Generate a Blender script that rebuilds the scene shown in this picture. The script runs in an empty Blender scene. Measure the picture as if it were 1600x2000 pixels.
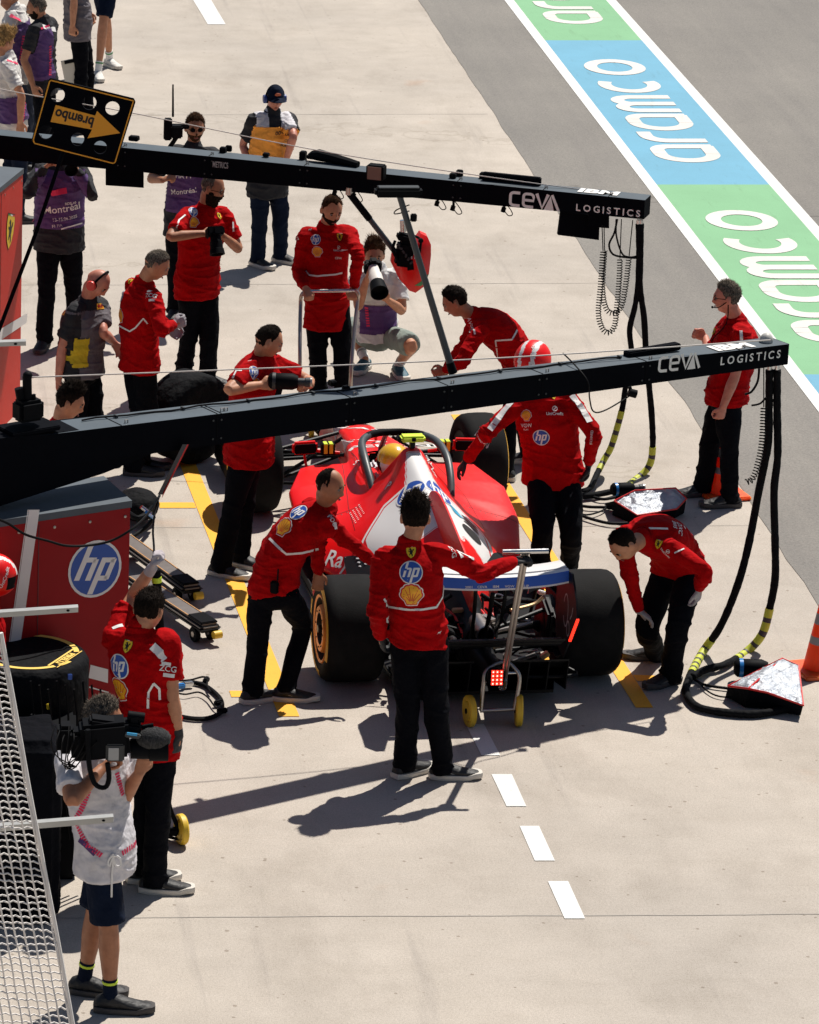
import bpy, bmesh, math, random
import numpy as np
from mathutils import Vector, Matrix, noise, geometry
from mathutils.bvhtree import BVHTree
random.seed(7)
SC = bpy.context.scene
COL = SC.collection
R = math.radians
PI = math.pi

# ------------------------------------------------------------------ camera, world, sun, exposure
F_PX, HOR, PXC, CAMH = 7932.0, -1641.0, -266.7, 9.689
PHI = math.atan((1000 - HOR) / F_PX)
cam = bpy.data.objects.new('camera', bpy.data.cameras.new('camera'))
COL.objects.link(cam)
cam.location = (0, 0, CAMH)
cam.rotation_euler = (PI / 2 - PHI, 0, 0)
cam.data.sensor_fit = 'AUTO'
cam.data.sensor_width = 36.0
cam.data.lens = F_PX / 2000 * 36
cam.data.shift_x = (800 - PXC) / 2000
cam.data.clip_start = 0.5
cam.data.clip_end = 1000
SC.camera = cam

TO_SUN = Vector((0.37, 0.50, 1.0)).normalized()
wd = bpy.data.worlds.new('World')
SC.world = wd
wd.use_nodes = True
nt = wd.node_tree
sky = nt.nodes.new('ShaderNodeTexSky')
sky.sky_type = 'NISHITA'
sky.sun_disc = False
sky.sun_elevation = math.asin(TO_SUN.z)
sky.sun_rotation = math.atan2(TO_SUN.x, TO_SUN.y)
bg = nt.nodes['Background']
nt.links.new(sky.outputs[0], bg.inputs[0])
bg.inputs[1].default_value = 0.05
sl = bpy.data.lights.new('sun', 'SUN')
sl.energy = 5.0
sl.angle = R(0.53)
sl.color = (1.0, 0.95, 0.87)
so = bpy.data.objects.new('sun', sl)
COL.objects.link(so)
so.rotation_euler = TO_SUN.to_track_quat('Z', 'Y').to_euler()
so.location = (10, 40, 30)
SC.view_settings.view_transform = 'Standard'
SC.view_settings.look = 'None'
SC.view_settings.exposure = 0.18
SC.view_settings.gamma = 1.0
SC.cycles.max_bounces = 5
SC.cycles.diffuse_bounces = 2
SC.cycles.glossy_bounces = 3
SC.cycles.transparent_max_bounces = 6
SC.cycles.use_denoising = True

CP, SP = math.cos(PHI), math.sin(PHI)
CAMP = Vector((0, 0, CAMH))
def ray(u, v):
    b = (v - 1000) / F_PX
    a = (u - PXC) / F_PX
    return Vector((a, CP - b * SP, -SP - b * CP))
def G(u, v, z=0.0):                       # point of the horizontal plane z seen at photo pixel u, v
    d = ray(u, v)
    return CAMP + d * ((z - CAMH) / d.z)
def P(u, v, Y):                           # point of the upright plane Y seen at photo pixel u, v
    d = ray(u, v)
    return CAMP + d * (Y / d.y)
def px(p):
    dz = CAMH - p[2]
    d = p[1] * CP + dz * SP
    return (PXC + F_PX * p[0] / d, 1000 + F_PX * (dz * CP - p[1] * SP) / d)

# ------------------------------------------------------------------ materials
MATS = {}
def M(name, col=(.5, .5, .5), rough=.6, metal=0.0, kind=None, emit=None, coat=0.0, spec=.5):
    if name in MATS:
        return MATS[name]
    m = bpy.data.materials.new(name)
    m.use_nodes = True
    t = m.node_tree
    N, L = t.nodes, t.links
    b = N['Principled BSDF']
    c4 = (*col, 1)
    b.inputs['Base Color'].default_value = c4
    b.inputs['Roughness'].default_value = rough
    b.inputs['Metallic'].default_value = metal
    b.inputs['Specular IOR Level'].default_value = spec
    if coat:
        b.inputs['Coat Weight'].default_value = coat
        b.inputs['Coat Roughness'].default_value = .06
    if emit:
        b.inputs['Emission Color'].default_value = (*col, 1)
        b.inputs['Emission Strength'].default_value = emit
    def tc():
        return N.new('ShaderNodeTexCoord').outputs['Object']
    def noi(vec, scale, det=4, ro=.55):
        n = N.new('ShaderNodeTexNoise')
        n.inputs['Scale'].default_value = scale
        n.inputs['Detail'].default_value = det
        n.inputs['Roughness'].default_value = ro
        L.new(vec, n.inputs['Vector'])
        return n.outputs['Fac']
    def ramp(f, stops):
        r = N.new('ShaderNodeValToRGB')
        e = r.color_ramp.elements
        while len(e) < len(stops):
            e.new(.5)
        for k, (p_, c_) in enumerate(stops):
            e[k].position = p_
            e[k].color = c_ if len(c_) == 4 else (*c_, 1)
        L.new(f, r.inputs[0])
        return r.outputs[0]
    def mul(a, bcol, fac=1.0, mode='MULTIPLY'):
        x = N.new('ShaderNodeMix')
        x.data_type = 'RGBA'
        x.blend_type = mode
        x.inputs[0].default_value = fac
        for s, v in ((x.inputs[6], a), (x.inputs[7], bcol)):
            if isinstance(v, tuple):
                s.default_value = v
            else:
                L.new(v, s)
        return x.outputs[2]
    def bump(h, strength, dist, prev=None):
        n = N.new('ShaderNodeBump')
        n.inputs['Strength'].default_value = strength
        n.inputs['Distance'].default_value = dist
        L.new(h, n.inputs['Height'])
        if prev is not None:
            L.new(prev, n.inputs['Normal'])
        return n.outputs[0]
    if kind == 'cloth':
        v = tc()
        f = noi(v, 9, 5)
        c = mul(c4, ramp(f, [(.3, (.80, .80, .80)), (.7, (1.12, 1.12, 1.12))]))
        L.new(c, b.inputs['Base Color'])
        n1 = bump(noi(v, 8, 3, .5), .9, .04)
        n2 = bump(noi(v, 420, 2), .25, .002, n1)
        L.new(n2, b.inputs['Normal'])
    elif kind == 'skin':
        v = tc()
        c = mul(c4, ramp(noi(v, 22, 4), [(.3, (.82, .74, .70)), (.7, (1.1, 1.06, 1.05))]))
        L.new(c, b.inputs['Base Color'])
        L.new(bump(noi(v, 140, 3), .25, .003), b.inputs['Normal'])
        b.inputs['Subsurface Weight'].default_value = .05
        b.inputs['Subsurface Radius'].default_value = (.02, .008, .004)
    elif kind == 'hair':
        v = tc()
        n = N.new('ShaderNodeTexNoise')
        mp = N.new('ShaderNodeMapping')
        mp.inputs['Scale'].default_value = (1, 1, .35)
        L.new(v, mp.inputs[0])
        n.inputs['Scale'].default_value = 160
        n.inputs['Detail'].default_value = 4
        L.new(mp.outputs[0], n.inputs['Vector'])
        c = mul(c4, ramp(n.outputs['Fac'], [(.35, (.25, .25, .25)), (.7, (1.5, 1.4, 1.3))]))
        L.new(c, b.inputs['Base Color'])
        L.new(bump(n.outputs['Fac'], .9, .008), b.inputs['Normal'])
    elif kind in ('paint', 'metal', 'plastic'):
        v = tc()
        f = noi(v, 3.2, 6, .6)
        k = .06 if kind == 'paint' else .14
        c = mul(c4, ramp(f, [(.3, (1 - k,) * 3), (.7, (1 + k,) * 3)]))
        L.new(c, b.inputs['Base Color'])
        rr = N.new('ShaderNodeMapRange')
        rr.inputs[3].default_value = max(rough - .08, .03)
        rr.inputs[4].default_value = rough + .12
        L.new(noi(v, 25, 5, .7), rr.inputs[0])
        L.new(rr.outputs[0], b.inputs['Roughness'])
        if kind != 'paint':
            L.new(bump(noi(v, 60, 4), .12, .003), b.inputs['Normal'])
    elif kind == 'rubber':
        v = tc()
        c = mul(c4, ramp(noi(v, 6, 6, .65), [(.3, (.7, .7, .7)), (.75, (1.6, 1.55, 1.5))]))
        L.new(c, b.inputs['Base Color'])
        L.new(bump(noi(v, 90, 4, .7), .35, .004), b.inputs['Normal'])
    elif kind == 'foil':
        v = tc()
        n = N.new('ShaderNodeTexVoronoi')
        n.inputs['Scale'].default_value = 22
        L.new(v, n.inputs['Vector'])
        L.new(bump(noi(v, 14, 5, .7), .8, .03, bump(n.outputs['Distance'], .6, .012)), b.inputs['Normal'])
        c = mul(c4, ramp(noi(v, 16, 5), [(.35, (.7, .74, .8)), (.65, (1.05, 1.05, 1.05))]))
        L.new(c, b.inputs['Base Color'])
    elif kind == 'concrete':
        v = tc()
        big = noi(v, .35, 5, .6)
        mid = noi(v, 2.3, 6, .65)
        mp = N.new('ShaderNodeMapping')
        mp.inputs['Scale'].default_value = (.55, 4.5, 1)
        mp.inputs['Rotation'].default_value = (0, 0, R(4))
        L.new(v, mp.inputs[0])
        streak = noi(mp.outputs[0], 1.6, 6, .62)
        fine = noi(v, 160, 2, .7)
        c = mul(c4, ramp(big, [(.28, (.86, .86, .86)), (.72, (1.10, 1.09, 1.07))]))
        c = mul(c, ramp(mid, [(.3, (.93, .925, .915)), (.7, (1.06, 1.06, 1.06))]))
        c = mul(c, ramp(streak, [(.25, (.965, .962, .955)), (.5, (1, 1, 1)), (.75, (1.02, 1.02, 1.02))]))
        c = mul(c, ramp(fine, [(.25, (.62, .61, .59)), (.5, (1, 1, 1)), (.8, (1.2, 1.2, 1.19))]))
        c = mul(c, ramp(noi(v, 62, 3, .75), [(.30, (.86, .855, .845)), (.5, (1, 1, 1)), (.72, (1.09, 1.09, 1.085))]))
        vo = N.new('ShaderNodeTexVoronoi')
        vo.inputs['Scale'].default_value = 6.3
        vo.inputs['Randomness'].default_value = 1.0
        L.new(v, vo.inputs['Vector'])
        pk = N.new('ShaderNodeMath')
        pk.operation = 'MULTIPLY_ADD'
        L.new(noi(v, 1.7, 3), pk.inputs[0])
        pk.inputs[1].default_value = -.13
        L.new(vo.outputs['Distance'], pk.inputs[2])
        spot = ramp(pk.outputs[0], [(.0, (.66, .63, .60)), (.012, (1, 1, 1))])
        c = mul(c, spot)
        # grime and pale wear patches of the busy box area
        gp_ = N.new('ShaderNodeMapping')
        gp_.inputs['Scale'].default_value = (1.1, .55, 1)
        L.new(v, gp_.inputs[0])
        c = mul(c, ramp(noi(gp_.outputs[0], 1.25, 7, .7), [(.30, (.86, .85, .84)), (.50, (1, 1, 1)), (.62, (1, 1, 1)), (.76, (1.07, 1.06, 1.05))]))
        # rubber laid along the lane
        rb_ = N.new('ShaderNodeMapping')
        rb_.inputs['Scale'].default_value = (5.5, .22, 1)
        rb_.inputs['Rotation'].default_value = (0, 0, R(-2.5))
        L.new(v, rb_.inputs[0])
        c = mul(c, ramp(noi(rb_.outputs[0], 1.0, 5, .6), [(.28, (.86, .86, .87)), (.40, (1, 1, 1))]))
        # rusty stains
        st = ramp(noi(v, 1.1, 3, .5), [(.68, (1, 1, 1)), (.80, (1.0, .86, .78))])
        c = mul(c, st)
        # hairline cracks
        vc = N.new('ShaderNodeTexVoronoi')
        vc.feature = 'DISTANCE_TO_EDGE'
        vc.inputs['Scale'].default_value = .09
        wv = N.new('ShaderNodeVectorMath')
        wv.operation = 'ADD'
        L.new(v, wv.inputs[0])
        nc = N.new('ShaderNodeTexNoise')
        nc.inputs['Scale'].default_value = 3
        L.new(v, nc.inputs['Vector'])
        L.new(nc.outputs['Color'], wv.inputs[1])
        L.new(wv.outputs[0], vc.inputs['Vector'])
        c = mul(c, ramp(vc.outputs['Distance'], [(.0, (.86, .85, .83)), (.0006, (1, 1, 1))]))
        L.new(c, b.inputs['Base Color'])
        L.new(bump(fine, .35, .004, bump(noi(v, 30, 4), .25, .006)), b.inputs['Normal'])
    elif kind == 'asphalt':
        v = tc()
        c = mul(c4, ramp(noi(v, .4, 5, .6), [(.3, (.9, .9, .9)), (.7, (1.1, 1.09, 1.08))]))
        c = mul(c, ramp(noi(v, 48, 3, .8), [(.30, (.80, .80, .80)), (.5, (1, 1, 1)), (.72, (1.14, 1.13, 1.12))]))
        c = mul(c, ramp(noi(v, 130, 3, .85), [(.25, (.60, .60, .60)), (.5, (1, 1, 1)), (.78, (1.35, 1.33, 1.3))]))
        mp = N.new('ShaderNodeMapping')
        mp.inputs['Scale'].default_value = (3.2, .25, 1)
        L.new(v, mp.inputs[0])
        c = mul(c, ramp(noi(mp.outputs[0], 1.2, 4), [(.3, (.93, .93, .94)), (.7, (1.05, 1.05, 1.04))]))
        wv = N.new('ShaderNodeVectorMath')
        wv.operation = 'ADD'
        L.new(v, wv.inputs[0])
        nc = N.new('ShaderNodeTexNoise')
        nc.inputs['Scale'].default_value = 2
        L.new(v, nc.inputs['Vector'])
        L.new(nc.outputs['Color'], wv.inputs[1])
        vc = N.new('ShaderNodeTexVoronoi')
        vc.feature = 'DISTANCE_TO_EDGE'
        vc.inputs['Scale'].default_value = .07
        L.new(wv.outputs[0], vc.inputs['Vector'])
        c = mul(c, ramp(vc.outputs['Distance'], [(.0, (.62, .62, .62)), (.0008, (1, 1, 1))]))
        L.new(c, b.inputs['Base Color'])
        L.new(bump(noi(v, 190, 3), .5, .004), b.inputs['Normal'])
    elif kind == 'road_paint':
        v = tc()
        c = mul(c4, ramp(noi(v, 1.3, 6, .65), [(.3, (.92, .93, .92)), (.7, (1.05, 1.05, 1.05))]))
        c = mul(c, ramp(noi(v, 150, 2, .8), [(.22, (.72, .72, .70)), (.45, (1, 1, 1)), (.8, (1.08, 1.08, 1.08))]))
        mp = N.new('ShaderNodeMapping')
        mp.inputs['Scale'].default_value = (6, .8, 1)
        L.new(v, mp.inputs[0])
        c = mul(c, ramp(noi(mp.outputs[0], 1.7, 6, .7), [(.26, (.80, .79, .77)), (.42, (1, 1, 1))]))
        c = mul(c, ramp(noi(v, 24, 6, .8), [(.30, (.62, .60, .57)), (.36, (1, 1, 1))]))
        L.new(c, b.inputs['Base Color'])
        L.new(bump(noi(v, 150, 3), .3, .003), b.inputs['Normal'])
    elif kind == 'carbon':
        v = tc()
        w = N.new('ShaderNodeTexChecker')
        w.inputs['Scale'].default_value = 120
        w.inputs['Color1'].default_value = c4
        w.inputs['Color2'].default_value = tuple(x * 1.6 for x in col) + (1,)
        L.new(v, w.inputs['Vector'])
        L.new(w.outputs[0], b.inputs['Base Color'])
    m['_'] = 1
    MATS[name] = m
    return m

RED = M('team_red_cloth', (.40, .0012, .003), .88, kind='cloth', spec=.08)
CARRED = M('car_red_paint', (.80, .0012, .0012), .38, kind='paint', coat=.12, spec=.35)
MAROON = M('maroon_paint', (.10, .002, .012), .4, kind='paint')
WHITE = M('white_print', (.78, .76, .74), .6)
WPAINT = M('white_paint', (.74, .73, .72), .35, kind='paint')
BLACK = M('black_cloth', (.0030, .0035, .006), .9, kind='cloth', spec=.08)
NAVY = M('navy_cloth', (.005, .010, .026), .85, kind='cloth', spec=.1)
BLUE = M('logo_blue', (.012, .075, .38), .5)
LBLUE = M('light_blue', (.02, .32, .62), .5)
YEL = M('logo_yellow', (.82, .55, .01), .5)
ORG = M('shell_orange', (.85, .26, .01), .5)
LRED = M('logo_red', (.62, .01, .01), .5)
BLK = M('black_plastic', (.003, .0035, .005), .62, kind='plastic', spec=.07)
DARKP = M('dark_grey_plastic', (.02, .024, .028), .5, kind='plastic')
LOGOB = M('logo_black', (.006, .006, .006), .6)
CARBON = M('carbon_fibre', (.0035, .004, .005), .5, kind='carbon', spec=.18)
STEEL = M('brushed_steel', (.42, .38, .35), .34, 1.0, kind='metal')
CHROME = M('bright_steel', (.62, .62, .62), .22, 1.0, kind='metal')
RUBBER = M('tyre_rubber', (.0085, .0085, .009), .8, kind='rubber', spec=.12)
GREENP = M('logo_green', (.02, .25, .06), .5)
NEON = M('fluorescent_yellow', (.62, .80, .04), .5)
WYEL = M('wheel_yellow', (.75, .48, .03), .5, kind='plastic')

# ------------------------------------------------------------------ mesh helpers
class MB:
    def __init__(s):
        s.v, s.f, s.m, s.mats = [], [], [], []
    def mi(s, mat):
        if mat not in s.mats:
            s.mats.append(mat)
        return s.mats.index(mat)
    def add(s, vs, fs, mat):
        o = len(s.v)
        k = s.mi(mat)
        s.v += [tuple(x) for x in vs]
        s.f += [tuple(i + o for i in f) for f in fs]
        s.m += [k] * len(fs)
        return s
    def box(s, c, size, mat, rot=None, bev=0.0):
        x, y, z = (a / 2 for a in size)
        if bev > 0:
            bm = bmesh.new()
            bmesh.ops.create_cube(bm, size=1)
            for q in bm.verts:
                q.co = Vector((q.co.x * size[0], q.co.y * size[1], q.co.z * size[2]))
            bmesh.ops.bevel(bm, geom=bm.edges[:], offset=bev, segments=2, affect='EDGES')
            vs = [q.co.copy() for q in bm.verts]
            fs = [[q.index for q in f.verts] for f in bm.faces]
            bm.free()
        else:
            vs = [Vector((a * x, b * y, d * z)) for a in (-1, 1) for b in (-1, 1) for d in (-1, 1)]
            fs = [(0, 1, 3, 2), (4, 6, 7, 5), (0, 4, 5, 1), (2, 3, 7, 6), (0, 2, 6, 4), (1, 5, 7, 3)]
        if rot is not None:
            vs = [rot @ q for q in vs]
        return s.add([q + Vector(c) for q in vs], fs, mat)
    def loft(s, rings, mat, cap=True, closed=True):
        n = len(rings[0])
        vs = [p for r in rings for p in r]
        fs = []
        for a in range(len(rings) - 1):
            for i in range(n if closed else n - 1):
                j = (i + 1) % n
                fs.append((a * n + i, a * n + j, (a + 1) * n + j, (a + 1) * n + i))
        if cap:
            fs.append(tuple(range(n))[::-1])
            fs.append(tuple((len(rings) - 1) * n + i for i in range(n)))
        return s.add(vs, fs, mat)
    def tube(s, pts, r, mat, n=8, cap=True, smooth=0):
        pts = [Vector(p) for p in pts]
        rs = list(r) if isinstance(r, (list, tuple)) else [r] * len(pts)
        if smooth:
            pts, rs = crom(pts, rs, smooth)
        rings = []
        ref = None
        for i, p in enumerate(pts):
            t = (pts[min(i + 1, len(pts) - 1)] - pts[max(i - 1, 0)])
            if t.length < 1e-9:
                t = Vector((0, 0, 1))
            t.normalize()
            if ref is None:
                ref = Vector((0, 0, 1)) if abs(t.z) < .9 else Vector((1, 0, 0))
            a = t.cross(ref)
            if a.length < 1e-6:
                a = t.orthogonal()
            a.normalize()
            b = t.cross(a).normalized()
            ref = a.cross(t)
            rings.append([p + (a * math.cos(k * 2 * PI / n) + b * math.sin(k * 2 * PI / n)) * rs[i] for k in range(n)])
        return s.loft(rings, mat, cap)
    def lathe(s, c, axis, prof, mat, n=32, start=0, end=2 * PI, mats=None):
        axis = Vector(axis).normalized()
        a = axis.orthogonal().normalized()
        b = axis.cross(a)
        full = abs(end - start - 2 * PI) < 1e-6
        m = n if full else n + 1
        rings = []
        for k in range(m):
            th = start + (end - start) * k / n
            d = a * math.cos(th) + b * math.sin(th)
            rings.append([Vector(c) + axis * x + d * r for x, r in prof])
        q = len(prof)
        for i in range(q - 1):
            mt = mats[i] if mats else mat
            fs = []
            for k in range(n):
                j = (k + 1) % m
                fs.append((k * q + i, k * q + i + 1, j * q + i + 1, j * q + i))
            vs = [p for r in rings for p in r]
            o = len(s.v)
            if i == 0:
                base = o
                s.v += [tuple(x) for x in vs]
            kk = s.mi(mt)
            s.f += [tuple(t + base for t in f) for f in fs]
            s.m += [kk] * len(fs)
        return s
    def prism(s, poly, thick, mat, org, X, Y):     # poly in a plane, extruded along X x Y
        X, Y = Vector(X).normalized(), Vector(Y).normalized()
        Z = X.cross(Y).normalized()
        n = len(poly)
        vs = [Vector(org) + X * a + Y * b + Z * (thick / 2) for a, b in poly] + [Vector(org) + X * a + Y * b - Z * (thick / 2) for a, b in poly]
        tri = geometry.tessellate_polygon([[Vector((a, b, 0)) for a, b in poly]])
        fs = [tuple(t) for t in tri] + [tuple(i + n for i in t[::-1]) for t in tri]
        fs += [(i, (i + 1) % n, n + (i + 1) % n, n + i) for i in range(n)]
        return s.add(vs, fs, mat)
    def ell(s, c, r, mat, rot=None, n=16):
        vs, fs = [], []
        m = n // 2
        for i in range(m + 1):
            th = PI * i / m
            for k in range(n):
                ph = 2 * PI * k / n
                q = Vector((math.sin(th) * math.cos(ph) * r[0], math.sin(th) * math.sin(ph) * r[1], math.cos(th) * r[2]))
                if rot is not None:
                    q = rot @ q
                vs.append(q + Vector(c))
        for i in range(m):
            for k in range(n):
                j = (k + 1) % n
                fs.append((i * n + k, (i + 1) * n + k, (i + 1) * n + j, i * n + j))
        return s.add(vs, fs, mat)
    def build(s, name, parent=None, smooth=True, angle=40, merge=True, sub=0):
        me = bpy.data.meshes.new(name)
        me.from_pydata(s.v, [], s.f)
        for m in s.mats:
            me.materials.append(m)
        me.polygons.foreach_set('material_index', s.m)
        bm = bmesh.new()
        bm.from_mesh(me)
        if merge:
            bmesh.ops.remove_doubles(bm, verts=bm.verts, dist=1e-5)
        bmesh.ops.recalc_face_normals(bm, faces=bm.faces)
        if sub:
            bmesh.ops.subdivide_edges(bm, edges=bm.edges, cuts=sub, use_grid_fill=True)
        bm.to_mesh(me)
        bm.free()
        o = bpy.data.objects.new(name, me)
        COL.objects.link(o)
        if parent is not None:
            wm = world_of(parent)
            me.transform(wm.inverted())
            o.parent = parent
        if smooth:
            me.polygons.foreach_set('use_smooth', [True] * len(me.polygons))
            try:
                me.set_sharp_from_angle(angle=R(angle))
            except Exception:
                pass
        return o

def world_of(o):
    m = o.matrix_basis.copy()
    q = o.parent
    while q is not None:
        m = q.matrix_basis @ m
        q = q.parent
    return m

def crom(pts, rs, k):
    out, orr = [], []
    n = len(pts)
    for i in range(n - 1):
        p0, p1, p2, p3 = pts[max(i - 1, 0)], pts[i], pts[i + 1], pts[min(i + 2, n - 1)]
        for j in range(k):
            t = j / k
            out.append(.5 * ((2 * p1) + (p2 - p0) * t + (2 * p0 - 5 * p1 + 4 * p2 - p3) * t * t + (3 * p1 - p0 - 3 * p2 + p3) * t ** 3))
            a, b = rs[i], rs[i + 1]
            if isinstance(a, (tuple, list)):
                orr.append(tuple(x + (y - x) * t for x, y in zip(a, b)))
            else:
                orr.append(a + (b - a) * t)
    out.append(pts[-1])
    orr.append(rs[-1])
    return out, orr

def empty(name, loc, rz=0.0, label=None, cat=None, group=None):
    o = bpy.data.objects.new(name, None)
    COL.objects.link(o)
    o.location = loc
    o.rotation_euler = (0, 0, rz)
    o.empty_display_size = .2
    if label:
        o['label'] = label
    if cat:
        o['category'] = cat
    if group:
        o['group'] = group
    return o
def tag(o, label=None, cat=None, group=None, kind=None):
    for k, v in (('label', label), ('category', cat), ('group', group), ('kind', kind)):
        if v:
            o[k] = v
    return o
def copy_tree(o, parent=None):
    c = o.copy()
    COL.objects.link(c)
    if parent is not None:
        c.parent = parent
    for ch in [x for x in bpy.data.objects if x.parent == o]:
        copy_tree(ch, c)
    return c

# ------------------------------------------------------------------ flat artwork (unit space), conformed onto surfaces
def tess(loops, maxe):
    tri = geometry.tessellate_polygon([[Vector((a, b, 0)) for a, b in lp] for lp in loops])
    vs = [p for lp in loops for p in lp]
    bm = bmesh.new()
    bv = [bm.verts.new((a, b, 0)) for a, b in vs]
    for t in tri:
        try:
            bm.faces.new([bv[i] for i in t])
        except ValueError:
            pass
    for _ in range(5):
        es = [e for e in bm.edges if e.calc_length() > maxe]
        if not es:
            break
        bmesh.ops.subdivide_edges(bm, edges=es, cuts=1)
        bmesh.ops.triangulate(bm, faces=bm.faces)
    bm.verts.index_update()
    r = ([(q.co.x, q.co.y) for q in bm.verts], [[q.index for q in f.verts] for f in bm.faces])
    bm.free()
    return r
def circ(r, n=28, cx=0, cy=0, sy=1.0):
    return [(cx + r * math.cos(2 * PI * i / n), cy + sy * r * math.sin(2 * PI * i / n)) for i in range(n)]
def stroke(pts, w, n=0):
    """a polyline as a constant width ribbon, returned as quads"""
    out = []
    L_, R_ = [], []
    m = len(pts)
    for i, (x, y) in enumerate(pts):
        a = pts[max(i - 1, 0)]
        b = pts[min(i + 1, m - 1)]
        dx, dy = b[0] - a[0], b[1] - a[1]
        d = math.hypot(dx, dy) or 1
        nx, ny = -dy / d * w / 2, dx / d * w / 2
        L_.append((x + nx, y + ny))
        R_.append((x - nx, y - ny))
    return [[L_[i], L_[i + 1], R_[i + 1], R_[i]] for i in range(m - 1)]
def arc(cx, cy, rx, ry, a0, a1, n=12):
    return [(cx + rx * math.cos(R(a0 + (a1 - a0) * i / n)), cy + ry * math.sin(R(a0 + (a1 - a0) * i / n))) for i in range(n + 1)]

_TXT = {}
def text2d(s, bold=.0):
    key = (s, bold)
    if key not in _TXT:
        cu = bpy.data.curves.new('t', 'FONT')
        cu.body = s
        cu.align_x = 'CENTER'
        cu.align_y = 'CENTER'
        cu.resolution_u = 3
        cu.offset = bold
        ob = bpy.data.objects.new('t', cu)
        COL.objects.link(ob)
        dg = bpy.context.evaluated_depsgraph_get()
        me = bpy.data.meshes.new_from_object(ob.evaluated_get(dg))
        vs = [(q.co.x, q.co.y) for q in me.vertices]
        fs = [list(p.vertices) for p in me.polygons]
        bpy.data.objects.remove(ob)
        bpy.data.meshes.remove(me)
        ys = [v[1] for v in vs]
        xs = [v[0] for v in vs]
        h = (max(ys) - min(ys)) or 1
        cy = (max(ys) + min(ys)) / 2
        cx = (max(xs) + min(xs)) / 2
        _TXT[key] = ([((x - cx) / h, (y - cy) / h) for x, y in vs], fs)
    return _TXT[key]

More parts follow.
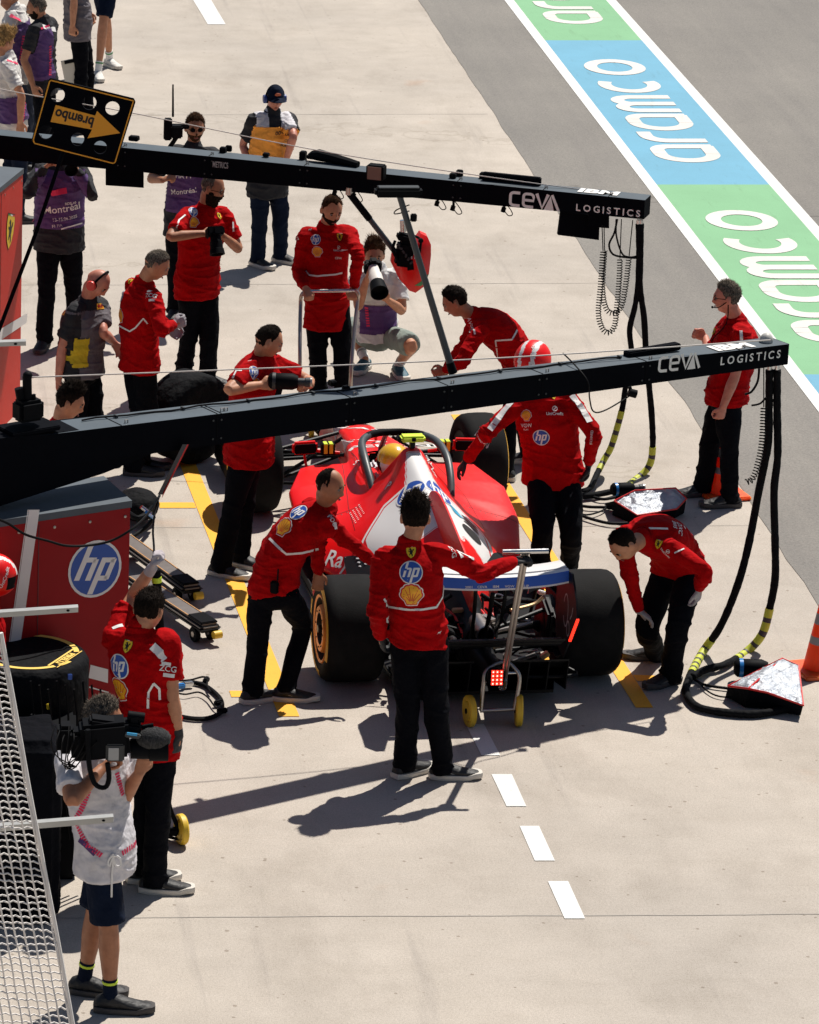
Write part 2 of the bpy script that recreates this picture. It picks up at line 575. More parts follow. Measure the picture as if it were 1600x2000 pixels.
def art(kind):
    """list of layers: (verts2d, faces, material, level)"""
    o = []
    if kind == 'hp':
        for rr, mt, lv in ((.5, WHITE, 0), (.455, BLUE, 1)):
            vs = [(0, 0)]
            fs = []
            for ring in range(1, 4):
                vs += circ(rr * ring / 3)
            n = 28
            for i in range(n):
                fs.append((0, 1 + i, 1 + (i + 1) % n))
            for g in range(2):
                for i in range(n):
                    a, b = 1 + g * n + i, 1 + g * n + (i + 1) % n
                    fs.append((a, a + n, b + n, b))
            o.append((vs, fs, mt, lv))
        bars = [(-.26, -.16, -.20, .44), (-.16, .0, .115, .20), (-.05, .05, -.20, .17), (.10, .20, -.44, .20), (.20, .35, .115, .20), (.29, .385, -.18, .18), (.20, .35, -.20, -.115)]
        for x0, x1, y0, y1 in bars:
            n = 5
            vs, fs = [], []
            for i in range(n + 1):
                y = y0 + (y1 - y0) * i / n
                for x in (x0, x1):
                    vs.append((x + .30 * y - .05, y))
            for i in range(n):
                fs.append((2 * i, 2 * i + 1, 2 * i + 3, 2 * i + 2))
            o.append((vs, fs, WHITE, 2))
    elif kind == 'shield':
        sh = [(-.36, .5), (.36, .5), (.40, .25), (.36, -.05), (.22, -.33), (0, -.52), (-.22, -.33), (-.36, -.05), (-.40, .25)]
        o.append((*tess([[(x * 1.08, y * 1.06) for x, y in sh]], .3), LOGOB, 0))
        o.append((*tess([sh], .3), YEL, 1))
        horse = [(-.16, .28), (-.08, .36), (.0, .33), (.04, .22), (.14, .10), (.22, .16), (.25, .28), (.17, .30), (.12, .20), (.15, .02), (.1, -.08), (.16, -.26), (.08, -.36), (.05, -.24), (-.02, -.14), (-.12, -.28), (-.17, -.24), (-.1, -.1), (-.1, .02), (-.24, .08), (-.22, .14), (-.08, .12), (-.1, .22), (-.2, .22)]
        o.append((*tess([horse], .3), LOGOB, 2))
        for i, mt in enumerate((GREENP, WHITE, LRED)):
            x0 = -.36 + .24 * i
            o.append(([(x0, .455), (x0 + .24, .455), (x0 + .24, .5), (x0, .5)], [(0, 1, 2, 3)], mt, 2))
    elif kind == 'shell':
        def scal(k):
            pts = []
            n = 7
            for i in range(n):
                a0 = 200 - (220 / n) * i
                for j in range(4):
                    a = R(a0 - (220 / n) * j / 4)
                    r = .46 + .035 * math.sin(PI * j / 4)
                    pts.append((r * math.cos(a) * k, (.02 + r * math.sin(a)) * k))
            pts += [(.30 * k, -.25 * k), (.22 * k, -.44 * k), (-.22 * k, -.44 * k), (-.30 * k, -.25 * k)]
            return pts
        o.append((*tess([scal(1.17)], .25), WHITE, 0))
        o.append((*tess([scal(1.08)], .25), LRED, 1))
        o.append((*tess([scal(.95)], .25), M('shell_fill', (.90, .42, .01), .5), 2))
        for i in range(6):
            a = R(170 - 160 * i / 5)
            p0 = (.07 * math.cos(a), -.30 + .05 * math.sin(a))
            p1 = (.38 * math.cos(a), .0 + .40 * math.sin(a))
            q = stroke([p0, ((p0[0] + p1[0]) / 2, (p0[1] + p1[1]) / 2), p1], .028)
            for qq in q:
                o.append((qq, [(0, 1, 2, 3)], LRED, 3))
    elif kind == 'creditlogo':
        for a in range(0, 1):
            q = stroke(arc(0, .22, .2, .2, 0, 360, 20), .05)
            for qq in q:
                o.append((qq, [(0, 1, 2, 3)], WHITE, 0))
        for qq in stroke([(-.12, .1), (.14, .36)], .09):
            o.append((qq, [(0, 1, 2, 3)], WHITE, 1))
        vs, fs = text2d('UniCredit', .02)
        o.append(([(x * .26, y * .26 - .2) for x, y in vs], fs, WHITE, 1))
    elif kind == 'cat':      # small leaping mark
        pl = [(-.5, .1), (-.2, .25), (.1, .2), (.4, .5), (.5, .42), (.25, .1), (.2, -.3), (.1, -.1), (-.1, .02), (-.3, -.1), (-.5, -.4), (-.4, -.05)]
        o.append((*tess([pl], .4), WHITE, 0))
    elif kind.startswith('T:'):
        vs, fs = text2d(kind[2:], .012)
        o.append((vs, fs, WHITE, 0))
    elif kind.startswith('K:'):
        vs, fs = text2d(kind[2:], .012)
        o.append((vs, fs, LOGOB, 2))
    elif kind == 'bar':
        o.append(([(-.5 + i * .2, s_) for i in range(6) for s_ in (-.5, .5)], [(2 * i, 2 * i + 2, 2 * i + 3, 2 * i + 1) for i in range(5)], WHITE, 0))
    return o

CAM_R = Vector((1, 0, 0))
CAM_U = Vector((0, SP, CP))
def bvh_of(vs, fs):
    return BVHTree.FromPolygons([Vector(v) for v in vs], fs)
def hit(tree, u, v):
    d = ray(u, v).normalized()
    loc, n, i, dist = tree.ray_cast(CAMP, d)
    if loc is None:
        return None
    if n.dot(d) > 0:
        n = -n
    return loc, n
def decal(mb, tree, kind, u, v, size, rot=0.0, wide=1.0, off=.003, flat=False, layers=None, depth=.12):
    hs = [h for h in (hit(tree, u + a, v + b) for a, b in ((0, 0), (5, 0), (-5, 0), (0, 5), (0, -5), (3, 3), (-3, -3))) if h]
    if not hs:
        return
    h0 = hit(tree, u, v) or hs[0]
    p0 = h0[0]
    n = Vector((0, 0, 0))
    for h in hs:
        n += h[1]
    n.normalize()
    up = CAM_U * math.cos(R(rot)) + CAM_R * math.sin(R(rot))
    up = (up - n * up.dot(n)).normalized()
    rt = up.cross(n).normalized()
    decal_at(mb, tree, kind, p0, rt, up, n, size, wide, off, depth, layers)
def decal_at(mb, tree, kind, p0, rt, up, n, size, wide=1.0, off=.003, depth=.12, layers=None):
    for vs, fs, mt, lv in (layers or art(kind)):
        out = []
        for x, y in vs:
            q = p0 + rt * (x * size * wide) + up * (y * size)
            if tree is not None:
                r = tree.ray_cast(q + n * depth, -n, depth * 2)
                if r[0] is not None:
                    q = r[0]
            out.append(q + n * (off + .0011 * lv))
        mb.add(out, fs, mt)
def px_line(mb, tree, pts, w, mat, off=.004):
    """a piping ribbon running over the surface along photo pixels"""
    hp = []
    for i in range(len(pts) - 1):
        (a, b), (c, d) = pts[i], pts[i + 1]
        n = max(2, int(math.hypot(c - a, d - b) / 5))
        for k in range(n):
            hp.append((a + (c - a) * k / n, b + (d - b) * k / n))
    hp.append(pts[-1])
    hs = [hit(tree, *q) for q in hp]
    hs = [h for h in hs if h]
    for i in range(len(hs) - 1):
        p, q = hs[i][0], hs[i + 1][0]
        if (p - q).length > .12:
            continue
        n = (hs[i][1] + hs[i + 1][1]).normalized()
        t = (q - p).normalized()
        s_ = t.cross(n).normalized() * (w / 2)
        e = n * off
        x = t * .002
        mb.add([p + s_ + e - x, p - s_ + e - x, q - s_ + e + x, q + s_ + e + x], [(0, 1, 2, 3)], mat)

# ------------------------------------------------------------------ the setting
def sheet(name, pts, z, mat, kind='structure', parent=None):
    me = bpy.data.meshes.new(name)
    tri = geometry.tessellate_polygon([[Vector((a, b, 0)) for a, b in pts]])
    me.from_pydata([(a, b, z) for a, b in pts], [], [tuple(t) for t in tri])
    me.materials.append(mat)
    bm = bmesh.new()
    bm.from_mesh(me)
    bmesh.ops.recalc_face_normals(bm, faces=bm.faces)
    for f in bm.faces:
        if f.normal.z < 0:
            f.normal_flip()
    bm.to_mesh(me)
    bm.free()
    o = bpy.data.objects.new(name, me)
    COL.objects.link(o)
    if kind:
        o['kind'] = kind
    return o
CONC = M('apron_concrete', (.478, .430, .382), .9, kind='concrete', spec=.2)
ASPH = M('lane_asphalt', (.235, .222, .205), .92, kind='asphalt', spec=.2)
RW = M('road_white', (.70, .69, .67), .7, kind='road_paint')
RG = M('road_green', (.185, .42, .215), .7, kind='road_paint')
RB = M('road_blue', (.12, .35, .50), .7, kind='road_paint')
RY = M('road_yellow', (.88, .42, .02), .7, kind='road_paint')
sheet('ground', [(-300, -200), (400, -200), (400, 600), (-300, 600)], 0, CONC)
seam = []
for i in range(260):
    y = 10 + i * .25
    seam.append((6.745 + .022 * noise.noise((y * 1.3, 0, 0)) + .015 * noise.noise((y * 7, 3, 0)), y))
sheet('pit_lane', [(6.75, -200)] + seam + [(6.75, 600), (60, 600), (60, -200)], .004, ASPH)
sheet('lane_line', [(7.785, -50), (7.90, -50), (7.90, 300), (7.785, 300)], .008, RW)
sheet('lane_line', [(9.02, -50), (9.14, -50), (9.14, 300), (9.02, 300)], .008, RW)
bounds = [-2.3, 4.75, 11.8, 18.8, 25.8, 32.736, 39.40, 46.38, 53.3, 60.2]
for i in range(len(bounds) - 1):
    sheet('painted_strip', [(7.90, bounds[i]), (9.02, bounds[i]), (9.02, bounds[i + 1]), (7.90, bounds[i + 1])], .008, RB if i % 2 == 0 else RG)
# the lettering of the strip: word runs along the lane, letter tops to the left
def lane_word(ytop, ybot):
    mb = MB()
    W = .105
    # unit space: advance a in [0,6.15], height b in [0,1]; strokes as constant width ribbons
    S = []
    def oval(a0, w=1.0):
        return arc(a0 + w / 2, .5, w / 2 - .09, .5 - .085, 0, 360, 30)
    def aa(a0):
        return [arc(a0 + .42, .5, .34, .415, 90, 270, 18) + [(a0 + .76, .085)], [(a0 + .42, .915), (a0 + .84, .915), (a0 + .84, .0)] and [(a0 + .42, .915), (a0 + .62, .915)] + arc(a0 + .62, .70, .2, .215, 90, 0, 8) + [(a0 + .82, .0)], [(a0 + .42, .085), (a0 + .84, .085)]]
    S += aa(0)
    S += [[(1.13, .0), (1.13, .55)] + arc(1.42, .6, .29, .315, 180, 92, 8) + [(1.62, .915)]]
    S += aa(1.72)
    S += [[(2.83, .0), (2.83, .60)] + arc(3.03, .66, .2, .255, 180, 0, 10) + [(3.23, .0)], [(3.23, .60)] + arc(3.43, .66, .2, .255, 180, 0, 10) + [(3.63, .0)]]
    S += [arc(4.38, .5, .40, .415, 62, 298, 24)]
    S += [oval(4.98, .98)]
    k = (ytop - ybot) / 6.0
    for s_ in S:
        # widen: stroke in real metres so the ribbon is even
        pts = [(ybot + a * k, 8.77 - b * .645) for a, b in s_]
        L_, R_ = [], []
        for i, (y, x) in enumerate(pts):
            p0, p1 = pts[max(i - 1, 0)], pts[min(i + 1, len(pts) - 1)]
            if (s_[0] == s_[-1] or abs(pts[0][0] - pts[-1][0]) + abs(pts[0][1] - pts[-1][1]) < 1e-4) and i in (0, len(pts) - 1):
                p0, p1 = pts[-2], pts[1]
            dy, dx = p1[0] - p0[0], p1[1] - p0[1]
            d = math.hypot(dx, dy) or 1
            ny, nx = -dx / d, dy / d
            L_.append((x + nx * .073, y + ny * .086))
            R_.append((x - nx * .073, y - ny * .086))
        zz = 0.0115 + .0005 * (S.index(s_) % 4)
        vs = [(a, b, zz) for q in zip(L_, R_) for a, b in (q[0], q[1])]
        mb.add(vs, [(2 * i, 2 * i + 1, 2 * i + 3, 2 * i + 2) for i in range(len(pts) - 1)], RLET)
    o = mb.build('painted_word', smooth=False, merge=False)
    o['kind'] = 'structure'
    for p in o.data.polygons:
        if p.normal.z < 0:
            p.flip()
RLET = M('road_letter', (.66, .63, .60), .75, kind='road_paint')
for i in range(3, 8):
    lane_word(bounds[i + 1] - 1.04, bounds[i] + .95)
# white dashes
def dash(q):
    sheet('dash_marking', q, .004, RW)
dash([(3.93, 24.71), (4.05, 24.71), (4.075, 24.163), (3.955, 24.163)])
dash([(3.972, 23.842), (4.101, 23.842), (4.111, 23.315), (3.988, 23.315)])
dash([(4.021, 23.002), (4.14, 23.002), (4.151, 22.466), (4.03, 22.466)])
dash([(4.059, 22.16), (4.18, 22.16), (4.19, 21.621), (4.07, 21.621)])
dash([(3.962, 49.9), (4.186, 49.9), (4.279, 47.32), (4.067, 47.32)])
# yellow box lines with their cross ticks
sheet('box_line', [(2.42, 31.5), (2.545, 31.5), (2.86, 24.848), (2.726, 24.848)], .004, RY)
sheet('box_line', [(2.25, 29.322), (2.515, 29.322), (2.522, 29.186), (2.244, 29.186)], .004, RY)
sheet('box_line', [(2.44, 25.317), (2.70, 25.317), (2.705, 25.203), (2.444, 25.203)], .004, RY)
sheet('box_line', [(4.78, 31.6), (4.90, 31.6), (5.21, 25.006), (5.095, 25.006)], .004, RY)
sheet('box_line', [(5.186, 25.62), (5.36, 25.60), (5.36, 25.50), (5.192, 25.50)], .004, RY)
sheet('box_line', [(4.58, 26.0), (5.04, 26.0), (5.046, 25.86), (4.58, 25.86)], .004, RY)

# expansion joints cut across the apron
JM = M('joint_dark', (.36, .33, .295), .9)
for y_, w_ in ((21.62, .012), (28.7, .008), (35.6, .010), (42.5, .010)):
    top, bot = [], []
    for i in range(90):
        x = -6 + i * .1425
        yy_ = y_ + .012 * x + .010 * noise.noise((x * 2.1, y_, 0)) + .004 * noise.noise((x * 11, y_, 5))
        w2 = w_ * (.6 + .8 * abs(noise.noise((x * 1.7, y_, 2))))
        top.append((x, yy_ + w2 / 2))
        bot.append((x, yy_ - w2 / 2))
    sheet('joint_line', top + bot[::-1], .0025, JM)

# ------------------------------------------------------------------ people
SKIN = M('skin_light', (.50, .235, .13), .55, kind='skin')
SKIN_T = M('skin_tanned', (.38, .165, .085), .55, kind='skin')
SKIN_P = M('skin_pink', (.55, .22, .15), .5, kind='skin')
H_DARK = M('hair_dark', (.014, .009, .0065), .8, kind='hair', spec=.1)
H_BROWN = M('hair_brown', (.055, .026, .012), .8, kind='hair', spec=.1)
H_GREY = M('hair_grey', (.15, .13, .11), .8, kind='hair', spec=.1)
H_BLOND = M('hair_blond', (.45, .29, .12), .7, kind='hair', spec=.1)
EYEW = M('eye_white', (.22, .19, .17), .4)
EYED = M('eye_dark', (.012, .008, .006), .2)
LIP = M('lip', (.30, .09, .07), .5)
GREYG = M('grey_glove', (.34, .32, .34), .8, kind='cloth')
BLKG = M('black_glove', (.010, .012, .016), .7, kind='cloth')
SOLE = M('shoe_sole', (.62, .58, .52), .7)
SHOE = M('shoe_black', (.012, .012, .014), .6, kind='cloth')
SOLE_D = M('shoe_sole_dark', (.05, .045, .045), .7)

def yawv(a):
    return Vector((math.sin(R(a)), math.cos(R(a)), 0))
def ring_e(c, a, b, ra, rb, n):
    return [c + a * (math.cos(2 * PI * k / n) * ra) + b * (math.sin(2 * PI * k / n) * rb) for k in range(n)]
def limb(mb, pts, rs, side=None, n=14, k=4, caps=True, flat0=False, flat1=False):
    """tapered organic tube; radii may be (along side, across)"""
    pts = [Vector(p) for p in pts]
    rs = [r if isinstance(r, tuple) else (r, r) for r in rs]
    if k > 1:
        pts, rs = crom(pts, rs, k)
    rings = []
    ref = side
    m = len(pts)
    T = []
    for i in range(m):
        t = pts[min(i + 1, m - 1)] - pts[max(i - 1, 0)]
        T.append(t.normalized() if t.length > 1e-9 else Vector((0, 0, 1)))
    for i in range(m):
        t = T[i]
        s_ = side[i] if isinstance(side, list) else (side if side is not None else (ref if ref is not None else t.orthogonal()))
        a = (s_ - t * s_.dot(t))
        if a.length < 1e-5:
            a = t.orthogonal()
        a.normalize()
        b = t.cross(a).normalized()
        if side is None:
            ref = a
        ra, rb = rs[i]
        if i == 0 and caps and not flat0:
            for th in (80, 55, 28):
                c_, s2 = math.cos(R(th)), math.sin(R(th))
                rings.append(ring_e(pts[0] - t * (min(ra, rb) * s2 * .8), a, b, ra * c_, rb * c_, n))
        rings.append(ring_e(pts[i], a, b, ra, rb, n))
        if i == m - 1 and caps and not flat1:
            for th in (28, 55, 80):
                c_, s2 = math.cos(R(th)), math.sin(R(th))
                rings.append(ring_e(pts[-1] + t * (min(ra, rb) * s2 * .8), a, b, ra * c_, rb * c_, n))
    mb.loft(rings, SKIN)

def remesh(mb, voxel, smooth=4, fac=.5):
    me = bpy.data.meshes.new('tmp')
    me.from_pydata(mb.v, [], mb.f)
    bm = bmesh.new()
    bm.from_mesh(me)
    bmesh.ops.recalc_face_normals(bm, faces=bm.faces)
    bm.to_mesh(me)
    bm.free()
    o = bpy.data.objects.new('tmp', me)
    COL.objects.link(o)
    m = o.modifiers.new('r', 'REMESH')
    m.mode = 'VOXEL'
    m.voxel_size = voxel
    if smooth:
        s_ = o.modifiers.new('s', 'SMOOTH')
        s_.iterations = smooth
        s_.factor = fac
    dg = bpy.context.evaluated_depsgraph_get()
    r = bpy.data.meshes.new_from_object(o.evaluated_get(dg))
    n = len(r.vertices)
    vs = np.empty(n * 3, dtype=np.float32)
    ns = np.empty(n * 3, dtype=np.float32)
    r.vertices.foreach_get('co', vs)
    r.vertices.foreach_get('normal', ns)
    fs = [tuple(p.vertices) for p in r.polygons]
    bpy.data.objects.remove(o)
    bpy.data.meshes.remove(me)
    bpy.data.meshes.remove(r)
    return vs.reshape(-1, 3), fs, ns.reshape(-1, 3)

def wrinkle(vs, ns, amp, freq, focus=(), stretch=(1, 1, 1.9), seed=0):
    out = vs.copy()
    for i in range(len(vs)):
        p = vs[i]
        q = Vector((p[0] * freq * stretch[0] + seed, p[1] * freq * stretch[1], p[2] * freq * stretch[2]))
        w = noise.noise((q.x * .4, q.y * .4, q.z * .4 + 9)) * .9
        q = Vector((q.x * .75 + w, q.y * .75 + w * .6, q.z * 1.25 + w * 1.6 + q.x * .45))
        r1 = max(0.0, 1 - abs(noise.noise(q)) * 4.2)
        q2_ = Vector((q.x * 1.1 - q.z * .5, q.y * 1.1, q.z * .9 + 7))
        r2 = max(0.0, 1 - abs(noise.noise(q2_)) * 5.0)
        d = r1 * r1 * 1.0 + r2 * r2 * .6 + noise.noise(q * .6) * .9 - .25
        k = .55
        for f, rad, g in focus:
            dd = (p[0] - f[0]) ** 2 + (p[1] - f[1]) ** 2 + (p[2] - f[2]) ** 2
            k += g * math.exp(-dd / (rad * rad))
        out[i] = p + ns[i] * (amp * d * k)
    return out

def head_r(dx, dy, dz):
    """surface point of a head for a unit direction, metres, face along +y"""
    x, y, z = dx * .076, dy * .094, dz * .118
    if dz < 0:
        k = -dz
        x *= 1 - .30 * k * k - .06 * k
        if dy < 0:
            y *= 1 - .45 * k
        else:
            y *= 1 - .05 * k
    if dz > 0:
        x *= 1 + .06 * dz
        if dy < 0:
            y *= 1.06
    if dy > 0:
        def g(x0, z0, sx, sz):
            return math.exp(-((x - x0) / sx) ** 2 - ((z - z0) / sz) ** 2)
        y += .012 * g(0, .008, .010, .022) + .024 * g(0, -.026, .0135, .015)
        y -= .012 * (g(.030, .010, .017, .012) + g(-.030, .010, .017, .012))
        y += .006 * g(0, .034, .05, .010)
        y += .007 * g(0, -.060, .022, .009) - .004 * g(0, -.050, .02, .004)
        y += .012 * g(0, -.096, .022, .016)
        y += .005 * (g(.045, -.028, .016, .02) + g(-.045, -.028, .016, .02))
    return x, y, z
def head_grid(fn, nu=44, nv=34):
    vs, fs = [], []
    for i in range(nv + 1):
        th = PI * i / nv
        for k in range(nu):
            ph = 2 * PI * k / nu
            d = (math.sin(th) * math.cos(ph), math.sin(th) * math.sin(ph), math.cos(th))
            vs.append(fn(*d))
    for i in range(nv):
        for k in range(nu):
            j = (k + 1) % nu
            fs.append((i * nu + k, (i + 1) * nu + k, (i + 1) * nu + j, i * nu + j))
    return vs, fs
def sstep(a, b, x):
    t = min(1, max(0, (x - a) / (b - a)))
    return t * t * (3 - 2 * t)
def hair_fn(style, thick, seed):
    def fn(dx, dy, dz):
        x, y, z = head_r(dx, dy, dz)
        yy = y / .094
        line = -.052 + (.074 + .052) * sstep(-.50, .70, yy)
        if abs(x) > .045 and -.30 < yy < .16:
            line = max(line, .016) if yy < .0 else min(line, -.012)
        s_ = z - line + .010 * noise.noise((x * 55 + seed, y * 55, z * 55))
        if style == 'receding':
            rec = math.exp(-((abs(x) - .034) / .016) ** 2) * sstep(.1, .7, yy) * .05
            s_ -= rec + .006
        if style in ('balding', 'bald'):
            top = math.exp(-(x / .058) ** 2) * sstep(-.35, .25, yy) * sstep(.02, .06, z)
            s_ -= .25 * top
        if style == 'bald':
            s_ = -1
        t = thick * sstep(.0, .026, s_) * (.30 + .70 * sstep(-.02, .075, z))
        if style in ('quiff', 'curly'):
            t *= 1 + .9 * sstep(.3, 1, dz)
        nz = noise.noise((x * 60 + seed, y * 60, z * 60)) * .5 + noise.noise((x * 150, y * 150 + seed, z * 150)) * .4
        if style == 'curly':
            nz = noise.noise((x * 38 + seed, y * 38, z * 38)) * 1.2 + nz * .6
        t = t * (1 + .75 * nz) + .0022 * noise.noise((x * 210, y * 210, z * 90 + seed)) - (.005 if s_ < .022 else .0) * (1 - sstep(.0, .022, s_)) - .0015
        L = math.sqrt(x * x + y * y + z * z) or 1
        return (x * (1 + t / L), y * (1 + t / L), z * (1 + t / L))
    return fn
def beard_fn(thick, seed):
    def fn(dx, dy, dz):
        x, y, z = head_r(dx, dy, dz)
        m = sstep(-.030, -.050, z) * sstep(-.25, .05, y / .094)
        if abs(x) > .045:
            m = max(m, sstep(-.005, -.02, z) * sstep(-.05, .1, y / .094) * sstep(.5, .25, y / .094))
        if abs(x) < .020 and -.067 < z < -.054:
            m *= .15
        if thick > .012:
            m *= 1 + .8 * sstep(-.07, -.1, z)
        nz = noise.noise((x * 120 + seed, y * 120, z * 120))
        t = thick * m * (1 + .4 * nz) - .0022
        L = math.sqrt(x * x + y * y + z * z) or 1
        return (x * (1 + t / L), y * (1 + t / L), z * (1 + t / L))
    return fn

def hand(mb, w, d, palm_n, curl, thumb_side, sc=1.0, fat=1.0):
    """palm and five separate fingers: w wrist, d direction, palm_n normal of the palm side, curl 0..1"""
    d = d.normalized()
    palm_n = (palm_n - d * palm_n.dot(d)).normalized()
    s_ = d.cross(palm_n).normalized() * thumb_side          # towards the thumb
    L = .088 * sc
    limb(mb, [w - d * .01, w + d * .035 * sc, w + d * L], [(.027 * sc * fat, .020 * sc * fat), (.038 * sc * fat, .016 * sc * fat), (.041 * sc * fat, .0135 * sc * fat)], side=s_, n=12, k=3)
    for i, ln in enumerate((.072, .082, .076, .060)):
        off = (1.5 - i) * .0205 * sc * fat
        b0 = w + d * (L - .006) + s_ * off
        seg = [ln * .45, ln * .32, ln * .23]
        a = curl * (55 if i < 3 else 60) + 8
        dirn = d.copy()
        pts = [b0 - d * .02, b0]
        ax = d.cross(palm_n).normalized()
        ang = 0
        for q in range(3):
            ang += R(a * (1.0 if q == 0 else 1.25))
            dirn = (d * math.cos(ang) + palm_n * math.sin(ang) + s_ * (.05 * (1.5 - i) * (1 - curl)))
            pts.append(pts[-1] + dirn.normalized() * seg[q] * sc)
        r0 = .0096 * sc * fat
        limb(mb, pts, [r0 * 1.05, r0 * 1.05, r0, r0 * .95, r0 * .82], n=8, k=2)
    t0 = w + d * .022 * sc + s_ * .020 * sc
    t1 = t0 + (d * .6 + s_ * .75 + palm_n * .35).normalized() * .040 * sc
    t2 = t1 + (d * .85 + s_ * (.35 - .5 * curl) + palm_n * (.2 + .7 * curl)).normalized() * .032 * sc
    t3 = t2 + (d * .8 + s_ * (.1 - .7 * curl) + palm_n * (.15 + .7 * curl)).normalized() * .026 * sc
    limb(mb, [t0, t1, t2, t3], [.0145 * sc * fat, .0125 * sc * fat, .0112 * sc * fat, .0092 * sc * fat], n=8, k=2)

def shoe(mbu, mbs, g, yaw, sc=1.0, z0=0.0, dirv=None):
    """g = ankle position projected on the ground"""
    f = yawv(yaw) if dirv is None else dirv.normalized()
    s_ = Vector((f.y, -f.x, 0)) if dirv is None else f.cross(Vector((0, 0, 1))).normalized()
    up = s_.cross(f).normalized()
    secs = [(-.085, .026, .055), (-.068, .038, .082), (-.03, .042, .100), (.01, .043, .104), (.05, .046, .092), (.09, .050, .074), (.135, .053, .060), (.18, .048, .050), (.212, .036, .042), (.228, .018, .032)]
    rings, rs2 = [], []
    b = Vector((g.x, g.y, z0))
    for q, w, h in secs:
        q, w, h = q * sc, w * sc, h * sc
        bend = 0.004 if q > 0 else -.002
        r_ = []
        n = 12
        for k in range(n):
            a = 2 * PI * k / n
            r_.append(b + f * q + s_ * (math.cos(a) * w + bend) + up * (.022 * sc + (h - .022 * sc) * .5 + math.sin(a) * (h - .012 * sc) * .5 * (1 if math.sin(a) > 0 else 1.0)))
        rings.append(r_)
        w2 = w + .006
        rise = .012 if q > .17 * sc else (.006 if q < -.06 * sc else 0)
        rs2.append([b + f * q * 1.03 + s_ * (x * w2 + bend) + up * (z + rise) for x, z in ((-1, .014), (-.90, .0), (.90, .0), (1, .014), (1.02, .028), (.96, .035), (-.96, .035), (-1.02, .028))])
    mbu.loft(rings, SHOE)
    mbs.loft(rs2, SOLE)

def ik(a, b, l1, l2, hint=None, prefer=None):
    d = b - a
    L = d.length
    if L < 1e-4:
        d, L = Vector((0, 0, -1)), 1e-4
    dn = d / L
    if L >= l1 + l2 - 1e-4:
        return a + d * (l1 / (l1 + l2))
    x = (L * L + l1 * l1 - l2 * l2) / (2 * L)
    h = math.sqrt(max(l1 * l1 - x * x, 0))
    e1 = dn.orthogonal().normalized()
    e2 = dn.cross(e1)
    best, bc = None, 1e18
    for i in range(72):
        th = 2 * PI * i / 72
        p = a + dn * x + (e1 * math.cos(th) + e2 * math.sin(th)) * h
        c = 0
        if hint is not None:
            u, v = px(p)
            c += math.hypot(u - hint[0], v - hint[1])
        if prefer is not None:
            c -= (p - a).dot(prefer) * (60 if hint is not None else 200)
        if c < bc:
            best, bc = p, c
    return best

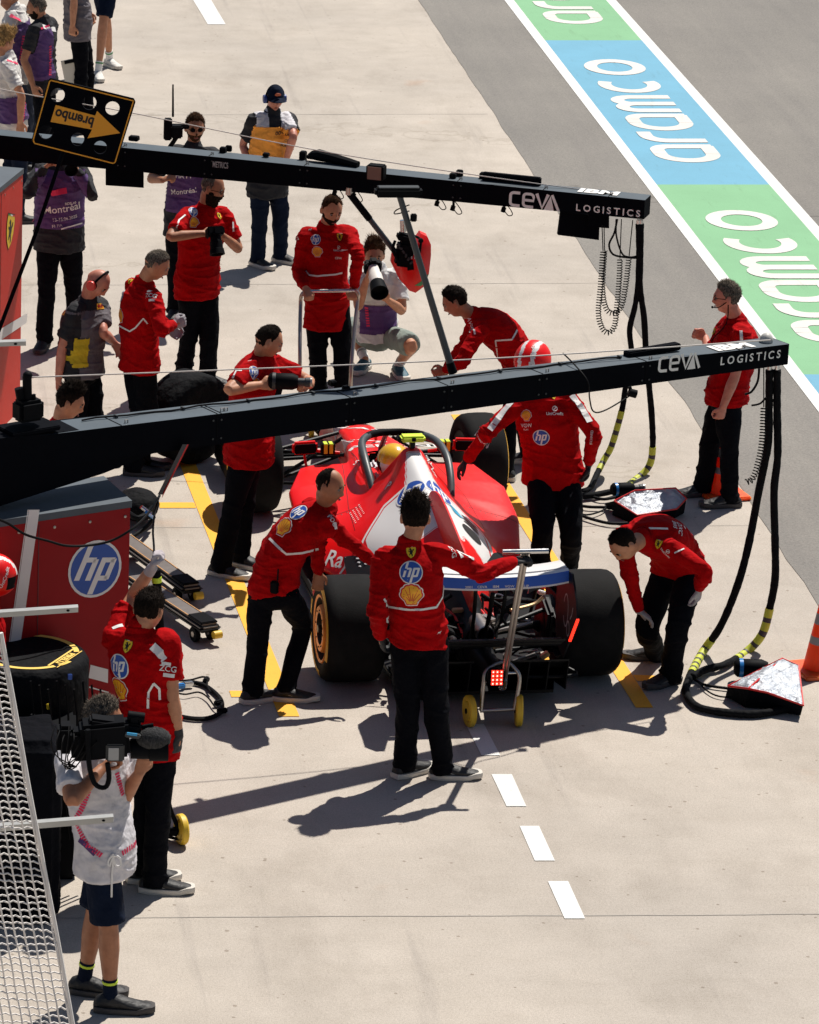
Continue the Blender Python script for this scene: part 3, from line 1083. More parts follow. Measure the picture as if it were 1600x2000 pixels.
def person(label, feet, pelvis, neck, head, face, hips=0, chest=None, armL=None, armR=None, knees=(None, None),
           h=1.80, bulk=1.0, top=('long', RED), legs=('trousers', BLACK), skin=SKIN, hair=('short', H_DARK, .012), beard=None,
           gloves=(None, None), shoes=(SHOE, SOLE), decals=(), lines=(), group=None, socks=None, extra=None, helmet=None,
           hunch=.02, seed=None, wr=1.0, lean_leg=0.0, neck_r=.058, cat='person', headsc=1.0, hem=0.0, collar=None, vest=None, radio=None):
    k = h / 1.80
    chest = hips if chest is None else chest
    seed = len(bpy.data.objects) * .37 if seed is None else seed
    ank = []
    for f in feet:
        g = G(f[0], f[1], f[3] if len(f) > 3 else 0)
        ank.append(g)
    Yf = (ank[0].y + ank[1].y) / 2
    pel = P(pelvis[0], pelvis[1], Yf + (pelvis[2] if len(pelvis) > 2 else 0))
    nk = P(neck[0], neck[1], pel.y + neck[2])
    hd = P(head[0], head[1], nk.y + head[2])
    v0 = pel - nk
    if v0.z < -.93 * v0.length and v0.length > .56 * k:
        hem += (v0.length - .55 * k) / (.12 * k)
        pel = nk + v0 * (.55 * k / v0.length)
    root = empty('person', ((ank[0].x + ank[1].x) / 2, Yf, 0), 0, label, cat, group)
    hf, cf = yawv(hips), yawv(chest)
    Z = Vector((0, 0, 1))
    hr = hf.cross(Z).normalized()
    ut = (nk - pel).normalized()
    cff = (cf - ut * cf.dot(ut)).normalized()
    cr = cff.cross(ut).normalized()
    # torso curve
    mid = (pel + nk) / 2 - cff * hunch
    hipz = pel + Z * 0
    tp = [pel - Z * .06 * k, pel, mid, nk - ut * .10 * k, nk]
    sd = []
    def torso_secs(grow, start=-.5, cl=0.0):
        B = bulk * k
        T = [(start, .176, .134), (0, .170, .128), (.22, .156, .119), (.45, .160, .124), (.66, .174, .128), (.82, .166, .114), (.92, .122, .090), (1.0, .070, .070)]
        pts, rs, sides = [], [], []
        for t, a, b in T:
            if t <= 0:
                p = pel + Z * (t * .12 * k)
            else:
                # quadratic through pel, mid, nk
                p = pel * ((1 - t) * (1 - t)) + (mid * 2 - (pel + nk) / 2) * (2 * t * (1 - t)) + nk * (t * t)
            tt = min(1, max(0, t * 1.2))
            s_ = (hr * (1 - tt) + cr * tt).normalized()
            pts.append(p)
            rs.append((a * B + grow, b * B + grow))
            sides.append(s_)
        if cl:
            pts.append(nk + ut * .03)
            rs.append((.070 + grow * .3, .070 + grow * .3))
            sides.append(cr)
        return pts, rs, sides
    def put_torso(mb, grow, start=-.5, cl=0.0, flat=False):
        pts, rs, sides = torso_secs(grow, start, cl)
        P2, R2 = crom(pts, rs, 4)
        _, S2 = crom(pts, [tuple(s_) for s_ in sides], 4)
        limb(mb, P2, R2, side=[Vector(s_) for s_ in S2], n=22, k=1, flat0=flat)
    shw = .172 * k * (.90 + .10 * bulk)
    sh = {'L': nk - ut * .058 * k - cr * shw, 'R': nk - ut * .058 * k + cr * shw}
    ua, fa = .295 * k, .262 * k
    arms = {}
    for s_, A in (('L', armL), ('R', armR)):
        sgn = -1 if s_ == 'L' else 1
        S0 = sh[s_]
        if A is None:
            A = {'rel': (.10 * sgn, .04, -.52)}
        if 'rel' in A:
            a, b, c = A['rel']
            W = S0 + cr * a + cff * b + Z * c
        else:
            W = P(A['h'][0], A['h'][1], S0.y + (A['h'][2] if len(A['h']) > 2 else 0))
        d = W - S0
        mx = (ua + fa) * (1.0 if A.get('stretch') else .995)
        if d.length > mx and not A.get('free'):
            W = S0 + d * (mx / d.length)
        E = ik(S0, W, ua, fa, A.get('e'), prefer=(None if A.get('e') else (-cff + cr * sgn * .5 - Z * .3)))
        arms[s_] = (S0, E, W, A)
    legsj = []
    for i, sgn in ((0, -1), (1, 1)):
        H = pel + hr * (.088 * k * sgn) - Z * .02
        A_ = ank[i] + Z * (.09 * k)
        l1, l2 = .455 * k, .43 * k
        D_ = (A_ - H).length
        if D_ > .80 * (l1 + l2):
            q_ = D_ * 1.004 / (l1 + l2)
            l1, l2 = l1 * q_, l2 * q_
        K = ik(H, A_, l1, l2, knees[i], prefer=hf)
        legsj.append((H, K, A_))
    # ---- head frame
    fy, fp, fr = (list(face) + [0, 0])[:3]
    hm = Matrix.Rotation(-R(fy), 3, 'Z') @ Matrix.Rotation(-R(fp), 3, 'X') @ Matrix.Rotation(R(fr), 3, 'Y')
    HS = k * headsc
    def hp_(v):
        return hd + hm @ (Vector(v) * HS)
    # ---- body: one continuous surface
    mb = MB()
    short = top[0] == 'short'
    bare_leg = legs[0] == 'shorts'
    put_torso(mb, -.030, -.3)
    vs, fs = head_grid(head_r)
    mb.add([hp_(v) for v in vs], fs, SKIN)
    limb(mb, [nk - ut * .03, nk + ut * .01, hp_((0, -.022, -.060)), hp_((0, -.008, -.02))], [neck_r * 1.15, neck_r, neck_r * .97, neck_r * .8], n=14, k=3)
    for sx in (-1, 1):
        mb.ell(hp_((.081 * sx, -.008, -.004)), (.0095 * HS, .020 * HS, .034 * HS), SKIN, rot=hm @ Matrix.Rotation(R(22 * sx), 3, 'Z'), n=12)
    gl = {'L': gloves[0], 'R': gloves[1]}
    B2 = k * (.9 + .1 * bulk)
    gmb = {}
    for s_ in 'LR':
        S0, E, W, A = arms[s_]
        sgn = -1 if s_ == 'L' else 1
        m1 = (E + W) / 2 + (E - S0).normalized() * .0
        limb(mb, [S0, (S0 + E) / 2, E, E + (W - E) * .35, W], [.050 * B2, .045 * B2, .037 * B2, .041 * B2, .0265 * B2], n=14, k=4)
        dr = (W - E).normalized()
        hdv = A.get('dir')
        if hdv is not None:
            dr = (dr * .35 + (CAM_R * hdv[0] + Vector((0, 1, 0)) * (hdv[2] if len(hdv) > 2 else 0) + Z * hdv[1])).normalized()
        pn = A.get('palm')
        pn = Vector(pn) if pn is not None else (-cr * sgn * .9 + cff * .2)
        tgt = mb
        if gl[s_] is not None:
            gmb[s_] = MB()
            tgt = gmb[s_]
            limb(tgt, [W - (W - E).normalized() * .05, W], [.033 * B2, .031 * B2], n=12, k=2)
            limb(mb, [W, W + dr * .05], [.022 * B2, .02 * B2], n=8, k=2)
        hand(tgt, W, dr, pn, A.get('curl', .35), sgn * (-1 if A.get('flip') else 1) * (1), k, 1.12 if gl[s_] else 1.0)
    for i in (0, 1):
        H, K, A_ = legsj[i]
        if bare_leg:
            limb(mb, [H, (H + K) / 2, K, K + (A_ - K) * .3, A_ + (K - A_) * .2, A_], [.085 * k, .073 * k, .052 * k, .056 * k, .036 * k, .035 * k], n=14, k=4)
        else:
            limb(mb, [H, K, A_], [.06 * k, .045 * k, .034 * k], n=10, k=3)
        fdir = yawv(feet[i][2])
        limb(mb, [A_, A_ - Z * .04 + fdir * .05, ank[i] + Z * .035 + fdir * .13], [.034, .033, .024], n=8, k=2)
    v_, f_, n_ = remesh(mb, .0068, 2)
    bo = MB().add(v_.tolist(), f_, skin)
    body = bo.build('body', root, merge=False, angle=180)
    for s_, m in gmb.items():
        v_, f_, n_ = remesh(m, .0068, 2)
        gbo = MB().add(v_.tolist(), f_, gl[s_]).build('glove', root, merge=False, angle=180)
    # ---- face details
    if helmet is None:
        fm = MB()
        for sx in (-1, 1):
            fm.ell(hp_((.030 * sx, .0735, .011)), (.0125 * HS,) * 3, EYEW, rot=hm, n=10)
            fm.ell(hp_((.030 * sx, .0800, .0095)), (.0075 * HS,) * 3, EYED, rot=hm, n=8)
        fm.build('eyes', root)
        bm_ = MB()
        for sx in (-1, 1):
            bm_.ell(hp_((.031 * sx, .0855, .0305)), (.019 * HS, .006 * HS, .0045 * HS), hair[1] if hair else H_DARK, rot=hm @ Matrix.Rotation(R(8 * sx), 3, 'Y'), n=10)
        bm_.build('eyebrows', root)
        lm = MB()
        lm.ell(hp_((0, .0895, -.0625)), (.021 * HS, .006 * HS, .0055 * HS), LIP, rot=hm, n=12)
        lm.build('mouth', root)
        if hair and hair[0] != 'bald':
            vs, fs = head_grid(hair_fn(hair[0], hair[2], seed), 72, 52)
            hm2 = MB().add([hp_(v) for v in vs], fs, hair[1])
            rq = random.Random(int(seed * 100))
            nu_ = 72
            for i_ in range(len(vs)):
                dx, dy, dz = (Vector(vs[i_])).normalized()
                b0 = head_r(*((vs[i_][0] / .076, vs[i_][1] / .094, vs[i_][2] / .118))) if False else None
                hx_ = head_r(*Vector((vs[i_][0] / .076, vs[i_][1] / .094, vs[i_][2] / .118)).normalized())
                th_ = Vector(vs[i_]).length - Vector(hx_).length
                if th_ < .0025 or rq.random() > .75:
                    continue
                n_h = (Vector((dx / .8, dy, dz / 1.2)).normalized() + Vector((rq.uniform(-.6, .6), rq.uniform(-.9, .5), rq.uniform(-.6, .5))) * .9).normalized()
                ln_ = (.005 + .55 * max(th_, 0)) * rq.uniform(.7, 1.6)
                p_ = Vector(vs[i_]) - n_h * .003
                a_ = n_h.orthogonal().normalized() * .0022
                b_ = n_h.cross(a_).normalized() * .0022
                hm2.add([hp_(p_ + a_), hp_(p_ - a_ * .5 + b_), hp_(p_ - a_ * .5 - b_), hp_(p_ + n_h * ln_)], [(0, 1, 3), (1, 2, 3), (2, 0, 3)], hair[1])
            hm2.build('hair', root, angle=180, merge=False)
        if beard:
            vs, fs = head_grid(beard_fn(beard[1], seed), 72, 52)
            MB().add([hp_(v) for v in vs], fs, beard[0]).build('beard', root, angle=180)
    # ---- shirt
    mb = MB()
    loose = {'long': .016, 'short': .014, 'tee': .013}[top[0]]
    put_torso(mb, loose, -.62 - hem, .6, True)
    for s_ in 'LR':
        S0, E, W, A = arms[s_]
        ins = S0 + (nk - S0) * .38 - ut * .01
        if top[0] == 'long':
            limb(mb, [ins, S0, (S0 + E) / 2, E, E + (W - E) * .4, W - (W - E).normalized() * .015], [.063 * B2, .066 * B2, .059 * B2, .053 * B2, .049 * B2, .040 * B2], n=16, k=4)
        else:
            e2 = S0 + (E - S0) * .72
            limb(mb, [ins, S0, (S0 + e2) / 2, e2], [.066 * B2, .070 * B2, .068 * B2, .071 * B2], n=16, k=4, flat1=True)
    v_, f_, n_ = remesh(mb, .0095, 4)
    foc = [(tuple(arms['L'][1]), .11, 1.1), (tuple(arms['R'][1]), .11, 1.1), (tuple(arms['L'][0]), .10, .5), (tuple(arms['R'][0]), .10, .5), (tuple(pel), .22, .7)]
    v_ = wrinkle(v_, n_, .0125 * wr, 4.6, foc, seed=seed)
    tree = bvh_of(v_.tolist(), f_)
    sv, sf, sn = v_, f_, n_
    sm = MB().add(v_.tolist(), f_, top[1])
    if len(top) > 2:                       # second colour below / beside
        mi2 = sm.mi(top[2])
        for q, f in enumerate(f_):
            c = Vector(v_[f[0]])
            a = (c - nk).dot(cr)
            b = (c - nk).dot(ut)
            if top[3](a, b, (c - nk).dot(cff), c):
                sm.m[q] = mi2
    for d_ in decals:
        kd, u, v, size = d_[:4]
        decal(sm, tree, kd, u, v, size, *d_[4:])
    for pts, w, mt in lines:
        px_line(sm, tree, pts, w, mt)
    shirt = sm.build('shirt' if top[0] != 'long' else 'jacket', root, merge=False, angle=180)
    # collar
    cm = MB()
    cpts = []
    n = 20
    for i in range(n + 1):
        a = 2 * PI * i / n * .86 + PI * .5 + PI * .14
        cpts.append((a, 0))
    rings = []
    for r_, up_ in ((.083, -.012), (.079, .022), (.073, .030), (.070, .020), (.072, -.01)):
        rings.append([nk + ut * (up_ + (.012 * math.sin(a) * -1)) + cr * (math.cos(a) * r_) + cff * (math.sin(a) * r_ * .98) for a, _ in cpts])
    cm.loft(rings, collar or top[1], cap=False, closed=False)
    cm.build('collar', root)
    # ---- trousers
    mb = MB()
    wt = .012
    limb(mb, [pel + Z * .10 * k, pel, pel - Z * .08 * k], [(.128 * bulk * k, .088 * bulk * k), (.146 * bulk * k, .104 * bulk * k), (.148 * bulk * k, .106 * bulk * k)], side=hr, n=20, k=3)
    for i in (0, 1):
        H, K, A_ = legsj[i]
        if legs[0] == 'trousers':
            low = A_ - Z * .045
            m2 = K + (low - K) * .5
            limb(mb, [H - Z * .02, (H + K) / 2, K, m2, low + (K - low) * .10, low], [.090 * k * bulk ** .5, .090 * k * bulk ** .5, .073 * k, .069 * k, .068 * k, .070 * k], n=18, k=4, flat1=True)
        else:
            low = H + (K - H) * .92
            limb(mb, [H - Z * .02, (H + low) / 2, low], [.100 * k, .096 * k, .094 * k], n=18, k=4, flat1=True)
    v_, f_, n_ = remesh(mb, .0105, 4)
    foc = []
    for i in (0, 1):
        foc += [(tuple(legsj[i][1]), .13, .9), (tuple(legsj[i][2]), .12, 1.4), (tuple(legsj[i][0]), .14, .5)]
    v_ = wrinkle(v_, n_, .0095 * wr, 4.2, foc, stretch=(1.1, 1.1, 1.05), seed=seed + 3)
    MB().add(v_.tolist(), f_, legs[1]).build('trousers' if legs[0] == 'trousers' else 'shorts', root, merge=False, angle=180)
    # ---- shoes, one part each with its sole
    for i in (0, 1):
        u_, s2 = MB(), MB()
        shoe(u_, s2, ank[i] + yawv(feet[i][2]) * .0, feet[i][2], k, feet[i][3] if len(feet[i]) > 3 else 0)
        su = MB().add(u_.v, u_.f, shoes[0])
        # side stripe
        f = yawv(feet[i][2])
        s_ = Vector((f.y, -f.x, 0))
        for sg in (-1, 1):
            b = ank[i] + s_ * (sg * .047 * k)
            if len(shoes) > 2:
                su.add([b + f * .10 + Z * .034, b + f * .11 + Z * .038, b + f * .035 + Z * .058 - s_ * sg * .003, b + f * .02 + Z * .052], [(0, 1, 2, 3)], shoes[2])
                su.add([b + f * .13 + Z * .036, b + f * .14 + Z * .040, b + f * .075 + Z * .052, b + f * .06 + Z * .046], [(0, 1, 2, 3)], shoes[2])
        so_ = su.build('shoe', root, merge=False, angle=60)
        MB().add(s2.v, s2.f, shoes[1]).build('sole', so_, merge=False)
        if socks:
            sk = MB()
            H, K, A_ = legsj[i]
            d = (K - A_).normalized()
            sk.tube([A_ - Z * .03, A_ + d * .02, A_ + d * .07, A_ + d * .11], [.044, .041, .040, .043], socks[0], n=14)
            sk.tube([A_ + d * .08, A_ + d * .095], [.0445, .0445], socks[1], n=14)
            sk.build('sock', root)
    ctx = dict(root=root, hd=hd, hm=hm, hp=hp_, nk=nk, pel=pel, ut=ut, cr=cr, cf=cff, arms=arms, legs=legsj, k=k, tree=tree, hr=hr, hf=hf, sv=sv, sf=sf, sn=sn)
    if helmet:
        helmet(ctx)
    if vest:
        vest(ctx)
    if extra:
        extra(ctx)
    if radio is not None:
        side = radio
        q = pel + Z * .05 * k + hf * (-.155 * bulk * k) + hr * (.05 * side)
        m = MB()
        m.box(q, (.055, .03, .085), BLK, Matrix.Rotation(-R(hips), 3, 'Z'), .008)
        m.tube([q + Z * .05 + hr * .02, q + Z * .13 + hr * .022], .006, BLK, n=6)
        m.build('radio', root)
    return ctx

# ------------------------------------------------------------------ worn things
def headset(mat_cup, band=BLK, mic=False, big=1.0):
    def fn(c):
        hm, hp_, HS = c['hm'], c['hp'], c['k']
        m = MB()
        pts = [hp_((.088 * math.cos(R(a)), -.005, .126 * math.sin(R(a)) + .002)) for a in range(0, 181, 12)]
        m.tube(pts, .009, band, n=8)
        for sx in (-1, 1):
            ax = hm @ Vector((sx, 0, 0))
            m.lathe(hp_((.076 * sx, -.006, -.006)), ax, [(0, .0), (0, .036 * big), (.016, .041 * big), (.032, .036 * big), (.036, .0)], mat_cup, n=20)
            m.lathe(hp_((.068 * sx, -.006, -.006)), ax, [(0, .0), (0, .040 * big), (.012, .040 * big), (.012, 0)], band, n=20)
        if mic:
            m.tube([hp_((-.095, .0, -.02)), hp_((-.085, .07, -.06)), hp_((-.02, .112, -.062))], .004, band, n=6, smooth=4)
            m.ell(hp_((-.012, .114, -.062)), (.009, .012, .009), band, n=8)
        m.build('headset', c['root'])
    return fn
def cap(mat, badge=None):
    def fn(c):
        hm, hp_ = c['hm'], c['hp']
        def f(dx, dy, dz):
            x, y, z = head_r(dx, dy, dz)
            t = .012 if z > .045 - .012 * (y / .094) else -.004
            if z > .04:
                t += .006 * dz
            L = math.sqrt(x * x + y * y + z * z)
            return (x * (1 + t / L), y * (1 + t / L), z * (1 + t / L))
        vs, fs = head_grid(f)
        m = MB().add([hp_(v) for v in vs], fs, mat)
        top_, bot = [], []
        for i in range(13):
            a = R(-75 + 150 * i / 12)
            for r_, zz in ((.0, 0), (.075, -.018)):
                x = math.sin(a) * (.078 + r_ * .15)
                y = math.cos(a) * .098 + r_ * math.cos(a * .75)
                top_.append(hp_((x, y, .052 + zz - .012 * abs(math.sin(a)))))
        n = 13
        fs = [(2 * i, 2 * i + 1, 2 * i + 3, 2 * i + 2) for i in range(n - 1)]
        m.add(top_, fs, mat)
        dn = (hm @ Vector((0, 0, -.006)))
        m.add([t + dn for t in top_], fs, mat)
        if badge:
            p = hp_((0, .101, .082))
            m.ell(p, (.030, .006, .016), badge, rot=hm, n=14)
        m.build('cap', c['root'])
    return fn
def glasses(mat=BLK, dark=False):
    def fn(c):
        hm, hp_ = c['hm'], c['hp']
        m = MB()
        for sx in (-1, 1):
            cc = [hp_((.031 * sx + .022 * math.cos(a), .093 - .004 * abs(math.cos(a) + sx), .010 + .016 * math.sin(a))) for a in [2 * PI * i / 14 for i in range(15)]]
            m.tube(cc, .0022, mat, n=6)
            if dark:
                m.ell(hp_((.031 * sx, .0915, .010)), (.021, .003, .015), mat, rot=hm, n=12)
            m.tube([hp_((.053 * sx, .088, .014)), hp_((.077 * sx, .02, .010)), hp_((.080 * sx, -.01, .0))], .0022, mat, n=6)
        m.tube([hp_((-.010, .096, .012)), hp_((.010, .096, .012))], .0022, mat, n=6)
        m.build('glasses', c['root'])
    return fn
def chain(*fs):
    def fn(c):
        for f in fs:
            f(c)
    return fn
def bib(mat, test, decs=(), trim=None, lines=()):
    """a bib worn over the shirt: the shirt surface lifted off where the test holds"""
    def fn(c):
        sv, sf, sn = c['sv'], c['sf'], c['sn']
        fs = []
        used = {}
        vs = []
        for f in sf:
            p = Vector(sv[f[0]])
            d = p - c['nk']
            if test(d.dot(c['cr']), d.dot(c['ut']), d.dot(c['cf'])):
                g = []
                for i in f:
                    if i not in used:
                        used[i] = len(vs)
                        vs.append(tuple(sv[i] + sn[i] * .009))
                    g.append(used[i])
                fs.append(tuple(g))
        if not fs:
            return
        m = MB().add(vs, fs, mat)
        tree = bvh_of(vs, fs)
        for d_ in decs:
            decal(m, tree, d_[0], d_[1], d_[2], d_[3], *d_[4:])
        for pts, w, mt in lines:
            px_line(m, tree, pts, w, mt)
        m.build('bib', c['root'], merge=False, angle=180)
    return fn
def full_helmet(shell, stripe, visor=BLK, text=None):
    def fn(c):
        hm, hp_ = c['hm'], c['hp']
        def f(dx, dy, dz):
            x, y, z = dx * .125, dy * .150, dz * .140
            if dz < 0:
                y *= 1 + .08 * -dz if dy > 0 else 1 - .1 * -dz
                z *= .92
            if dy > .55 and -.42 < dz < .12:
                y -= .010
            return (x, y - .004, z + .004)
        vs, fs = head_grid(f, 48, 36)
        m = MB()
        a, b, cc, dd = [], [], [], []
        for q in fs:
            p = [vs[i] for i in q]
            x = sum(t[0] for t in p) / 4
            y = sum(t[1] for t in p) / 4
            z = sum(t[2] for t in p) / 4
            if y > .055 and -.052 < z < .028:
                b.append(q)
            elif abs(x) < .030 and z > .03:
                cc.append(q)
            elif z < -.02 or (.060 < abs(x)):
                cc.append(q)
            else:
                a.append(q)
        W = [hp_(v) for v in vs]
        m.add(W, a, shell).add(W, cc, stripe).add(W, b, visor)
        if text:
            tree = bvh_of(W, fs)
            for t in text:
                decal(m, tree, *t)
        m.build('helmet', c['root'])
    return fn

# ------------------------------------------------------------------ things in hands
def still_camera(label, eye, d, length, big=.05, white=False, hood=True, parentless=True, up=Vector((0, 0, 1)), name='photo_camera'):
    d = Vector(d).normalized()
    r_ = empty(name, eye, 0, label, 'camera')
    s_ = d.cross(up).normalized()
    u_ = s_.cross(d).normalized()
    rot = Matrix((s_, d, u_)).transposed()
    m = MB()
    m.box(eye, (.145, .07, .10), BLK, rot, .012)
    m.box(eye + u_ * .062 + d * .01, (.06, .07, .035), BLK, rot, .01)
    m.box(eye + s_ * .06 + d * .03, (.03, .04, .10), BLK, rot, .01)
    m.build('camera_body', r_)
    l = MB()
    e = eye + d * .035
    L = length
    if white:
        WL = M('lens_white', (.66, .63, .58), .5, kind='plastic')
        l.lathe(e, d, [(0, 0), (0, big * .75), (L * .25, big * .78), (L * .3, big * .9), (L * .62, big * .95)], WL, n=24)
        l.lathe(e, d, [(L * .62, big * 1.0), (L, big * 1.22), (L, big * 1.1), (L * .8, big * .9), (L * .8, 0)], BLK, n=24)
    else:
        l.lathe(e, d, [(0, 0), (0, big * .8), (L * .3, big * .85), (L * .33, big * .95), (L * .7, big * .95), (L * .72, big * 1.05), (L, big * 1.15), (L, big * 1.0), (L * .8, big * .85), (L * .8, 0)], BLK, n=24)
    l.build('lens', r_)
    return r_

VESTW = M('vest_white', (.62, .60, .63), .8, kind='cloth')
# ------------------------------------------------------------------ the people
PIP = WHITE
TEAM_SH = (SHOE, SOLE, M('shoe_stripe', (.5, .5, .5), .5))
DKSH = (SHOE, SOLE_D, M('shoe_stripe_grey', (.10, .10, .10), .5))
GR = 'team crew around the car'

# mechanic with his back to us, holding the rear jack
c_back = person('mechanic in a red jacket, back turned, gripping the rear jack handle with a black glove',
    feet=[(790, 1516, 52), (866, 1520, 88)], pelvis=(818, 1235, .0), neck=(800, 1068, .02), head=(811, 1012, .03), face=(5, 8, 0), hips=8, chest=4,
    armL={'e': (735, 1175), 'h': (745, 1245, -.02), 'curl': .5, 'palm': (.9, .3, 0)}, armR={'e': (945, 1122), 'h': (1006, 1096, .16), 'free': 1, 'dir': (1, .12, .2), 'palm': (.3, .2, -1), 'curl': .95},
    knees=((800, 1400), (850, 1395)), h=1.87, bulk=.95, hair=('quiff', H_DARK, .020), gloves=(BLKG, BLKG), shoes=TEAM_SH, group=GR,
    decals=[('shield', 803, 1079, .075), ('hp', 803, 1118, .145), ('shell', 804, 1163, .135), ('T:ZCG', 885, 1075, .03, 70), ('bar', 900, 1083, .02, 60, 2.2), ('cat', 858, 1236, .028)],
    lines=[([(750, 1170), (760, 1185), (790, 1190), (820, 1191), (852, 1186), (864, 1166), (866, 1145)], .014, PIP), ([(892, 1076), (925, 1092)], .018, PIP)])

# leaning over the left rear wheel
person('balding mechanic in a red jacket bent over a rear tyre with one hand on it',
    feet=[(493, 1372, 62), (556, 1368, 92)], radio=1, hem=-.42, pelvis=(536, 1146, 0), neck=(634, 996, .04), head=(644, 950, -.06), face=(118, 12, 0), hips=25, chest=78,
    armR={'e': (624, 1075), 'h': (622, 1118, .25), 'dir': (.0, -1, 0), 'curl': .2}, armL={'e': (688, 1062), 'h': (742, 1108, -.06), 'curl': .4, 'dir': (1, -.3, 0)},
    knees=((503, 1250), (588, 1245)), h=1.78, bulk=.94, hair=('balding', H_DARK, .006), skin=SKIN_T, shoes=TEAM_SH, group=GR, hunch=.085,
    decals=[('hp', 583, 1000, .125, 28), ('shell', 554, 1030, .12, 28), ('T:PDG', 650, 1017, .03, 60), ('bar', 655, 1027, .02, 80, 2.2), ('T:F', 647, 1007, .03, 60)],
    lines=[([(527, 1052), (545, 1070), (560, 1082), (590, 1080), (622, 1072)], .016, PIP)])

# with the wheel gun, behind the beam
person('heavyset mechanic in a short sleeved red shirt aiming a wheel gun behind the overhead beam',
    feet=[(470, 1106, 120), (430, 1124, 118)], pelvis=(482, 880, 0), neck=(512, 700, .05), head=(524, 668, -.04), face=(88, 22, 0), hips=100, chest=118,
    armR={'e': (432, 752), 'h': (508, 752, -.10), 'curl': .8, 'dir': (1, 0, 0)}, armL={'e': (590, 735), 'h': (606, 752, -.25), 'curl': .8, 'dir': (-1, .1, 0)},
    knees=((470, 1000), (447, 1005)), h=1.86, bulk=1.22, top=('short', RED), hair=('receding', H_DARK, .007), skin=SKIN, shoes=(SHOE, SOLE, SHOE), group=GR,
    decals=[('hp', 497, 727, .095), ('shell', 497, 748, .07), ('T:ZCG', 452, 708, .030, 10), ('bar', 452, 719, .018, 10, 3), ('bar', 450, 699, .014, 10, 3), ('cat', 488, 705, .03)],
    lines=[([(455, 738), (462, 724), (472, 724)], .014, PIP), ([(470, 693), (490, 690)], .03, PIP)])

# at the right, with glasses and radio headset
person('grey haired man with glasses and headset in red shirt, fist raised, standing by the lane',
    feet=[(1425, 990, -95), (1372, 968, -100)], pelvis=(1420, 765, 0), neck=(1438, 628, .02), head=(1420, 582, .0), face=(-78, 5, 0), hips=-80, chest=-95,
    armL={'e': (1442, 755), 'h': (1408, 812, -.10), 'curl': .75, 'dir': (-.2, -1, 0)}, armR={'e': (1402, 672), 'h': (1378, 660, .18), 'curl': .95, 'dir': (-1, .3, 0)},
    knees=((1425, 880), (1385, 870)), h=1.80, bulk=1.16, top=('short', RED), hair=('short', H_GREY, .018), skin=SKIN_P, shoes=DKSH, group=GR,
    decals=[('hp', 1396, 630, .085), ('bar', 1448, 655, .022, 90, 3.5), ('shield', 1390, 648, .05)],
    extra=chain(glasses(BLK), lambda c: MB().tube([c['hp']((-.082, .0, -.01)), c['hp']((-.075, .06, -.05)), c['hp']((-.03, .10, -.062))], .0035, BLK, smooth=4).ell(c['hp']((-.022, .108, -.062)), (.009, .012, .009), BLK).tube([c['hp']((-.082, -.01, -.02)), c['nk'] + c['cf'] * .1 - c['cr'] * .08, c['nk'] + c['cf'] * .17 - c['ut'] * .16, c['nk'] + c['cf'] * .17 - c['ut'] * .3], .004, BLK, smooth=4).build('headset', c['root'])))

# stooping at the right
person('mechanic in red with two grey gloves stooping face down between tyre and foil bag',
    feet=[(1308, 1335, -125), (1283, 1288, -85)], pelvis=(1325, 1105, .0), neck=(1256, 1052, -.40), head=(1219, 1063, -.14), face=(-118, 52, 0), hips=-135, chest=-140,
    armR={'e': (1232, 1150), 'h': (1250, 1200, .02), 'curl': .15, 'dir': (1, -.5, 0), 'palm': (0, 0, -1)}, armL={'e': (1376, 1115), 'h': (1366, 1148, .0), 'curl': .3, 'dir': (0, -1, 0)},
    knees=((1322, 1220), (1270, 1215)), h=1.80, bulk=1.05, top=('long', RED), hair=('receding', H_DARK, .008), skin=SKIN, gloves=(GREYG, GREYG), shoes=DKSH, group=GR, hunch=.09,
    decals=[('shield', 1286, 1063, .06, 20), ('creditlogo', 1302, 1079, .06, 50), ('T:BWS', 1318, 1025, .03, 95), ('T:DXC', 1329, 1032, .04, 95), ('bar', 1337, 1030, .014, 95, 3)],
    lines=[([(1268, 1032), (1304, 1033)], .014, PIP), ([(1318, 1080), (1336, 1072)], .01, PIP)])

# helmeted man by the sidepod
def unic(c):
    full_helmet(WPAINT, CARRED, BLK, [('T:UniCredit', 1040, 692, .028, -80)])(c)
c_helm = person('helmeted crew member in a red jacket, black gloved hand resting on the car bodywork',
    feet=[(1112, 1118, -170), (1052, 1124, 172)], pelvis=(1082, 925, 0), neck=(1062, 772, -.03), head=(1040, 706, -.05), face=(-150, 28, 0), hips=-172, chest=-170,
    armR={'e': (948, 848), 'h': (912, 898, -.02), 'free': 1, 'curl': .25, 'dir': (-.6, -.8, 0), 'palm': (0, 0, -1)}, armL={'e': (1160, 850), 'h': (1150, 905, -.05), 'curl': .4, 'dir': (-.1, -1, 0)},
    knees=((1115, 1030), (1062, 1030)), h=1.86, bulk=1.16, gloves=(BLKG, BLKG), shoes=DKSH, helmet=unic, group=GR,
    decals=[('shell', 1028, 812, .075), ('T:VGW', 1028, 831, .028), ('T:PLAY', 1028, 839, .014), ('hp', 1057, 854, .12), ('creditlogo', 1084, 803, .085), ('shield', 1080, 772, .06), ('T:RICHARD MILLE', 940, 862, .014, 45), ('T:RICHARD', 1155, 855, .018, -90)],
    lines=[([(957, 839), (985, 802), (1000, 785)], .045, PIP), ([(1117, 772), (1135, 795), (1152, 824)], .045, PIP), ([(1142, 775), (1160, 815)], .02, PIP)])

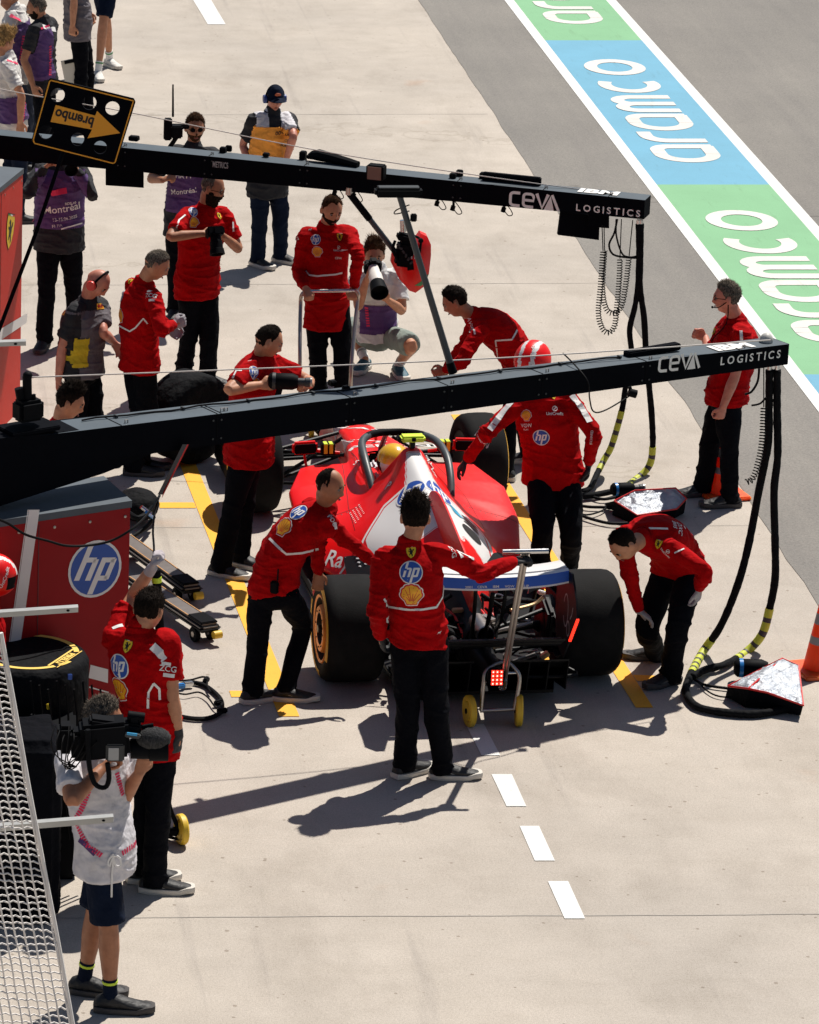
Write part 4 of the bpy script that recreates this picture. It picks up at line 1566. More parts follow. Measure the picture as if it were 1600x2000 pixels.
# bent forward beyond the car
person('dark haired mechanic in a red jacket leaning far forward behind the helmeted crew member',
    feet=[(985, 938, -70), (1034, 905, -80)], pelvis=(1020, 722, 0), neck=(926, 620, .02), head=(890, 590, -.02), face=(-78, 30, 0), hips=-80, chest=-85,
    armL={'e': (902, 700), 'h': (872, 722, .05), 'curl': .5, 'dir': (-1, -.4, 0)}, armR={'e': (905, 700), 'h': (868, 728, .2), 'curl': .5},
    knees=((985, 830), (1020, 815)), h=1.80, hair=('short', H_DARK, .015), skin=SKIN_T, shoes=TEAM_SH, group=GR, hunch=.07,
    decals=[('T:AWS', 920, 632, .035, 75), ('T:DXC', 921, 641, .04, 75), ('bar', 927, 648, .014, 85, 3)],
    lines=[([(968, 665), (1000, 663), (1010, 645)], .014, PIP), ([(968, 665), (973, 698), (958, 705)], .012, PIP)])

# bearded man with the front jack
c_beard = person('bearded mechanic in a red jacket holding the steel hoop handle with both hands',
    feet=[(672, 812, 178), (622, 806, 190)], pelvis=(640, 622, 0), neck=(638, 446, .02), head=(648, 410, -.08), face=(165, 22, 0), hips=178, chest=176,
    armR={'e': (583, 518), 'h': (597, 562, -.24), 'curl': 1, 'dir': (.3, -.6, -.5), 'palm': (0, .2, -1)}, armL={'e': (698, 512), 'h': (692, 560, -.24), 'curl': 1, 'dir': (-.2, -.6, -.5), 'palm': (0, .2, -1)},
    h=1.86, bulk=.96, hair=('receding', H_BROWN, .009), beard=(H_DARK, .008), skin=SKIN, shoes=DKSH, group=GR,
    decals=[('hp', 617, 468, .082), ('shell', 620, 492, .080), ('shield', 663, 463, .062), ('creditlogo', 661, 486, .06), ('T:CEVA', 661, 504, .018), ('T:ZCG', 579, 466, .026, -5), ('cat', 606, 449, .028)],
    lines=[([(598, 530), (605, 537), (620, 539), (655, 536), (668, 533)], .014, PIP), ([(588, 446), (606, 436)], .016, PIP)])

# crouching photographer
PURP = M('vest_purple', (.085, .032, .15), .75, kind='cloth')
MAG = M('vest_magenta', (.70, .02, .10), .7)
SHORTS_G = M('shorts_sage', (.22, .26, .23), .85, kind='cloth')
def stripes(pts, w=.03):
    out = []
    for i in range(len(pts) - 1):
        (a, b), (c, d) = pts[i], pts[i + 1]
        n = max(3, int(math.hypot(c - a, d - b) / 5))
        for k in range(n):
            p = (a + (c - a) * k / n, b + (d - b) * k / n)
            q = (p[0] + (c - a) / n * .45, p[1] + (d - b) / n * .45)
            out.append(([p, q], w, MAG))
    return out
person('crouching photographer in a white shirt and shorts aiming a long white lens',
    feet=[(778, 732, 170), (712, 722, 205)], pelvis=(738, 648, .02), neck=(738, 528, -.05), head=(731, 500, -.06), face=(182, 6, 0), hips=180, chest=182,
    armL={'e': (783, 600), 'h': (757, 586, -.32), 'curl': .7, 'dir': (-.6, .3, -.4), 'palm': (-.5, 0, 1)}, armR={'e': (702, 590), 'h': (716, 545, -.28), 'curl': .9},
    knees=((795, 648), (688, 650)), h=1.80, top=('short', M('shirt_white', (.68, .67, .66), .8, kind='cloth')), legs=('shorts', SHORTS_G), hair=('curly', H_BROWN, .020), skin=SKIN,
    shoes=(M('shoe_teal', (.02, .09, .13), .6, kind='cloth'), SOLE), socks=(WHITE, GREYG),
    vest=bib(PURP, lambda a, b, f: abs(a) < .15 and -.52 < b < -.27 and f > 0, lines=stripes([(764, 545), (770, 600)]) + stripes([(712, 560), (720, 640)])))
still_camera('black camera with a big white telephoto lens held by the crouching photographer', P(728, 520, G(740, 725).y - .30), Vector((.06, -1, -.38)), .34, .062, True)

# team photographer
person('bearded photographer with glasses in a red shirt holding a camera at his chest',
    feet=[(404, 752, 110), (358, 742, 130)], pelvis=(383, 560, 0), neck=(402, 408, .02), head=(415, 368, -.04), face=(112, 18, 0), hips=140, chest=152,
    armR={'e': (330, 462), 'h': (396, 456, -.22), 'curl': .85, 'dir': (1, .2, 0)}, armL={'e': (460, 470), 'h': (437, 462, -.24), 'curl': .8, 'dir': (-1, .1, 0)},
    h=1.84, bulk=1.14, top=('short', RED), hair=('balding', H_GREY, .008), beard=(H_DARK, .022), skin=SKIN_T, shoes=(SHOE, SOLE, SHOE), extra=glasses(BLK),
    decals=[('hp', 378, 413, .085), ('shell', 377, 434, .082), ('shield', 428, 422, .06), ('T:ZCG', 341, 402, .028, -15), ('bar', 338, 411, .016, -15, 3)],
    lines=[([(345, 446), (350, 430), (362, 420)], .014, PIP), ([(455, 434), (456, 452)], .014, PIP), ([(360, 384), (376, 380)], .03, PIP)])
still_camera('black camera with a dark lens held at the chest of the team photographer', P(420, 452, G(380, 747).y - .34), Vector((.10, -.55, -1)), .16, .055, name='photo_camera')

# marshal with the orange bib
ORB = M('bib_orange', (.95, .36, .04), .7, kind='cloth')
person('marshal in a navy cap and blue ear defenders wearing an orange bib',
    feet=[(548, 512, 125), (502, 520, 140)], pelvis=(520, 368, 0), neck=(532, 222, .02), head=(537, 192, -.03), face=(172, 12, 0), hips=160, chest=165,
    armR={'e': (476, 270), 'h': (490, 330, -.05), 'curl': .4}, armL={'e': (575, 262), 'h': (560, 310, -.18), 'curl': .5},
    h=1.74, bulk=1.10, top=('short', M('polo_dark', (.008, .008, .012), .85, kind='cloth'), VESTW, lambda a, b, f, c: b > -.13 and .06 < abs(a) < .17), legs=('trousers', NAVY), hair=('short', H_GREY, .008), skin=SKIN_P, shoes=(SHOE, SOLE, SHOE),
    extra=chain(cap(NAVY, M('badge_red', (.55, .12, .05), .5)), headset(M('cup_blue', (.02, .05, .22), .4), BLK), glasses(BLK, True)),
    decals=[],
    vest=bib(ORB, lambda a, b, f: abs(a) < .19 and -.50 < b < -.10 and f > -.02, [('K:004 IAN', 556, 262, .035, 8), ('K:CITÉ', 560, 274, .032, 8), ('K:SCRUTINEER', 562, 286, .030, 8)], lines=[([(504, 243), (524, 222)], .03, MAG), ([(556, 218), (580, 232)], .03, MAG)]))

# photographer behind the far arm
DKT = M('tee_dark', (.010, .010, .014), .85, kind='cloth')
person('photographer in dark shirt and purple bib beside a camera with a tall antenna',
    feet=[(392, 622, 175), (342, 618, 190)], pelvis=(362, 442, 0), neck=(378, 288, .0), head=(381, 250, -.03), face=(176, 6, 0), hips=178, chest=180,
    armR={'e': (305, 332), 'h': (318, 352, -.2), 'curl': .9, 'dir': (.5, .3, 0)}, armL={'e': (420, 345), 'h': (400, 400, -.1), 'curl': .4},
    h=1.84, bulk=1.08, top=('short', DKT), hair=('short', H_BROWN, .014), beard=(H_BROWN, .005), skin=SKIN_T, shoes=DKSH, extra=glasses(BLK, True),
    vest=bib(PURP, lambda a, b, f: abs(a) < .19 and -.56 < b < -.02 and f > -.03, [('T:FIA F1', 358, 344, .04, 3), ('T:Montréal', 358, 374, .045, -4)], lines=stripes([(322, 372), (318, 405)]) + [([(322, 336), (398, 338)], .02, MAG)]))
# photographer at the left
person('photographer in dark long sleeves and purple bib, face hidden by the arrow board',
    feet=[(148, 668, 160), (86, 680, 195)], pelvis=(115, 470, 0), neck=(118, 322, .0), head=(126, 290, -.04), face=(165, 5, 0), hips=175, chest=178,
    armR={'e': (56, 372), 'h': (88, 328, -.26), 'curl': .8, 'dir': (.6, .5, 0)}, armL={'e': (176, 372), 'h': (150, 332, -.26), 'curl': .8, 'dir': (-.5, .6, 0)},
    h=1.84, bulk=1.18, top=('long', DKT), hair=('short', H_DARK, .012), skin=SKIN_T, shoes=DKSH,
    vest=bib(PURP, lambda a, b, f: abs(a) < .21 and -.52 < b < -.02 and f > -.03, [('T:Montréal', 122, 408, .062, -8), ('T:13-15.06.2025', 128, 427, .028, -8), ('T:RDS 10', 138, 397, .024, -8), ('T:F1 FIA', 112, 441, .024, -8)], lines=stripes([(64, 372), (66, 440)]) + [([(72, 452), (110, 450), (160, 436)], .012, PIP), ([(100, 378), (130, 372)], .05, MAG)]))
still_camera('black camera raised to the face of the photographer at the left wall', P(128, 312, G(116, 672).y - .30), Vector((.15, -1, -.12)), .22, .05)

# tyre engineer
GSH = M('shirt_grey', (.115, .10, .115), .8, kind='cloth')
def py_top(a, b, f, c):
    return (abs(a) > .17 and b < -.05) or (b > -.035)
YCL = M('shirt_yellow', (.60, .42, .01), .8, kind='cloth')
PYB = M('tag_orange', (.85, .40, .02), .5)
def tag_art(t, bgm=PYB, w=2.6, txt='K:'):
    vs, fs = text2d(t, .03)
    sc = min(.62, w * .86 / (max(x for x, y in vs) * 2))
    return [([(-w / 2, -.5), (0, -.5), (w / 2, -.5), (-w / 2, .5), (0, .5), (w / 2, .5)], [(0, 1, 4, 3), (1, 2, 5, 4)], bgm, 0), ([(x * sc, y * sc) for x, y in vs], fs, LRED if txt == 'K:' else WHITE, 1)]
def py_extra(c):
    headset(M('cup_red', (.60, .02, .01), .4), BLK)(c)
    m = MB()
    decal(m, c['tree'], '', 122, 611, .045, 35, layers=tag_art('PIRELLI'))
    decal(m, c['tree'], '', 197, 598, .045, -10, layers=tag_art('PIRELLI'))
    if m.v:
        m.build('sleeve_badge', c['root'], merge=False)
person('bald man with red ear defenders in a grey, black and yellow shirt',
    feet=[(182, 905, 110), (142, 912, 130)], pelvis=(160, 712, 0), neck=(172, 590, .0), head=(190, 553, -.08), face=(118, 42, 0), hips=120, chest=128,
    armR={'e': (103, 678), 'h': (112, 752, .0), 'curl': .5, 'dir': (.2, -1, 0)}, armL={'e': (205, 655), 'h': (222, 668, -.05), 'curl': .3, 'dir': (.5, -.8, 0)},
    h=1.78, bulk=1.2, top=('short', GSH, DKT, py_top), hair=('bald', H_DARK, 0), skin=SKIN_P, shoes=DKSH, extra=py_extra,
    vest=bib(YCL, lambda a, b, f: .115 < a < .2 and -.47 < b < -.24 and f > -.06))

# holding the tyre
person('mechanic in a red jacket and grey glove steadying an upright blanketed tyre',
    feet=[(262, 928, 95), (276, 918, 85)], pelvis=(272, 705, 0), neck=(280, 556, .02), head=(305, 518, -.04), face=(92, 28, 0), hips=62, chest=66,
    armR={'e': (322, 652), 'h': (338, 634, .02), 'free': 1, 'curl': .6, 'dir': (1, .3, 0)}, armL={'e': (290, 640), 'h': (330, 640, .25), 'curl': .5},
    knees=((275, 820), (285, 815)), h=1.82, bulk=1.0, hair=('short', H_GREY, .007), skin=SKIN, gloves=(GREYG, GREYG), shoes=DKSH, group=GR,
    decals=[('hp', 239, 578, .105), ('shell', 236, 617, .105), ('shield', 254, 549, .05), ('T:ZCG', 294, 577, .035, 5), ('bar', 292, 569, .015, 0, 3), ('bar', 296, 586, .018, 0, 3)],
    lines=[([(234, 637), (254, 647), (265, 640), (280, 622), (288, 632)], .012, PIP)])

# head above the pivot
person('dark haired mechanic with only head and shoulders showing above the nearer overhead beam',
    feet=[(132, 1255, 80), (118, 1262, 90)], pelvis=(112, 1010, 0), neck=(118, 832, .0), head=(136, 786, -.02), face=(95, 22, 0), hips=90, chest=95,
    h=1.78, hair=('quiff', H_DARK, .018), skin=SKIN, shoes=DKSH, group=GR, decals=[('shell', 92, 815, .05, -40)])

# raised grey glove, lower left
person('mechanic in a short sleeved red shirt raising a white glove to a hanging cable',
    feet=[(276, 1722, 80), (300, 1742, 92)], pelvis=(296, 1445, 0), neck=(274, 1232, .0), head=(291, 1193, .02), face=(32, 18, 0), hips=40, chest=28,
    armL={'e': (262, 1165), 'h': (298, 1108, .12), 'free': 1, 'curl': .95, 'dir': (.1, 1, 0)}, armR={'e': (336, 1410), 'h': (352, 1476, -.05), 'curl': .5, 'dir': (-.2, -1, 0)},
    knees=((300, 1590), (305, 1600)), h=1.86, bulk=1.05, top=('short', RED), hair=('short', H_DARK, .016), skin=SKIN, gloves=(M('white_glove', (.45, .40, .42), .8, kind='cloth'), BLKG), shoes=TEAM_SH, group=GR,
    decals=[('shield', 249, 1263, .075, 15), ('hp', 231, 1302, .15), ('shell', 232, 1348, .135, -8), ('T:ZCG', 328, 1306, .035, 8), ('bar', 325, 1296, .018, 8, 3), ('bar', 330, 1319, .022, 8, 3), ('bar', 230, 1224, .022, -20, 3)],
    lines=[([(298, 1262), (312, 1275), (322, 1288)], .05, PIP), ([(289, 1383), (290, 1352), (300, 1335), (311, 1345), (312, 1366)], .014, PIP)])

# television camera operator
person('camera operator in a white shirt and navy shorts with a camera on the shoulder',
    feet=[(165, 1940, 100), (215, 1975, 92)], pelvis=(208, 1672, 0), neck=(186, 1446, .05), head=(203, 1408, .05), face=(98, 2, 0), hips=110, chest=150,
    armL={'e': (238, 1618), 'h': (272, 1510, -.22), 'free': 1, 'curl': .8, 'dir': (.3, 1, 0), 'palm': (-.2, 1, 0)}, armR={'e': (160, 1560), 'h': (200, 1500, -.1), 'curl': .7},
    knees=((170, 1822), (216, 1838)), h=1.90, bulk=1.12, wr=.55, top=('tee', VESTW), legs=('shorts', NAVY), hair=('short', H_GREY, .02), skin=SKIN_T, shoes=(SHOE, SOLE_D), socks=(NAVY, NEON),
    extra=headset(BLK, BLK), lines=stripes([(178, 1530), (160, 1580), (148, 1600)], .03) + stripes([(228, 1510), (240, 1555)], .03) + stripes([(150, 1610), (170, 1650), (200, 1672)], .03) + stripes([(272, 1630), (262, 1650), (236, 1668)], .03) + [([(262, 1625), (274, 1600)], .03, PURP), ([(156, 1640), (186, 1668)], .03, PURP)])

# helmet at the left frame edge
person('crew member in a white and red helmet beside the stacked tyres, mostly out of view',
    feet=[(-22, 1650, 100), (-10, 1640, 90)], pelvis=(-34, 1385, 0), neck=(-26, 1188, .0), head=(-13, 1126, -.02), face=(75, 5, 0), hips=80, chest=85, h=1.80,
    helmet=full_helmet(WPAINT, CARRED, BLK, [('T:UniCredit', 10, 1128, .024, -70)]), shoes=DKSH, group=GR)

# onlookers, top left
WSH = M('shirt_white_linen', (.70, .67, .64), .8, kind='cloth')
person('curly blond onlooker in a white shirt with a purple bib',
    feet=[(8, 432, 60), (34, 436, 80)], pelvis=(26, 262, 0), neck=(14, 112, .0), head=(8, 84, .0), face=(60, 20, 0), hips=80, chest=95, h=1.80,
    armR={'e': (48, 205), 'h': (40, 238, -.1), 'curl': .4}, top=('short', WSH), legs=('trousers', NAVY), hair=('curly', H_BLOND, .022), skin=SKIN, shoes=DKSH,
    vest=bib(PURP, lambda a, b, f: abs(a) < .2 and -.6 < b < -.35, lines=stripes([(52, 175), (44, 240)])), lines=[([(14, 118), (34, 124)], .03, MAG)])
person('dark haired onlooker in a white shirt and purple bib beside the man in black',
    feet=[(58, 330, 60), (40, 336, 80)], pelvis=(52, 142, 0), neck=(28, 20, .0), head=(18, -6, .0), face=(70, 20, 0), hips=100, chest=110, h=1.82,
    top=('short', WSH), legs=('trousers', M('jeans_dark', (.02, .03, .06), .85, kind='cloth')), hair=('short', H_DARK, .012), skin=SKIN_T, shoes=DKSH,
    vest=bib(PURP, lambda a, b, f: abs(a) < .2 and -.52 < b < -.12 and f > -.05, lines=stripes([(46, 70), (40, 120)])), lines=[([(20, 30), (40, 40)], .04, MAG)])
person('grey haired onlooker in a black shirt with a white and purple bib',
    feet=[(94, 352, -60), (72, 356, -80)], pelvis=(84, 165, 0), neck=(84, 42, .0), head=(72, 16, .0), face=(-80, 10, 0), hips=100, chest=120, h=1.82,
    armL={'e': (104, 130), 'h': (78, 168, -.2), 'curl': .5, 'dir': (-.5, -.8, 0)}, top=('short', DKT), hair=('short', H_GREY, .010), beard=(H_DARK, .005), skin=SKIN_T, shoes=DKSH,
    vest=bib(PURP, lambda a, b, f: abs(a) < .2 and -.55 < b < -.05 and a > .02, lines=stripes([(98, 90), (98, 150)])), lines=[([(84, 52), (108, 58)], .05, PIP), ([(80, 56), (96, 50)], .02, MAG)])
person('onlooker in a grey shirt and black trousers carrying papers down at the side',
    feet=[(170, 255, 60), (146, 262, 80)], pelvis=(152, 62, 0), neck=(152, -74, .0), head=(158, -104, .0), face=(60, 10, 0), hips=90, chest=110, h=1.82,
    armR={'e': (148, 62), 'h': (142, 108, -.08), 'curl': .6, 'dir': (-.1, -1, 0)}, top=('short', GSH), skin=SKIN, shoes=DKSH)
pm = MB()
gp = P(142, 140, G(158, 258).y - .10)
pm.box(gp, (.20, .015, .27), M('paper_white', (.62, .58, .50), .8), Matrix.Rotation(R(-12), 3, 'Y'))
pm.box(gp + Vector((-.02, -.02, .115)), (.14, .012, .035), BLK, Matrix.Rotation(R(-12), 3, 'Y'))
tag(pm.build('clipboard'), 'cream papers on a clipboard held by the onlooker in grey', 'clipboard')
person('bare legged walker in dark shorts, white sneakers and white socks with green bands',
    feet=[(192, 154, 175), (214, 130, 150)], pelvis=(205, -28, 0), neck=(206, -160, .0), head=(208, -190, .0), face=(170, 10, 0), hips=170, chest=170, h=1.80,
    top=('tee', GSH), legs=('shorts', NAVY), knees=((192, 70), (222, 60)), skin=SKIN, shoes=(M('shoe_white', (.66, .64, .60), .7, kind='cloth'), SOLE), socks=(WHITE, GREENP))

# ------------------------------------------------------------------ the racing car
CAR = empty('race_car', (4.046, 25.615, 0), .0682, 'red open wheel racing car with white engine cover and blue and white rear wing', 'racing car')
CW = world_of(CAR)
def cbuild(m, name, parent=CAR, **kw):
    m.v = [tuple(CW @ Vector(v)) for v in m.v]
    return m.build(name, parent, **kw)
def attr_mat(name, layers):
    """paint split by interpolated vertex fields: layers = [(attribute, threshold, colour)] over the base red"""
    m = CARRED.copy()
    m.name = name
    t = m.node_tree
    b = t.nodes['Principled BSDF']
    src = b.inputs['Base Color'].links[0].from_socket
    for at, th, col in layers:
        a = t.nodes.new('ShaderNodeAttribute')
        a.attribute_name = at
        g = t.nodes.new('ShaderNodeMath')
        g.operation = 'GREATER_THAN'
        g.inputs[1].default_value = th
        t.links.new(a.outputs['Fac'], g.inputs[0])
        x = t.nodes.new('ShaderNodeMix')
        x.data_type = 'RGBA'
        t.links.new(g.outputs[0], x.inputs[0])
        t.links.new(src, x.inputs[6])
        x.inputs[7].default_value = (*col, 1)
        src = x.outputs[2]
    t.links.new(src, b.inputs['Base Color'])
    return m
LIV = attr_mat('car_livery', [('panel', 0.0, (.76, .75, .74)), ('panel', .030, (.66, .012, .02)), ('panel', .048, (.76, .75, .74))])
ST = {  # y : eight half profile points (x, z)
    5.02: [(0, .19), (.05, .19), (.08, .18), (.10, .165), (.105, .15), (.105, .13), (.09, .115), (.05, .11)],
    4.80: [(0, .30), (.08, .30), (.11, .285), (.125, .26), (.13, .23), (.13, .20), (.12, .17), (.08, .15)],
    4.30: [(0, .45), (.10, .45), (.13, .44), (.145, .41), (.15, .36), (.15, .31), (.14, .26), (.1, .23)],
    3.60: [(0, .575), (.125, .572), (.165, .555), (.185, .52), (.195, .46), (.195, .40), (.18, .30), (.13, .22)],
    3.10: [(0, .635), (.18, .63), (.225, .61), (.25, .57), (.265, .48), (.27, .40), (.27, .25), (.2, .13)],
    2.92: [(0, .65), (.20, .645), (.25, .62), (.28, .58), (.30, .50), (.31, .40), (.31, .25), (.25, .12)],
    2.84: [(0, .655), (.215, .65), (.265, .625), (.33, .60), (.60, .585), (.64, .54), (.55, .35), (.45, .12)],
    2.45: [(0, .67), (.235, .665), (.285, .635), (.37, .595), (.73, .545), (.79, .48), (.70, .30), (.6, .12)],
    2.10: [(0, .70), (.235, .69), (.285, .65), (.39, .58), (.745, .48), (.80, .40), (.72, .26), (.6, .12)],
    2.00: [(0, .98), (.075, .95), (.165, .78), (.37, .57), (.745, .455), (.80, .37), (.72, .25), (.6, .12)],
    1.65: [(0, .90), (.075, .86), (.22, .70), (.40, .54), (.68, .34), (.74, .26), (.66, .18), (.52, .12)],
    1.30: [(0, .83), (.085, .78), (.25, .64), (.405, .48), (.54, .26), (.56, .21), (.50, .16), (.42, .12)],
    0.95: [(0, .75), (.085, .70), (.23, .58), (.345, .42), (.40, .25), (.40, .2), (.36, .16), (.32, .12)],
    0.55: [(0, .66), (.075, .62), (.17, .51), (.235, .37), (.26, .24), (.26, .2), (.24, .16), (.22, .12)],
    0.10: [(0, .57), (.06, .54), (.12, .45), (.155, .34), (.17, .26), (.17, .22), (.16, .19), (.14, .17)],
    -.35: [(0, .49), (.045, .47), (.08, .41), (.10, .35), (.11, .30), (.11, .27), (.10, .25), (.08, .24)],
}
def panel_field(x, y):
    ax = abs(x)
    # signed distance inside the white panel of the engine cover
    fr = 1.56 + .10 * math.sin(min(ax / .30, 1) * PI * .6) - max(0, ax - .26) * 1.1
    d1 = fr - y
    d2 = (.470 - ax) * 1.0
    d3 = y - (1.12 - .22 * min(ax / .4, 1))
    flank = min(d1, d2, d3 * 1.0 + .05 if d3 > 0 else d3)
    w = .045 + .13 * min(max((1.94 - y) / .75, 0), 1) ** .8
    spine = min(w - ax, 1.95 - y, (y - .93) * .8)
    return max(flank, spine if spine < 0 else spine + (.05 if ax < w else 0))
ys = sorted(ST)
rows = []
for i in range(len(ys) - 1):
    y0, y1 = ys[i], ys[i + 1]
    n = max(2, int((y1 - y0) / .022))
    for k in range(n):
        t = k / n
        def cr(j, c):
            a = ST[ys[max(i - 1, 0)]][j][c]
            b = ST[y0][j][c]
            d = ST[y1][j][c]
            e = ST[ys[min(i + 2, len(ys) - 1)]][j][c]
            s1 = (d - a) / max(y1 - ys[max(i - 1, 0)], .05) * (y1 - y0)
            s2 = (e - b) / max(ys[min(i + 2, len(ys) - 1)] - y0, .05) * (y1 - y0)
            if (y0, y1) in ((2.10, 2.45), (2.00, 2.10), (1.65, 2.00), (2.84, 2.92), (2.92, 3.10), (2.45, 2.84)):
                return b + (d - b) * t
            h1 = 2 * t ** 3 - 3 * t ** 2 + 1
            h2 = t ** 3 - 2 * t ** 2 + t
            h3 = -2 * t ** 3 + 3 * t ** 2
            h4 = t ** 3 - t ** 2
            return h1 * b + h2 * s1 + h3 * d + h4 * s2
        rows.append((y0 + (y1 - y0) * t, [(cr(j, 0), cr(j, 1)) for j in range(8)]))
rows.append((ys[-1], ST[ys[-1]]))
cv, cf_ = [], []
NU = 8 * 5
def prof(pts):
    P3 = [Vector((a, b, 0)) for a, b in [(-pts[1][0], pts[1][1])] + pts]
    out = []
    for j in range(1, 8):
        p0, p1, p2 = P3[j - 1], P3[j], P3[j + 1] if j + 1 < len(P3) else P3[j]
        p3 = P3[j + 2] if j + 2 < len(P3) else p2
        for q in range(9):
            t = q / 9
            a = .5 * ((2 * p1) + (p2 - p0) * t + (2 * p0 - 5 * p1 + 4 * p2 - p3) * t * t + (3 * p1 - p0 - 3 * p2 + p3) * t ** 3)
            out.append((max(a.x, 0), a.y))
    out.append(pts[-1])
    return out
grid = []
for y, pts in rows:
    pr = prof(pts)
    full = [(-x, z) for x, z in pr[::-1]] + pr[1:]
    grid.append([(x, y, z) for x, z in full])
nn = len(grid[0])
cv = [p for r_ in grid for p in r_]
def in_cockpit(x, y):
    c = 2.52
    b = .43
    w = .215 * (1 - .12 * ((y - c) / b))
    return abs(y - c) < b and abs(x) < w * math.sqrt(max(0, 1 - ((y - c) / b) ** 4))
for a in range(len(grid) - 1):
    for i in range(nn - 1):
        q = (a * nn + i, a * nn + i + 1, (a + 1) * nn + i + 1, (a + 1) * nn + i)
        cx = sum(cv[t][0] for t in q) / 4
        cy = sum(cv[t][1] for t in q) / 4
        cz = sum(cv[t][2] for t in q) / 4
        if in_cockpit(cx, cy) and cz > .55:
            continue
        cf_.append(q)
m = MB().add(cv, cf_, LIV)
for q, f in enumerate(cf_):          # dark intakes and carbon lower flanks
    cx = sum(abs(cv[t][0]) for t in f) / 4
    cy = sum(cv[t][1] for t in f) / 4
    cz = sum(cv[t][2] for t in f) / 4
    if 2.84 <= cy <= 2.93 and cx > .30 and cz > .28:
        m.m[q] = m.mi(BLK)
    elif (cz < .20 and cy < 2.8) or cy < .28:
        m.m[q] = m.mi(CARBON)
    elif 2.0 < cy < 2.1 and cx < .10 and .80 < cz < .96:
        m.m[q] = m.mi(BLK)
m.add([grid[0][i] for i in range(nn)], [tuple(range(nn))], CARBON)
m.add([grid[-1][i] for i in range(nn)], [tuple(range(nn))], CARRED)
body_local = list(m.v)
wv = [CW @ Vector(v) for v in m.v]
ctree = bvh_of(wv, [f for f in m.f if len(f) == 4])
m.v = [tuple(v) for v in wv]
dl = MB()
for d_ in [('T:SAS', 704, 837, .10, 4, 2.0), ('T:SYS', 712, 862, .085, 4, 2.0), ('T:PERONI', 768, 871, .095, 0, 1.5), ('T:0.0%', 760, 882, .04, 0, 1.3), ('T:S', 696, 903, .06, -10), ('T:P', 760, 949, .07, 10), ('T:Ray', 662, 1098, .17, 8, .9), ('cat', 745, 976, .0001, 0),  ('creditlogo', 866, 966, .10, 100), ('T:CF', 852, 946, .045, 60), ('T:FIL', 836, 900, .05, 60), ('T:AWS', 843, 910, .06, 60)]:
    decal(dl, ctree, *d_, off=.004)
def car_decal(mb, kind, loc, n, up, size, wide=1.0, layers=None, tree=ctree, off=.004, depth=.15):
    R3 = CW.to_3x3()
    n, up = (R3 @ Vector(n)).normalized(), (R3 @ Vector(up)).normalized()
    up = (up - n * up.dot(n)).normalized()
    rt = up.cross(n).normalized()
    decal_at(mb, tree, kind, CW @ Vector(loc), rt, up, n, size, wide, off, depth, layers)
# panel gaps and fasteners
def gap(pts, w=.004):
    R3 = CW.to_3x3()
    pr = None
    for a, b in zip(pts, pts[1:]):
        n_ = max(2, int(math.hypot(b[0] - a[0], b[1] - a[1]) / .03))
        for k in range(n_ + 1):
            x, y = a[0] + (b[0] - a[0]) * k / n_, a[1] + (b[1] - a[1]) * k / n_
            h = ctree.ray_cast(CW @ Vector((x, y, 1.6)), Vector((0, 0, -1)))
            if h[0] is None:
                pr = None
                continue
            q = h[0] + h[1] * (.0022 if h[1].z > 0 else -.0022)
            if pr is not None and (q - pr).length < .12:
                t = (q - pr).normalized()
                s_ = t.cross(h[1]).normalized() * w / 2
                dl.add([pr - s_, pr + s_, q + s_, q - s_], [(0, 1, 2, 3)], M('panel_gap', (.02, .001, .001), .7))
            pr = q
for sx in (-1, 1):
    gap([(.23 * sx, 3.05), (.25 * sx, 2.12)])
    gap([(.34 * sx, 2.80), (.44 * sx, 2.0), (.46 * sx, 1.62)], .003)
    gap([(.36 * sx, 1.95), (.78 * sx, 1.95)])
    gap([(.10 * sx, .62), (.23 * sx, .62)])
    for k in range(10):
        x, y = ((.38 + .04 * k) * sx, 1.93) if k < 9 else (.25 * sx, 2.9)
        h = ctree.ray_cast(CW @ Vector((x, y, 1.6)), Vector((0, 0, -1)))
        if h[0] is not None:
            dl.ell(h[0], (.006, .006, .002), DARKP, n=8)
gap([(-.18, 3.12), (.18, 3.12)])
gap([(-.14, 4.0), (.14, 4.0)])
# louvre openings and black oval on the right flank, script on the left
def patch(pts, mat, maxe=.05):
    return [(*tess([pts], maxe), mat, 0)]
dark = M('vent_black', (.006, .006, .007), .6)
car_decal(dl, 'hp', (-.12, 1.50, .82), (-.75, 0, .66), (.25, .9, .3), .25)
car_decal(dl, 'hp', (.12, 1.50, .82), (.75, 0, .66), (-.25, .9, .3), .25)
for sx in (1,):
    car_decal(dl, '', (.29 * sx, 1.20, .60), (.72 * sx, 0, .7), (0, 1, 0), .22, 1.0, patch([(x * .9, y * .75) for x, y in circ(.5, 24)], dark))
    for k in range(3):
        car_decal(dl, '', (.31 * sx, 1.34 + .055 * k, .60), (.75 * sx, 0, .66), (0, 1, 0), .12, 1.0, patch([(-.7, -.12), (.7, -.12), (.6, .12), (-.5, .10)], dark))
for k in range(7):
    for j in range(4):
        car_decal(dl, '', (-.36 - .032 * j, 1.78 + .030 * k - .02 * j, .55), (-.5, 0, .85), (0, 1, 0), .013, 1.0, patch([(-.5, -.3), (.4, -.3), (.5, .3), (-.4, .3)], WHITE, .5))
LBL2 = M('logo_cyan', (.02, .36, .58), .5)
car_decal(dl, '', (.20, 1.40, .70), (.6, 0, .8), (0, 1, 0), .16, 1.0, [(*tess([[(-.5, .3), (-.2, .28), (.2, .1), (.5, .0), (.1, -.05), (-.3, .02)]], .2), LBL2, 0), (*tess([[(-.3, -.12), (.1, -.1), (.5, -.14), (.2, -.4), (-.1, -.42)]], .2), LBL2, 0)])
m.v += dl.v
o_ = len(body_local)
